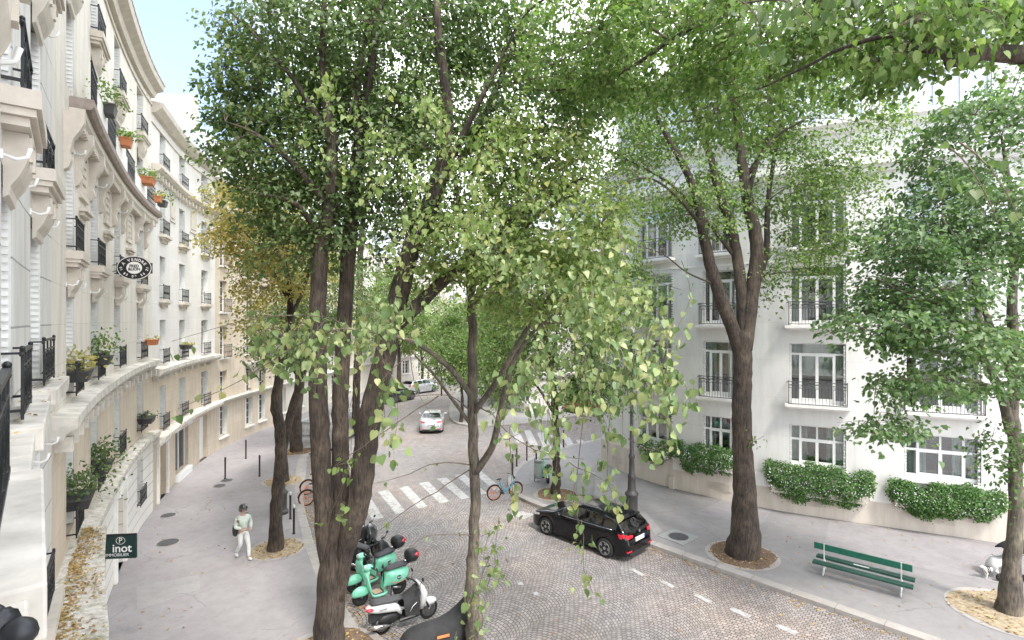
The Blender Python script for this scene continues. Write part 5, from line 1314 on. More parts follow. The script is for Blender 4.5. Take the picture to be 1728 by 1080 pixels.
def car(label, loc, rz, paint, kind='hatch', L=4.42, W=1.80, H=1.44, plate=None):
    """x runs from the nose (0) to the tail (L), y across, z up"""
    root = thing('parked_car', label, 'car', loc, rz)
    k = H/1.44
    if kind == 'hatch':
        top = [(0, .50), (.05, .64), (.25, .76), (.7, .88), (1.15, .96), (1.28, 1.0), (1.65, 1.22), (2.0, 1.38), (2.3, 1.43), (2.8, 1.44), (3.4, 1.40), (3.8, 1.34), (3.98, 1.28), (4.2, 1.06), (4.32, .95), (4.38, .80), (4.42, .55)]
        belt = [(0, .50), (.25, .74), (1.2, .93), (3.2, 1.0), (4.0, 1.03), (4.2, 1.0), (4.38, .78), (4.42, .55)]
    elif kind == 'sedan':
        top = [(0, .48), (.05, .62), (.3, .74), (.9, .86), (1.25, .93), (1.6, 1.12), (2.0, 1.34), (2.4, 1.41), (3.0, 1.40), (3.35, 1.30), (3.75, 1.08), (3.9, 1.03), (4.3, 1.0), (4.37, .85), (4.42, .55)]
        belt = [(0, .48), (.3, .72), (1.25, .90), (3.2, .95), (3.9, .98), (4.3, .95), (4.37, .8), (4.42, .55)]
    else:
        top = [(0, .60), (.05, .78), (.2, .95), (.9, 1.05), (1.1, 1.10), (1.5, 1.38), (1.75, 1.52), (2.2, 1.60), (3.4, 1.58), (4.0, 1.48), (4.2, 1.25), (4.36, 1.05), (4.40, .8), (4.42, .6)]
        belt = [(0, .60), (.2, .92), (1.1, 1.05), (3.5, 1.08), (4.2, 1.1), (4.36, 1.0), (4.42, .6)]; k = H/1.6
    s_ = L/4.42; fx = lambda tab, x: float(np.interp(x/s_, [a for a, _ in tab], [b for _, b in tab]))*k
    half = [(0, .70), (.08, .83), (.3, .93), (.8, .985), (1.5, 1), (3.4, 1), (3.9, .97), (4.25, .90), (4.36, .83), (4.42, .74)]
    wr = .325*k**.5; axf, axr = .86*s_, (.86+2.70)*s_; ar = wr+.055
    xs = sorted(set([round(v, 3) for v in np.linspace(0, L, 61)]+[round(a_*s_, 3) for a_, _ in top]+[round(ax+ar*math.cos(t), 3) for ax in (axf, axr) for t in np.linspace(0, math.pi, 13)]))
    xs = [x for x in xs if 0 <= x <= L]
    rings = []; n_ = 12
    for x in xs:
        w_ = W/2*fx(half, x)/k; zt = fx(top, x); zb_ = min(fx(belt, x), zt-.012); zl = .20+.06*max(0, 1-x/.3)+.08*max(0, 1-(L-x)/.3)
        for ax in (axf, axr):
            if abs(x-ax) < ar: zl = max(zl, wr+math.sqrt(ar*ar-(x-ax)**2))
        zl = min(zl, zb_-.06); g = max(0, (zt-zb_)); gh = min(1, g/.42)
        mid = min(zl+.62*(zb_-zl), .72*k if zl < .3 else zb_-.08)
        mid = max(mid, zl+.02)
        prof = [(w_*.965, zl), (w_*.995, (zl+mid)/2), (w_, mid), (w_*.992, mid+.6*(zb_-mid)), (w_*.955, zb_-.005), (w_*(.94-.03*gh), zb_+.02*gh+.004), (w_*(.93-.12*gh), zb_+g*.45), (w_*(.90-.20*gh), zb_+g*.82), (w_*(.84-.22*gh), zb_+g*.94), (w_*(.60-.1*gh), zb_+g*.985), (w_*.3, zb_+g), (0, zt+.004)]
        rings.append(prof)
    def face_part(i, j):
        x = (xs[i]+xs[i+1])/2/s_; g = (fx(top, x*s_)-fx(belt, x*s_))/k
        if kind == 'hatch': ws, rw, s0, s1 = (1.33, 1.98), (3.98, 4.24), 1.62, 3.98
        elif kind == 'sedan': ws, rw, s0, s1 = (1.3, 2.0), (3.28, 3.8), 1.6, 3.5
        else: ws, rw, s0, s1 = (1.15, 1.72), (4.0, 4.3), 1.42, 3.95
        if j in (5, 6) and s0 < x < s1 and g > .16:
            for pl in (2.62, 3.42 if kind != 'sedan' else 3.0):
                if abs(x-pl) < .05: return 'body'
            return 'side_window'
        if j >= 8 and ws[0] < x < ws[1]: return 'windscreen'
        if j >= 8 and rw[0] < x < rw[1]: return 'rear_window'
        return 'body'
    parts = {}
    for i in range(len(xs)-1):
        for j in range(n_-1):
            nm = face_part(i, j)
            for sg in (-1, 1):
                key = nm
                mb = parts.setdefault(key, MB())
                q = [(xs[i], sg*rings[i][j][0], rings[i][j][1]), (xs[i+1], sg*rings[i+1][j][0], rings[i+1][j][1]), (xs[i+1], sg*rings[i+1][j+1][0], rings[i+1][j+1][1]), (xs[i], sg*rings[i][j+1][0], rings[i][j+1][1])]
                mb.add(q, [(0, 1, 2, 3) if sg < 0 else (3, 2, 1, 0)], smooth=True)
    bm = parts['body']
    for i, fl in ((0, 1), (len(xs)-1, 0)):
        r_ = rings[i]; bm.add([(xs[i], -a, b) for a, b in r_]+[(xs[i], a, b) for a, b in r_[::-1]], [tuple(range(2*n_))])
    for nm, mb in parts.items():
        o = mb.build(nm, paint if nm == 'body' else 'car_glass', root, world=False)
        me = o.data; b_ = __import__('bmesh').new(); b_.from_mesh(me); __import__('bmesh').ops.remove_doubles(b_, verts=b_.verts, dist=.0008); b_.to_mesh(me); b_.free()
    mb = MB(); w2 = W/2-.06
    mb.box(.12, L-.12, -w2+.18, w2-.18, .17, .62*k); mb.box(1.5*s_, 3.9*s_, -w2+.12, w2-.12, .3, .86*k)
    for x in (1.9, 2.75): 
        for y in (-.36, .36): mb.box(x*s_, x*s_+.16, y-.22, y+.22, .8*k, 1.18*k); mb.box(x*s_+.02, x*s_+.12, y-.1, y+.1, 1.18*k, 1.3*k)
    mb.build('cabin', 'black_plastic', root, world=False)
    for ax in (axf, axr):
        for sg in (-1, 1): wheel(root, ax, sg*(W/2-.015), wr, .20, sg)
    mb = MB()
    for sg in (-1, 1): mb.tube([(x, sg*(W/2*fx(half, x)/k*.958+.004), fx(belt, x)+.002) for x in np.linspace(1.5*s_, 3.85*s_, 12)], .011, 5)
    mb.build('window_trim', 'chrome', root, world=False)
    for sg in (-1, 1):
        mb = MB(); mb.ball((1.62*s_, sg*(W/2+.09), 1.0*k), (.09, .11, .075), 12, 8); mb.box(1.6*s_, 1.68*s_, min(sg*(W/2-.08), sg*(W/2+.05)), max(sg*(W/2-.08), sg*(W/2+.05)), .94*k, .975*k); mb.build('mirror', paint, root, world=False)
        mb = MB(); zt = .80*k if kind != 'suv' else .98*k
        mb.loft([[(L-.34+dx*.9, sg*y*W/2, z+dz) for dz in (0, h_)] + [(L-.30+dx, sg*(y*W/2-.05), z+dz) for dz in (h_, 0)] for dx, y, z, h_ in ((0, .925, zt, .14), (.12, .915, zt-.01, .15), (.22, .87, zt-.01, .14), (.285, .76, zt-.005, .12), (.30, .55, zt+.02, .08))], smooth=False)
        mb.build('tail_lamp', 'lens_red', root, world=False)
        mb = MB(); mb.loft([[(x, sg*y*W/2, z+dz) for dz in (0, h_)]+[(x+.06, sg*(y*W/2-.05), z+dz) for dz in (h_, 0)] for x, y, z, h_ in ((.50, .965, .68*k, .07), (.25, .93, .63*k, .09), (.07, .80, .60*k, .09), (.02, .60, .57*k, .06))], smooth=False)
        mb.build('headlight', 'lens_clear', root, world=False)
        mb = MB(); mb.box(L-.05, L+.006, min(sg*.5, sg*.75), max(sg*.5, sg*.75), .36*k, .40*k); mb.build('rear_reflector', 'lens_red', root, world=False)
        for x in (1.95, 2.95):
            mb = MB(); y = sg*(W/2+.004); mb.box(x*s_+.3, x*s_+.48, y-.012, y+.012, .86*k, .885*k); mb.build('door_handle', paint, root, world=False)
    zp = .70*k if kind != 'suv' else .8*k
    mb = MB(); mb.box(L-.03, L+.012, -.27, .27, zp-.06, zp+.06); pl = mb.build('number_plate', 'plate', root, world=False)
    mb = MB(); mb.box(L+.0125, L+.014, .225, .265, zp-.055, zp+.055); mb.build('blue_band', 'blue_band', pl, world=False)
    if plate:
        mb = MB()            # the figures are too small to read in the photo
        for k in range(9):
            if k in (2, 6): continue
            y = -.20+k*.045; mb.box(L+.0125, L+.0145, y, y+.012, zp-.035, zp+.035); mb.box(L+.0125, L+.014, y+.0121, y+.028, zp-.035+.03*(k % 3), zp-.025+.03*(k % 3))
        mb.build('plate_figures', 'plate_ink', pl, world=False)
    for q in ((L-.10, L+.01, -.62, .62, .24, .34), (-.005, .08, -.55, .55, .24, .48)):
        mb = MB(); mb.box(*q); mb.build('bumper_trim', 'black_plastic', root, world=False)
    if kind == 'hatch':
        mb = MB(); mb.add([(x, sg*fx(half, x)/k*W/2*.42, fx(top, x)+.012) for x in np.linspace(2.1, 3.75, 8) for sg in (-1, 1)], [(2*i, 2*i+2, 2*i+3, 2*i+1) for i in range(7)], smooth=True)
        mb.build('sunroof', 'glass_dark', root, world=False)
        mb = MB()
        for sg in (-1, 1): mb.tube([(x, sg*.60, fx(top, x)+.01-.02*abs((x-2.9)/.9)) for x in np.linspace(2.1, 3.8, 8)], .014, 5)
        mb.build('roof_rail', 'black_plastic', root, world=False)
        mb = MB(); mb.box(3.86, 4.08, -.52, .52, 1.325, 1.35); mb.build('spoiler', paint, root, world=False)
        mb = MB(); mb.lathe([(.008, .0), (.05, .004), (.05, .012), (.04, .014)], (L-.03, 0, .93), 14, 'x'); mb.build('round_badge', 'chrome', root, world=False)
    return root
# black hatchback: rear towards us on the right
A_, B_ = at(920, 903, RD), at(1023, 943, RD)     # left-hand wheels, front and rear
dr_ = (B_-A_).normalized(); ang = math.atan2(dr_.y, dr_.x); nrm = Vector((-dr_.y, dr_.x, 0))   # +y local
org = A_-dr_*.86+nrm*.9
car('glossy black hatchback parked along the right kerb with its red tail lamps towards the bench', (org.x, org.y, RD), ang, 'car_black', 'hatch', plate='EJ-764-YG')
p = at(745, 712, RD); car('silver saloon car waiting at the far crossing', (p.x-.6, p.y-.2, RD), R(96)+math.pi, 'car_silver', 'sedan', 4.4, 1.75, 1.45)
p = at(690, 673, RD); car('dark off-road car parked by the far left kerb under the trees', (p.x+.1, p.y+.4, RD), R(62)+math.pi, 'car_dark', 'suv', 4.4, 1.85, 1.62)
p = at(712, 664, RD); car('grey car parked behind the dark off-road car far down the street', (p.x+.9, p.y+2.6, RD), R(55)+math.pi, 'car_silver', 'suv', 4.3, 1.8, 1.55)
p = at(974, 703, RD); car('red car parked in the side street behind the young tree', (p.x-.6, p.y+1.2, RD), R(35), 'car_red', 'hatch', 4.0, 1.7, 1.42)
p = at(1000, 690, RD); car('pale car parked deeper in the side street', (p.x+1.5, p.y+3, RD), R(38), 'car_silver', 'sedan', 4.3, 1.75, 1.42)

# ------------------------------------------------------------------ two-wheelers (x forward, y left)
def tyre(mb, x, r, w_, y=0): mb.lathe([(r*.68, -w_*.35), (r*.85, -w_/2), (r, -w_*.25), (r, w_*.25), (r*.85, w_/2), (r*.68, w_*.35)], (x, y, r), 24, 'y')
def moto_wheel(root, x, r, w_, spokes=5, mat_='black_plastic'):
    mb = MB(); tyre(mb, x, r, w_); o = mb.build('wheel', 'tyre', root, world=False)
    mb = MB(); mb.lathe([(r*.62, -w_*.36), (r*.69, -w_*.36), (r*.69, w_*.36), (r*.62, w_*.36), (r*.62, -w_*.36)], (x, 0, r), 20, 'y')
    for k in range(spokes):
        a = k*2*math.pi/spokes+.3; mb.bar((x, 0, r), (x+r*.64*math.cos(a), 0, r+r*.64*math.sin(a)), .03, .05, (0, 1, 0))
    mb.lathe([(.03, -w_*.5), (.045, -.01), (.045, .01), (.03, w_*.5)], (x, 0, r), 10, 'y'); mb.build('rim', mat_, o, world=False)
def retro_scooter(label, loc, rz):
    root = thing('scooter', label, 'scooter', loc, rz, 'mint green shared scooters')
    moto_wheel(root, 1.28, .235, .11); moto_wheel(root, .10, .235, .12)
    # rear body: two swollen cowls and a tail
    mb = MB(); rings = []
    for x, w_, z0, z1 in ((-.20, .06, .58, .70), (-.12, .17, .46, .76), (.0, .225, .40, .79), (.15, .245, .36, .80), (.32, .235, .34, .80), (.46, .19, .34, .79), (.55, .14, .34, .76), (.60, .13, .33, .55), (.64, .15, .26, .34)):
        c = (z0+z1)/2; h = (z1-z0)/2
        rings.append([(x, w_*math.copysign(abs(math.sin(a))**.75, math.sin(a)), c+h*math.copysign(abs(math.cos(a))**.7, math.cos(a))) for a in np.linspace(0, 2*math.pi, 19)[:-1]])
    mb.loft(rings); mb.build('body', 'mint', root, world=False)
    # floor and leg shield in one swept sheet
    mb = MB(); prof = [(.52, .24, .17), (.62, .225, .20), (.80, .22, .20), (.93, .24, .20), (1.0, .29, .205), (1.05, .42, .225), (1.09, .60, .225), (1.12, .78, .19), (1.13, .90, .12)]
    rings = []
    for x, z, w_ in prof:
        ring = [(x+.03*(y/w_)**2*(-1 if z > .3 else 0), y, z+(.015 if z < .3 else 0)) for y in np.linspace(-w_, w_, 9)]
        ring += [(a+(.045 if z > .3 else 0), b, c-(.06 if z < .3 else .0)) for a, b, c in ring[::-1]]
        rings.append(ring)
    mb.loft(rings); mb.build('leg_shield', 'mint', root, world=False)
    mb = MB(); mb.box(.62, .92, -.16, .16, .252, .262); mb.build('floor_mat', 'seat_grey', root, world=False)
    mb = MB(); mb.box(.66, .9, -.13, .13, .262, .266); mb.build('leaf_tray', 'tan', root, world=False)
    mb = MB(); mb.ball((1.27, 0, .34), (.27, .115, .20), 16, 10, lambda p: (p[0], p[1], max(p[2], -.25))); mb.build('front_fender', 'mint', root, world=False)
    mb = MB(); mb.tube([(1.13, 0, .55), (1.08, 0, .80), (1.04, 0, .98)], [.07, .075, .06], 12); mb.ball((1.05, 0, 1.02), (.15, .13, .085), 14, 9); mb.build('steering_head', 'mint', root, world=False)
    mb = MB(); mb.lathe([(.02, .07), (.07, .055), (.075, 0)], (1.12, 0, 1.03), 16, 'x'); mb.build('headlight', 'lens_clear', root, world=False)
    mb = MB(); mb.tube([(.93, -.36, 1.03), (.98, -.2, 1.05), (1.03, 0, 1.04), (.98, .2, 1.05), (.93, .36, 1.03)], .018, 8)
    for sy in (-1, 1):
        mb.tube([(.92, sy*.37, 1.03), (.90, sy*.26, 1.04)], .026, 8); mb.tube([(1.0, sy*.27, 1.05), (1.02, sy*.34, 1.22)], .008, 6); mb.ball((1.02, sy*.37, 1.26), (.02, .065, .05), 12, 8)
    mb.build('handlebar', 'black_plastic', root, world=False)
    mb = MB(); rings = []
    for x, w_, z, h in ((-.16, .07, .84, .03), (-.10, .13, .86, .045), (.08, .155, .865, .055), (.25, .15, .85, .05), (.36, .14, .84, .05), (.50, .11, .83, .045), (.56, .05, .82, .03)):
        rings.append([(x, w_*math.sin(a), z+h*math.copysign(abs(math.cos(a))**.6, math.cos(a))) for a in np.linspace(0, 2*math.pi, 17)[:-1]])
    mb.loft(rings); mb.build('seat', 'seat_grey', root, world=False)
    mb = MB()
    for sy in (-1, 1): mb.tube([(.0, sy*.1, .80), (-.18, sy*.12, .82), (-.36, sy*.1, .86)], .012, 6)
    mb.box(-.42, -.14, -.12, .12, .86, .875); mb.build('rack', 'chrome', root, world=False)
    mb = MB(); mb.ball((-.30, 0, 1.04), (.20, .22, .175), 18, 12, lambda p: (math.copysign(abs(p[0])**.7, p[0]), math.copysign(abs(p[1])**.7, p[1]), math.copysign(abs(p[2])**.75, p[2]))); bx_ = mb.build('top_box', 'black_plastic', root, world=False)
    mb = MB(); mb.ball((-.475, 0, 1.09), (.045, .15, .07), 14, 8); mb.ball((-.38, -.17, 1.09), (.11, .055, .065), 14, 8); mb.ball((-.38, .17, 1.09), (.11, .055, .065), 14, 8); mb.build('reflector', 'lens_red', bx_, world=False)
    mb = MB(); mb.ball((-.21, 0, .62), (.03, .06, .04), 10, 7); mb.build('tail_lamp', 'lens_red', root, world=False)
    mb = MB(); mb.tube([(1.22, .07, .30), (1.28, .075, .235)], .02, 8); mb.tube([(.30, -.13, .30), (-.1, -.16, .33), (-.26, -.16, .36)], [.03, .045, .045], 10); mb.tube([(.1, .12, .235), (.35, .12, .3)], .035, 8); mb.tube([(.36, .1, .27), (.40, .26, .03)], .013, 6); mb.tube([(.36, -.1, .27), (.40, -.26, .03)], .013, 6)
    mb.build('engine', 'metal', root, world=False)
    for sy in (-1, 1):
        mb = MB(); mb.lathe([(.01, .0), (.062, .0), (.062, .006*sy), (.01, .008*sy)], (.20, sy*.246, .60), 18, 'y'); rd = mb.build('round_badge', 'black_plastic', root, world=False)
        mb = MB(); mb.tube([(.20+.045*math.cos(a), sy*.256, .60+.022*math.sin(a)) for a in np.linspace(0, 6.28, 12)], .004, 4, False); mb.bar((.14, sy*.256, .60), (.26, sy*.256, .60), .006); mb.build('badge_mark', 'frame_white', rd, world=False)
        mb = MB(); mb.tube([(-.02, sy*.235, .50), (.10, sy*.25, .46), (.30, sy*.245, .46), (.44, sy*.21, .50)], .008, 4); mb.build('yellow_trim', 'orange', root, world=False)
    mb = MB(); mb.tube([(.60, .05, .28), (.60, .05, .9), (.60, .0, .98), (.60, -.05, .9), (.60, -.05, .86)], .02, 8); mb.build('lock', 'black_plastic', root, world=False)
    return root
def px_pose(front, rear, z=RD):
    a, b = at(*front, z), at(*rear, z); return a, b
# wheel contacts in the photo: front (608,1023) / rear (694,1002)
a = at(608, 1022, RD); b = at(694, 994, RD); d = (a-b).normalized(); an = math.atan2(d.y, d.x); o = a-d*1.28
retro_scooter('mint green retro scooter with black top box, directly behind the white and black scooter', (o.x, o.y, RD), an)
a = at(598, 1000, RD); b = at(676, 966, RD); d = (a-b).normalized(); an2 = math.atan2(d.y, d.x); o = a-d*1.28
retro_scooter('mint green retro scooter with black top box, half hidden behind the big trunk', (o.x, o.y, RD), an2)

def maxi_scooter(label, loc, rz, paint='white_paint', apron=True, cat='scooter', name='scooter', name_=None):
    root = thing(name, label, cat, loc, rz)
    moto_wheel(root, 1.32, .27, .12, 3, 'metal'); moto_wheel(root, 0, .27, .14, 5, 'metal')
    mb = MB(); rings = []
    for x, w_, z0, z1 in ((-.42, .05, .74, .80), (-.34, .12, .66, .82), (-.15, .165, .60, .84), (.1, .18, .55, .83), (.35, .17, .50, .76), (.5, .14, .36, .6)):
        c = (z0+z1)/2; h = (z1-z0)/2; rings.append([(x, w_*math.sin(a), c+h*math.copysign(abs(math.cos(a))**.7, math.cos(a))) for a in np.linspace(0, 2*math.pi, 17)[:-1]])
    mb.loft(rings); mb.build('body', paint, root, world=False)
    mb = MB()
    for sy in (-1, 1): mb.ball((-.33, sy*.09, .755), (.12, .06, .045), 12, 8)
    mb.build('tail_lamp', 'lens_red', root, world=False)
    mb = MB(); rings = []
    for x, w_, z, h in ((-.30, .08, .86, .03), (-.18, .145, .88, .05), (.05, .16, .86, .05), (.18, .15, .83, .05), (.40, .14, .82, .05), (.55, .08, .80, .03)):
        rings.append([(x, w_*math.sin(a), z+h*math.copysign(abs(math.cos(a))**.6, math.cos(a))) for a in np.linspace(0, 2*math.pi, 17)[:-1]])
    mb.loft(rings); mb.build('seat', 'seat_grey', root, world=False)
    mb = MB(); mb.loft([[(x, y, z) for y in (-w_, -w_*.5, w_*.5, w_)]+[(x+t_, y, z) for y in (w_, w_*.5, -w_*.5, -w_)] for x, z, w_, t_ in ((.98, .42, .2, .1), (1.02, .62, .24, .14), (1.03, .82, .24, .16), (1.0, 1.0, .18, .12), (.96, 1.12, .1, .05))]); mb.build('front_fairing', paint, root, world=False)
    mb = MB(); mb.ball((1.32, 0, .42), (.26, .08, .16), 14, 9, lambda p: (p[0], p[1], max(p[2], -.2))); mb.build('front_fender', paint, root, world=False)
    mb = MB(); mb.box(.45, 1.0, -.17, .17, .24, .36); mb.ball((.2, 0, .36), (.36, .12, .16), 12, 8); mb.box(-.34, .1, -.06, .06, .40, .60)
    mb.tube([(1.12, 0, .8), (1.3, .08, .34)], .03, 8); mb.tube([(1.12, 0, .8), (1.3, -.08, .34)], .03, 8); mb.tube([(.4, .1, .25), (.43, .24, .03)], .014, 6)
    mb.build('engine', 'black_plastic', root, world=False)
    mb = MB(); mb.tube([(.2, -.16, .27), (-.08, -.17, .29), (-.42, -.17, .36)], [.035, .06, .06], 12); mb.box(.42, .98, -.20, -.175, .30, .345); mb.box(.42, .98, .175, .20, .30, .345); mb.build('exhaust', 'chrome', root, world=False)
    mb = MB(); mb.tube([(.88, -.36, 1.07), (.94, -.18, 1.08), (.96, 0, 1.08), (.94, .18, 1.08), (.88, .36, 1.07)], .018, 8)
    for sy in (-1, 1): mb.tube([(.86, sy*.38, 1.07), (.86, sy*.25, 1.07)], .025, 8); mb.tube([(.95, sy*.25, 1.08), (1.0, sy*.32, 1.24)], .008, 6); mb.ball((1.0, sy*.35, 1.27), (.02, .07, .045), 12, 8)
    mb.build('handlebar', 'black_plastic', root, world=False)
    if apron:
        mb = MB(); rings = []
        for t in np.linspace(0, 1, 8):
            x = .96-.42*t; z0 = .32+.1*t; z1 = 1.05-.22*t; w_ = .28-.03*t
            rings.append([(x+.02*math.sin(k*2.1+t*9), w_*math.cos(a)*(1+.05*math.sin(k*3.3)), z0+(z1-z0)*max(0, math.sin(a))) for k, a in enumerate(np.linspace(-.05, math.pi+.05, 13))])
        mb.loft(rings, closed=False, cap=False); ap = mb.build('leg_apron', 'cloth_black', root, world=False)
        for sy in (-1, 1): mb = MB(); mb.tube([(.66, sy*.285, .50), (.74, sy*.292, .62), (.86, sy*.295, .70)], .010, 5); mb.build('reflective_piping', 'frame_white', ap, world=False)
    if name_:
        for sy in (-1, 1):
            me = text_mesh(name_, .075, 'black_plastic', .001); o_ = bpy.data.objects.new('lettering', me); COL.objects.link(o_); o_.parent = root; o_.location = (-.02, sy*.184, .72); o_.rotation_euler = (math.pi/2, 0, 0 if sy < 0 else math.pi)
    return root
rb = at(644, 1070, RD); fb = at(727, 1041, RD); d = (fb-rb).normalized(); o = rb
maxi_scooter('white and black scooter with black leg apron, beside the covered scooter', (rb.x, rb.y, RD), math.atan2(d.y, d.x), name_='Xenter')
p = at(606, 968, RD); maxi_scooter('black motorcycle with tan front fork parked behind the mint scooters', (p.x-.2, p.y+.2, RD), R(-20)+math.pi*0, 'black_plastic', False, 'motorcycle', 'motorcycle', None)
p = at(600, 940, RD); maxi_scooter('dark scooter at the far end of the row, mostly behind the big trunk', (p.x-.5, p.y+.3, RD), R(-15), 'car_dark', True, 'scooter', 'scooter', None)
# scooter under a black rain cover at the bottom edge
p = at(725, 1085, RD)
t = thing('covered_scooter', 'scooter under a black rain cover with an orange strip at the bottom edge', 'scooter', (p.x+.36, p.y-.45, RD), R(24))
mb = MB(); rings = []
for x, w_, h in ((-1.05, .16, .45), (-.95, .34, .72), (-.6, .37, .86), (-.2, .36, .86), (.15, .38, .92), (.42, .42, 1.10), (.62, .36, 1.30), (.74, .20, 1.34), (.86, .22, 1.0), (1.0, .16, .5)):
    rings.append([(x+.02*math.sin(k*2.7+x*7), w_*math.cos(a)*(1.16-.16*math.sin(a))*(1+.05*math.sin(k*2.3+x*5)), .12+(h-.12)*max(0, math.sin(a))**.8) for k, a in enumerate(np.linspace(0, math.pi, 17))])
mb.loft(rings, closed=False, cap=False); cv = mb.build('rain_cover', 'cloth_black', t, world=False)
sb_ = cv.modifiers.new('s', 'SUBSURF'); sb_.levels = 1; sb_.render_levels = 2
mb = MB(); mb.box(-.22, .08, -.33, -.31, .60, .66); st = mb.build('reflective_strip', 'orange', cv, world=False); st.location = (0, -.055, .02)
for x in (-.75, .75):
    mb = MB(); tyre(mb, x, .26, .12); mb.build('wheel', 'tyre', t, world=False)

# ------------------------------------------------------------------ shared bicycles
simple('bike_blue', (.06, .30, .42), .35, var=.1); simple('bike_red', (.70, .20, .07), .45, var=.1)
def bicycle(label, loc, rz):
    root = thing('bicycle', label, 'bicycle', loc, rz, 'blue shared bicycles with red wheels')
    for x in (0, 1.08):
        mb = MB(); mb.tube([(x+.33*math.cos(a), 0, .335+.33*math.sin(a)) for a in np.linspace(0, 2*math.pi, 33)], .026, 6, False); wo = mb.build('wheel', 'tyre', root, world=False)
        mb = MB(); mb.tube([(x+.295*math.cos(a), 0, .335+.295*math.sin(a)) for a in np.linspace(0, 2*math.pi, 33)], .011, 6, False)
        for k in range(16): a = k*math.pi/8; mb.bar((x, .02*(-1)**k, .335), (x+.29*math.cos(a), 0, .335+.29*math.sin(a)), .006)
        mb.lathe([(.02, -.04), (.045, -.02), (.045, .02), (.02, .04)], (x, 0, .335), 12, 'y')
        mb.build('rim', 'bike_red', wo, world=False)
        mb = MB(); mb.tube([(x+.365*math.cos(a), 0, .335+.365*math.sin(a)) for a in np.linspace(.3 if x else .9, 2.5 if x else 3.0, 12)], .02, 5); mb.build('mudguard', 'black_plastic', root, world=False)
    mb = MB(); mb.tube([(1.08, .045, .335), (1.0, .045, .62), (.96, 0, .78), (.93, 0, .98)], .02, 7); mb.tube([(1.08, -.045, .335), (1.0, -.045, .62), (.96, 0, .74)], .02, 7)
    mb.tube([(.96, 0, .72), (.80, 0, .50), (.48, 0, .33), (.36, 0, .32)], [.035, .04, .04, .03], 8); mb.tube([(.40, 0, .32), (.28, 0, .80)], .026, 8)
    mb.tube([(.38, 0, .32), (0, .05, .335)], .016, 6); mb.tube([(.30, 0, .70), (0, .05, .335)], .014, 6); mb.tube([(.52, 0, .36), (.32, 0, .62)], .02, 6); mb.build('frame', 'bike_blue', root, world=False)
    mb = MB(); mb.ball((.24, 0, .92), (.14, .07, .035), 12, 7); mb.tube([(.28, 0, .78), (.26, 0, .90)], .014, 6); mb.build('saddle', 'black_plastic', root, world=False)
    mb = MB(); mb.tube([(.78, -.29, 1.02), (.88, -.2, 1.05), (.93, 0, 1.0), (.88, .2, 1.05), (.78, .29, 1.02)], .013, 6); mb.ball((.99, 0, .90), (.05, .06, .06), 10, 7); mb.build('handlebar', 'black_plastic', root, world=False)
    mb = MB(); mb.lathe([(.02, -.02), (.09, -.015), (.09, .015), (.02, .02)], (.42, .06, .30), 16, 'y'); mb.bar((.42, .1, .30), (.52, .1, .18), .018); mb.bar((.42, -.06, .30), (.32, -.06, .42), .018); mb.box(.46, .58, .09, .17, .165, .19); mb.box(.26, .38, -.15, -.07, .41, .435); mb.build('pedals', 'black_plastic', root, world=False)
    return root
def bike_at(label, pr, pf, z): a, b = at(*pr, z), at(*pf, z); d = (b-a).normalized(); return bicycle(label, (a.x, a.y, z), math.atan2(d.y, d.x))
bike_at('blue shared bicycle with red wheels standing alone near the young tree on the right', (834, 844), (873, 838), RD)
a = at(517, 853, RD); bicycle('blue shared bicycle with red wheels left of the big trunk, nearer of the two', (a.x, a.y, RD), R(35))
a = at(518, 838, RD); bicycle('blue shared bicycle with red wheels left of the big trunk, farther of the two', (a.x-.1, a.y+.3, RD), R(40))

# ------------------------------------------------------------------ street furniture
simple('bollard_iron', (.045, .032, .030), .45, .2, var=.15); simple('bench_green', (.007, .12, .075), .4, var=.25, scale=14, bmp=.15); simple('bench_slat', (.015, .07, .052), .45, var=.3, scale=14, bmp=.2); simple('bench_iron', (.62, .64, .62), .5, var=.12)
simple('lamp_iron', (.075, .07, .07), .5, .2, var=.2); simple('cabinet_grey', (.30, .31, .30), .6, var=.12, scale=5); simple('skip_grey', (.42, .43, .44), .7, .1, var=.35, scale=4); simple('globe', (.85, .85, .83), .3, var=.02)
def bollard(px, py, label, h=1.1, z=0):
    p = at(px, py, z); t = thing('bollard', label, 'bollard', (p.x, p.y, z), 0, 'thin dark bollards along the pavements')
    mb = MB(); mb.lathe([(.055, 0), (.055, .04), (.042, .05), (.042, h-.16), (.048, h-.15), (.048, h-.13)], (0, 0, 0), 14); mb.build('post', 'bollard_iron', t, world=False)
    mb = MB(); mb.lathe([(.043, h-.13), (.045, h-.12), (.045, h-.04), (.035, h-.01), (.01, h)], (0, 0, 0), 14); mb.build('cap', 'bench_iron' if label.startswith('white') else 'bollard_iron', t, world=False)
bollard(380, 808, 'dark bollard beside the two round manhole covers on the left pavement')
bollard(415, 774, 'dark bollard farthest up the left pavement, nearest the beige house')
bollard(438, 804, 'dark bollard on the left pavement between the other bollards and the leaning tree')
bollard(490, 876, 'white topped bollard just right of the walking person\'s tree, farther of the pair')
bollard(496, 901, 'white topped bollard just right of the walking person\'s tree, nearer of the pair')
bollard(865, 802, 'dark bollard behind the lone bicycle, nearest the road corner')
bollard(872, 787, 'dark bollard behind the lone bicycle, right of the nearest one')
bollard(889, 777, 'dark bollard to the right behind the lone bicycle at the crossing kerb')
bollard(951, 755, 'dark bollard right behind the young slim tree at the side street')
bollard(905, 800, 'dark bollard beside the clear litter bag')
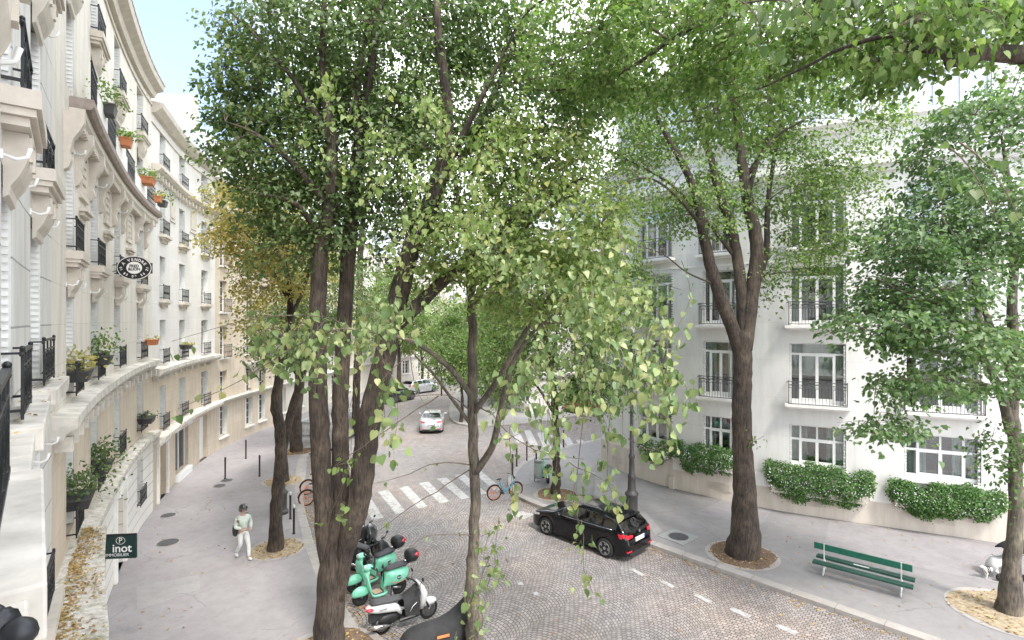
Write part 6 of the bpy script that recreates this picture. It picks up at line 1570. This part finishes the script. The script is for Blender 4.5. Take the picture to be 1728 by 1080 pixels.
def lamp_post(label, px, py, h, z=0):
    p = at(px, py, z); t = thing('street_lamp', label, 'street lamp', (p.x, p.y, z), 0)
    mb = MB(); mb.lathe([(.30, 0), (.30, .12), (.26, .14), (.24, .2), (.24, .78), (.28, .82), (.28, .88), (.20, .95), (.17, 1.05), (.15, 1.5), (.17, 1.56), (.15, 1.62), (.12, 1.7), (.10, 2.3), (.13, 2.36), (.13, 2.42), (.09, 2.5), (.07, 4), (.055, h-.9), (.09, h-.86), (.06, h-.8)], (0, 0, 0), 16); mb.build('post', 'lamp_iron', t, world=False)
    mb = MB(); mb.lathe([(.11, h-.8), (.20, h-.35), (.21, h-.33)], (0, 0, 0), 6, smooth=False); la = mb.build('lantern', 'globe', t, world=False)
    mb = MB(); mb.lathe([(.24, h-.33), (.22, h-.28), (.10, h-.12), (.05, h-.1), (.04, h)], (0, 0, 0), 12); mb.build('lamp_cap', 'lamp_iron', la, world=False)
lamp_post('tall dark cast iron street lamp behind the black car', 1066, 868, 8.3)
lamp_post('dark cast iron street lamp behind the thin tree by the walking person', 474, 866, 7.6)
p = at(745, 668); t = thing('street_lamp', 'white globe lamp on a thin post far down the street', 'street lamp', (p.x, p.y, 0))
mb = MB(); mb.tube([(0, 0, 0), (0, 0, 4.6)], [.09, .05], 10); mb.build('post', 'lamp_iron', t, world=False); mb = MB(); mb.ball((0, 0, 4.85), .36, 16, 10); mb.build('globe', 'globe', t, world=False)
# bench
def bench():
    zb = .45; a, b = at(1371, 947, .42), at(1541, 992, .42); d = (b-a); L = d.length; an = math.atan2(d.y, d.x)
    t = thing('park_bench', 'dark green double slatted bench with white iron legs on the right pavement', 'bench', (a.x, a.y, 0), an)
    for y0, y1, nm in ((-.06, .20, 'seat'), (.48, .74, 'seat')):
        mb = MB(); w3 = (y1-y0)/2
        for k in range(2): mb.box(0, L, y0+k*w3+.004, y0+(k+1)*w3-.006, .375, .44)
        mb.build('seat', 'bench_slat', t, world=False, bevel=.008)
    mb = MB(); mb.box(-.02, L-.04, .32, .355, .73, .92); mb.build('backrest', 'bench_green', t, world=False, bevel=.008)
    for x in (.26, L-.30):
        mb = MB(); mb.bar((x, .34, 0), (x, .34, .93), .045, .03); mb.tube([(x, -.02, .385), (x, .2, .37), (x, .34, .30)], .02, 6); mb.tube([(x, .69, .385), (x, .48, .37), (x, .34, .30)], .02, 6)
        mb.tube([(x, .34, .2), (x, .2, .12), (x, .12, .0)], .024, 6); mb.tube([(x, .34, .2), (x, .48, .12), (x, .56, .0)], .024, 6); mb.box(x-.03, x+.03, .355, .375, .72, .92); mb.build('leg', 'bench_iron', t, world=False)
    mb = MB(); mb.box(L*.40, L*.56, .53, .60, .4405, .442); mb.build('painted_mark', 'frame_white', t, world=False)
bench()
# utility cabinet, litter bag, kick scooters
p = at(990, 838); t = thing('utility_cabinet', 'low grey metal cabinet on the pavement behind the black car', 'cabinet', (p.x, p.y, 0), R(-8))
mb = MB(); mb.box(-.48, .36, 0, .34, .06, 1.0); mb.build('body', 'cabinet_grey', t, world=False, bevel=.01)
mb = MB(); mb.box(-.46, -.065, -.012, -.001, .12, .94); mb.box(-.055, .34, -.012, -.001, .12, .94); mb.build('door', 'cabinet_grey', t, world=False)
mb = MB(); mb.box(-.50, .38, -.02, .36, 1.0, 1.04); mb.build('lid', 'cabinet_grey', t, world=False)
p = at(909, 812); t = thing('litter_bag', 'clear litter bag hanging in a metal ring beside the young tree', 'litter bin', (p.x, p.y, 0))
mb = MB(); mb.tube([(-.2, 0, 0), (-.2, 0, 1.15)], .03, 8); mb.tube([(.2*math.cos(a), .2*math.sin(a), .95) for a in np.linspace(0, 6.28, 17)], .018, 6, False); mb.lathe([(.20, 1.0), (.22, 1.03), (.03, 1.06)], (0, 0, 0), 14); mb.build('holder', 'cabinet_grey', t, world=False)
mb = MB(); mb.lathe([(.19, .94), (.20, .7), (.21, .4), (.17, .16), (.04, .1)], (0, 0, 0), 16); mb.build('bag', 'curtain_green', t, world=False)
p = at(925, 818); t = thing('parked_moped', 'small green and black moped standing behind the young tree', 'moped', (p.x, p.y+.2, 0), R(100))
moto_wheel(t, .95, .2, .1); moto_wheel(t, 0, .2, .1)
mb = MB(); mb.ball((.15, 0, .5), (.34, .17, .2), 14, 9); mb.box(.4, .8, -.13, .13, .2, .26); mb.tube([(.95, 0, .3), (.85, 0, .95)], [.06, .05], 8); mb.build('body', 'mint', t, world=False)
mb = MB(); mb.ball((.15, 0, .72), (.3, .13, .07), 12, 8); mb.ball((-.2, 0, .85), (.18, .18, .16), 12, 8); mb.tube([(.8, -.3, .98), (.85, 0, .98), (.8, .3, .98)], .02, 6); mb.build('seat', 'black_plastic', t, world=False)
# builders' skip and barriers beyond the left trees
a = at(507, 758); b = at(541, 760); t = thing('builders_skip', 'grey open steel skip behind the leaning trees on the left', 'skip', (a.x, a.y, 0), R(-1))
W_ = 2.0; mb = MB(); r0 = [(0, 0), (W_, 0), (W_, 4.6), (0, 4.6)]
for q in ((0, W_, 0, .08), (0, W_, 4.5, 4.58), (0, .08, .083, 4.497), (W_-.08, W_, .083, 4.497)): mb.box(q[0], q[1], q[2], q[3], .06, 1.72)
mb.box(.08, W_-.08, .08, 4.5, .06, .5)
mb.build('body', 'skip_grey', t, world=False)
mb = MB()
for x in np.linspace(0, W_-.08, 4): mb.box(x, x+.08, -.05, -.003, .06, 1.66)
for z in (.9, 1.66): mb.box(-.02, W_+.02, -.06, -.003, z, z+.08)
mb.build('ribs', 'skip_grey', t, world=False)
for k in range(3):
    q0 = at(548+k*22, 753-k*10, RD); q1 = at(568+k*22, 744-k*10, RD); d = q1-q0; L_ = d.length*.96
    t = thing('site_barrier', ['white mesh site barrier at the near corner of the skip', 'middle one of the three white mesh site barriers', 'white mesh site barrier farthest up the street'][k], 'barrier', (q0.x+.4, q0.y, RD), math.atan2(d.y, d.x), 'white site barriers along the road')
    mb = MB()
    for x in (0, L_): mb.bar((x, 0, 0), (x, 0, 2.0), .05)
    for z in (.1, 1.05, 2.0): mb.bar((0, 0, z), (L_, 0, z), .04)
    for i in range(1, 14): mb.bar((L_*i/14, 0, .1), (L_*i/14, 0, 2.0), .014)
    mb.build('frame', 'frame_white', t, world=False)
    mb = MB(); mb.box(.05, L_-.05, -.012, .0, .12, 1.0); mb.build('panel', 'skip_grey', t, world=False)
# manhole covers
def manhole(label, px, py, r, sq=False):
    p = at(px, py); t = thing('manhole_cover', label, 'manhole cover', (p.x, p.y, .012), R(40), 'manhole covers in the pavements')
    mb = MB()
    if sq: mb.box(-r*1.5, r*1.5, -r*1.5, r*1.5, -.003, .004)
    else: mb.lathe([(r*1.12, -.004), (r*1.12, .003)], (0, 0, 0), 26)
    mb.build('rim', 'kerb' if not sq else 'cabinet_grey', t, world=False)
    mb = MB(); mb.lathe([(r, .005), (r, .009), (r*.9, .009)], (0, 0, 0), 26)
    for k in range(-3, 4):
        x = k*r*.22; h = math.sqrt(max(0, (r*.85)**2-x*x)); mb.box(x-.02, x+.02, -h, h, .0095, .014)
    mb.build('lid', 'iron_grey', t, world=False)
manhole('round iron manhole cover in the left pavement, nearest the camera', 284, 916, .33)
manhole('small round cover in the left pavement, left one of the pair by the dark bollard', 371, 820, .26)
manhole('small round cover in the left pavement, right one of the pair by the dark bollard', 383, 811, .26)
manhole('round cover in the left pavement by the door of the near house', 284, 870, .26)
manhole('round cover set in a square frame on the right pavement near the black car', 1145, 906, .36, True)

# ------------------------------------------------------------------ signs
simple('sign_black', (.015, .016, .018), .4, var=.1); simple('sign_green', (.010, .035, .032), .35, var=.1); simple('letter_white', (.82, .82, .82), .6, var=.02)
c = at3(227, 452, 16.2); t = thing('for_sale_sign', 'oval black and white for sale sign hanging out from the balcony house', 'sign', c, math.atan2(-c.x, c.y)*0+R(8))
mb = MB(); n = 40; a_, b_ = .49, .365
P_ = [(a_*math.cos(q), b_*math.sin(q)) for q in np.linspace(0, 2*math.pi, n+1)[:-1]]
mb.add([(x, -.015, z) for x, z in P_]+[(x, .015, z) for x, z in P_], [tuple(range(n)), tuple(range(2*n-1, n-1, -1))]+[(i, n+i, n+(i+1) % n, (i+1) % n) for i in range(n)])
bd = mb.build('board', 'sign_black', t, world=False)
mb = MB(); mb.box(-.50, .50, -.014, .014, -.17, .15); mb.build('side_tabs', 'sign_black', t, world=False)
def ring(x_, z_, rx, rz_, w_, y=-.017):
    m = 36; q = np.linspace(0, 2*math.pi, m+1); mb = MB()
    mb.add([(x_+(rx-w_*k)*math.cos(a), y, z_+(rz_-w_*k)*math.sin(a)) for a in q for k in (0, 1)], [(2*i, 2*i+1, 2*i+3, 2*i+2) for i in range(m)]); return mb
ring(0, 0, .485, .36, .02, -.0152).build('white_edge', 'letter_white', bd, world=False)
mb = MB(); mb.add([(.22*math.cos(q), -.018, .185*math.sin(q)) for q in np.linspace(0, 2*math.pi, 33)[:-1]], [tuple(range(32))]); mb.build('white_disc', 'letter_white', bd, world=False)
def put(me, par, x, z, y=-.020, rot=0):
    o = bpy.data.objects.new('lettering', me); COL.objects.link(o); o.parent = par; o.location = (x, y, z); o.rotation_euler = (math.pi/2, rot, 0); return o
put(text_mesh('FRED', .115, 'sign_black', .001, bold=.004), bd, 0, .05, -.021); put(text_mesh('&LION', .115, 'sign_black', .001, bold=.004), bd, 0, -.045, -.021)
def arc_text(s_, r, zc, up, size, par):
    n = len(s_); sp = size*.80
    for i, ch in enumerate(s_):
        if ch == ' ': continue
        a = (i-(n-1)/2)*sp/r; me = text_mesh(ch, size, 'letter_white', .001, bold=.003)
        if up: put(me, par, r*math.sin(a)*1.12, zc+r*math.cos(a)*.82, -.021, a*.9)
        else: put(me, par, r*math.sin(a)*1.15, zc-r*math.cos(a)*.86, -.021, -a*.9)
arc_text('À VENDRE', .30, .0, True, .115, bd); arc_text('01 83 09 26 21', .325, .015, False, .095, bd)
mb = MB()
for z in (-.1, .1): mb.bar((-.48, 0, z), (-.75, .25, z), .02)
mb.build('bracket', 'iron', t, world=False)
c = at3(203, 922, 12.2); t = thing('estate_agent_sign', 'square dark green sign with white lettering sticking out past the near mossy ledge', 'sign', c, R(6))
mb = MB(); mb.box(-.42, .35, -.025, .025, -.27, .25); bd = mb.build('board', 'sign_green', t, world=False)
put(text_mesh('inot', .26, 'letter_white', .001, bold=.004), bd, .05, -.04, -.027); put(text_mesh('IMMOBILIER', .095, 'letter_white', .001), bd, -.05, -.185, -.027)
ring(.02, .14, .10, .085, .010, -.027).build('logo_ring', 'letter_white', bd, world=False)
put(text_mesh('P', .16, 'letter_white', .001), bd, .02, .14, -.028)
mb = MB(); mb.bar((-.42, 0, .27), (.35, 0, .27), .03); mb.bar((-.9, 0, .27), (-.42, 0, .27), .03); mb.build('bracket', 'iron', t, world=False)
# ================================================================== people and the dog
simple('skin', (.52, .33, .25), .55, var=.06); simple('hair_dark', (.03, .02, .015), .6); simple('hair_red', (.45, .16, .06), .6); simple('jacket_mint', (.58, .64, .58), .8, var=.08, bmp=.3); simple('trousers_white', (.72, .72, .70), .85, var=.08, bmp=.3)
simple('helmet', (.02, .02, .022), .15, coat=1.0); simple('trousers_dark', (.03, .035, .05), .85, var=.2); simple('coat_dark', (.05, .05, .055), .85, var=.2); simple('shoe', (.6, .6, .58), .6); simple('fur_white', (.75, .72, .68), .9, var=.08, bmp=.3); simple('shoe_dark', (.03, .03, .03), .6)
def skinned(name, nodes, edges, mat_, parent, sub=1, root=0):
    """one continuous surface grown over a jointed skeleton"""
    me = bpy.data.meshes.new(name); me.from_pydata([n[0] for n in nodes], edges, []); me.materials.append(M[mat_])
    o = bpy.data.objects.new(name, me); COL.objects.link(o); o.parent = parent
    bm_ = bmesh.new(); bm_.from_mesh(me); bm_.verts.layers.skin.verify(); bm_.to_mesh(me); bm_.free()
    m = o.modifiers.new('skin', 'SKIN'); m.use_smooth_shade = True
    for i, n in enumerate(nodes):
        r = n[1]; me.skin_vertices[0].data[i].radius = (r, r) if not hasattr(r, '__len__') else r
        me.skin_vertices[0].data[i].use_root = (i == root)
    s_ = o.modifiers.new('sub', 'SUBSURF'); s_.levels = sub; s_.render_levels = sub
    return o
def person(label, loc, rz, pose, top, bottom, shoe, skin='skin', hair='hair_dark', helmet=False):
    """faces +x; joints given for a 1.74 m figure"""
    t = thing('person', label, 'person', loc, rz)
    J = dict(pelvis=(0, 0, .93), waist=(0, 0, 1.06), chest=(.01, 0, 1.28), shoulders=(0, 0, 1.42), neck=(.01, 0, 1.50), head0=(.02, 0, 1.58), head=(.03, 0, 1.66), crown=(.02, 0, 1.73),
             hipL=(0, .09, .90), hipR=(0, -.09, .90), shL=(0, .18, 1.40), shR=(0, -.18, 1.40)); J.update(pose)
    order = [('pelvis', (.13, .11)), ('waist', (.12, .10)), ('chest', (.145, .11)), ('shoulders', (.10, .08)), ('neck', .052), ('head0', (.068, .075)), ('head', (.078, .09)), ('crown', (.055, .06)),
             ('hipL', .085), ('kneeL', .055), ('ankleL', .036), ('toeL', .032), ('hipR', .085), ('kneeR', .055), ('ankleR', .036), ('toeR', .032),
             ('shL', .055), ('elL', .040), ('wrL', .026), ('paL', (.036, .018)), ('shR', .055), ('elR', .040), ('wrR', .026), ('paR', (.036, .018))]
    idx = {k: i for i, (k, _) in enumerate(order)}; nodes = [(J[k], r) for k, r in order]
    E = [(idx[a], idx[b]) for a, b in (('pelvis', 'waist'), ('waist', 'chest'), ('chest', 'shoulders'), ('shoulders', 'neck'), ('neck', 'head0'), ('head0', 'head'), ('head', 'crown'), ('pelvis', 'hipL'), ('hipL', 'kneeL'), ('kneeL', 'ankleL'), ('ankleL', 'toeL'),
         ('pelvis', 'hipR'), ('hipR', 'kneeR'), ('kneeR', 'ankleR'), ('ankleR', 'toeR'), ('shoulders', 'shL'), ('shL', 'elL'), ('elL', 'wrL'), ('wrL', 'paL'), ('shoulders', 'shR'), ('shR', 'elR'), ('elR', 'wrR'), ('wrR', 'paR'))]
    for s_ in 'LR':
        pa = Vector(J['pa'+s_]); wr = Vector(J['wr'+s_]); d = (pa-wr).normalized(); sd_ = d.cross(Vector((0, 0, 1)))
        if sd_.length < .3: sd_ = Vector((1, 0, 0))
        sd_.normalize(); cu = d.cross(sd_)
        for k, (off, ln) in enumerate(((-.027, .065), (-.009, .078), (.009, .072), (.027, .055))):
            b0 = len(nodes); p0 = pa+sd_*off+d*.02
            nodes += [(tuple(p0), .0095), (tuple(p0+d*ln*.5+cu*.006), .0085), (tuple(p0+d*ln*.85+cu*.026), .007)]; E += [(idx['pa'+s_], b0), (b0, b0+1), (b0+1, b0+2)]
        b0 = len(nodes); p0 = wr+d*.03-sd_*.035; nodes += [(tuple(p0), .011), (tuple(p0+d*.035-sd_*.02+cu*.012), .0095)]; E += [(idx['wr'+s_], b0), (b0, b0+1)]
    body_ = skinned('body', nodes, E, skin, t, 1)
    def V(k): return Vector(J[k])
    cl = [(J['pelvis'], (.15, .13)), (J['waist'], (.145, .125)), (J['chest'], (.19, .15)), (J['shoulders'], (.14, .115)), (tuple(V('neck')-Vector((0, 0, .025))), .068)]
    ce = [(0, 1), (1, 2), (2, 3), (3, 4)]
    for s_ in 'LR':
        b0 = len(cl); cl += [(J['sh'+s_], .088), (J['el'+s_], .07), (tuple(V('wr'+s_).lerp(V('el'+s_), .08)), .042)]; ce += [(3, b0), (b0, b0+1), (b0+1, b0+2)]
    skinned('jacket', cl, ce, top, t)
    cl = [(tuple(V('pelvis')+Vector((0, 0, .05))), (.14, .12)), (J['pelvis'], (.15, .13))]; ce = [(0, 1)]
    for s_ in 'LR':
        b0 = len(cl); cl += [(J['hip'+s_], .105), (tuple(V('hip'+s_).lerp(V('knee'+s_), .5)), .088), (J['knee'+s_], .07), (tuple(V('ankle'+s_).lerp(V('knee'+s_), .02)), .062)]; ce += [(1, b0), (b0, b0+1), (b0+1, b0+2), (b0+2, b0+3)]
    skinned('trousers', cl, ce, bottom, t)
    for s_ in 'LR':
        a, b = V('ankle'+s_), V('toe'+s_); skinned('shoe', [(tuple(a+Vector((-.03, 0, -.02))), .062), (tuple(a.lerp(b, .5)+Vector((0, 0, -.012))), (.060, .052)), (tuple(b+(b-a)*.15), (.055, .045))], [(0, 1), (1, 2)], shoe, t)
    h = V('head')
    mb = MB(); mb.ball(tuple(h+Vector((-.022, 0, .022))), (.108, .092, .115), 16, 10, lambda p: (min(p[0], .45), p[1], max(p[2], -.55 if p[0] < .1 else .25))); mb.build('hair', hair, t, world=False)
    mb = MB(); mb.ball(tuple(h+Vector((.088, 0, -.01))), (.018, .014, .026), 8, 6)
    for sy in (-1, 1): mb.ball(tuple(h+Vector((0, sy*.088, -.01))), (.02, .012, .032), 8, 6)
    mb.build('nose_and_ears', skin, body_, world=False)
    mb = MB()
    for sy in (-1, 1): mb.ball(tuple(h+Vector((.076, sy*.032, .015))), .010, 8, 6)
    mb.build('eyes', 'hair_dark', body_, world=False)
    mb = MB(); mb.ball(tuple(h+Vector((.082, 0, -.05))), (.008, .024, .007), 8, 6); mb.build('mouth', 'hair_red', body_, world=False)
    if helmet:
        mb = MB(); mb.ball(tuple(h+Vector((-.012, 0, .035))), (.165, .145, .16), 20, 12, lambda p: (p[0], p[1], max(p[2], -.62 if p[0] < .25 else .1))); he = mb.build('helmet', 'helmet', t, world=False)
        mb = MB(); mb.tube([tuple(h+Vector((.13*math.cos(a), .125*math.sin(a), .055+.0*a))) for a in np.linspace(-1.1, 1.1, 9)], .014, 5); mb.build('visor_edge', 'metal', he, world=False)
    return t
p = at(410, 943)
walk = dict(kneeL=(.20, .09, .52), ankleL=(.24, .09, .09), toeL=(.38, .10, .05), kneeR=(.02, -.09, .49), ankleR=(-.30, -.09, .17), toeR=(-.20, -.09, .06),
            elL=(-.02, .27, 1.13), wrL=(.20, .16, 1.02), paL=(.26, .12, 1.02), elR=(.02, -.27, 1.13), wrR=(.22, -.13, 1.10), paR=(.27, -.08, 1.11))
t = person('person walking in pale green jacket, white trousers and black helmet on the left pavement', (p.x, p.y, 0), R(-38), walk, 'jacket_mint', 'trousers_white', 'shoe', helmet=True)
q = thing('shoulder_bag', 'black bag with a strap hanging at the hip of the walking person', 'bag', (p.x-.27, p.y+.02, .95), R(-62))
mb = MB(); mb.ball((0, 0, 0), (.20, .09, .18), 12, 8, lambda p: (math.copysign(abs(p[0])**.6, p[0]), p[1], math.copysign(abs(p[2])**.6, p[2]))); mb.build('pouch', 'cloth_black', q, world=False)
mb = MB(); mb.tube([(-.05, .05, .1), (-.09, .15, .32), (-.06, .28, .50), (.05, .38, .53), (.14, .36, .42), (.16, .22, .22), (.10, .06, .1)], .02, 5); mb.build('strap', 'cloth_black', q, world=False)
# right edge: person behind the trunk pushing a stroller, with a small white dog
p = Vector((16.05, 16.35, 0))
w2 = dict(kneeL=(.12, .10, .50), ankleL=(.06, .10, .09), toeL=(.19, .11, .035), kneeR=(-.02, -.09, .49), ankleR=(-.22, -.09, .12), toeR=(-.10, -.09, .05),
          elL=(.12, .24, 1.16), wrL=(.36, .18, 1.06), paL=(.42, .17, 1.06), elR=(.12, -.24, 1.16), wrR=(.36, -.18, 1.06), paR=(.42, -.17, 1.06))
person('person in dark clothes at the right edge pushing a stroller', (p.x+.12, p.y, 0), R(172), w2, 'coat_dark', 'trousers_dark', 'shoe_dark', hair='hair_red')
q = thing('stroller', 'pale stroller with a black hood, half behind the slender tree at the right edge', 'stroller', (15.35, 16.55, 0), R(175))
mb = MB()
for sy in (-.26, .26):
    for x in (-.35, .38): mb.lathe([(.06, -.02), (.12, -.02), (.12, .02), (.06, .02)], (x, sy, .12), 14, 'y')
mb.build('wheels', 'tyre', q, world=False)
mb = MB()
for sy in (-.24, .24): mb.tube([(.38, sy, .12), (.1, sy, .45), (-.3, sy, .80), (-.52, sy, 1.04)], .016, 6); mb.tube([(-.35, sy, .12), (.05, sy, .5), (.25, sy, .62)], .014, 6)
mb.tube([(-.52, -.24, 1.04), (-.54, 0, 1.05), (-.52, .24, 1.04)], .018, 6); mb.build('frame', 'metal', q, world=False)
mb = MB(); mb.loft([[(x, y, z) for y in (-.2, 0, .2)]+[(x+.03, y, z-.16) for y in (.2, 0, -.2)] for x, z in ((-.25, .92), (-.12, .66), (.12, .60), (.34, .58), (.46, .42))]); mb.build('seat', 'frame_white', q, world=False)
mb = MB(); mb.loft([[(-.22+.42*math.sin(b_), .23*math.cos(a), .80+.34*math.sin(a)*math.cos(b_)+.05) for a in np.linspace(0, math.pi, 9)] for b_ in np.linspace(-.5, 1.25, 7)], closed=False, cap=False); mb.build('hood', 'cloth_black', q, world=False)
d0 = at(1672, 976); q = thing('dog', 'small white dog in a dark harness walking beside the stroller', 'dog', (d0.x, d0.y, 0), R(185))
dn = [((-.16, 0, .27), (.06, .065)), ((0, 0, .27), (.062, .07)), ((.15, 0, .28), (.075, .08)), ((.23, 0, .34), .045), ((.29, 0, .39), .052), ((.37, 0, .375), .026),
      ((-.24, 0, .33), .018), ((-.27, 0, .43), .010),
      ((-.17, .05, .20), .035), ((-.24, .05, .12), .016), ((-.20, .05, .02), .014), ((-.17, -.05, .20), .035), ((-.14, -.05, .12), .016), ((-.19, -.05, .02), .014),
      ((.16, .05, .20), .026), ((.18, .05, .10), .015), ((.20, .05, .02), .014), ((.16, -.05, .20), .026), ((.12, -.05, .11), .015), ((.09, -.05, .03), .014)]
bo = skinned('body', dn, [(0, 1), (1, 2), (2, 3), (3, 4), (4, 5), (0, 6), (6, 7), (0, 8), (8, 9), (9, 10), (0, 11), (11, 12), (12, 13), (2, 14), (14, 15), (15, 16), (2, 17), (17, 18), (18, 19)], 'fur_white', q, 1, 1)
mb = MB()
for sy in (-1, 1): mb.loft([[(.27, sy*.035, .43), (.30, sy*.05, .43), (.285, sy*.045, .42)], [(.27, sy*.06, .40), (.29, sy*.065, .39), (.28, sy*.07, .40)]])
mb.build('ears', 'tan', q, world=False)
mb = MB()
for x in (.10, .16): mb.tube([(x, .088*math.cos(a), .28+.092*math.sin(a)) for a in np.linspace(0, 6.28, 15)], .012, 5, False)
mb.build('harness', 'cloth_black', q, world=False)
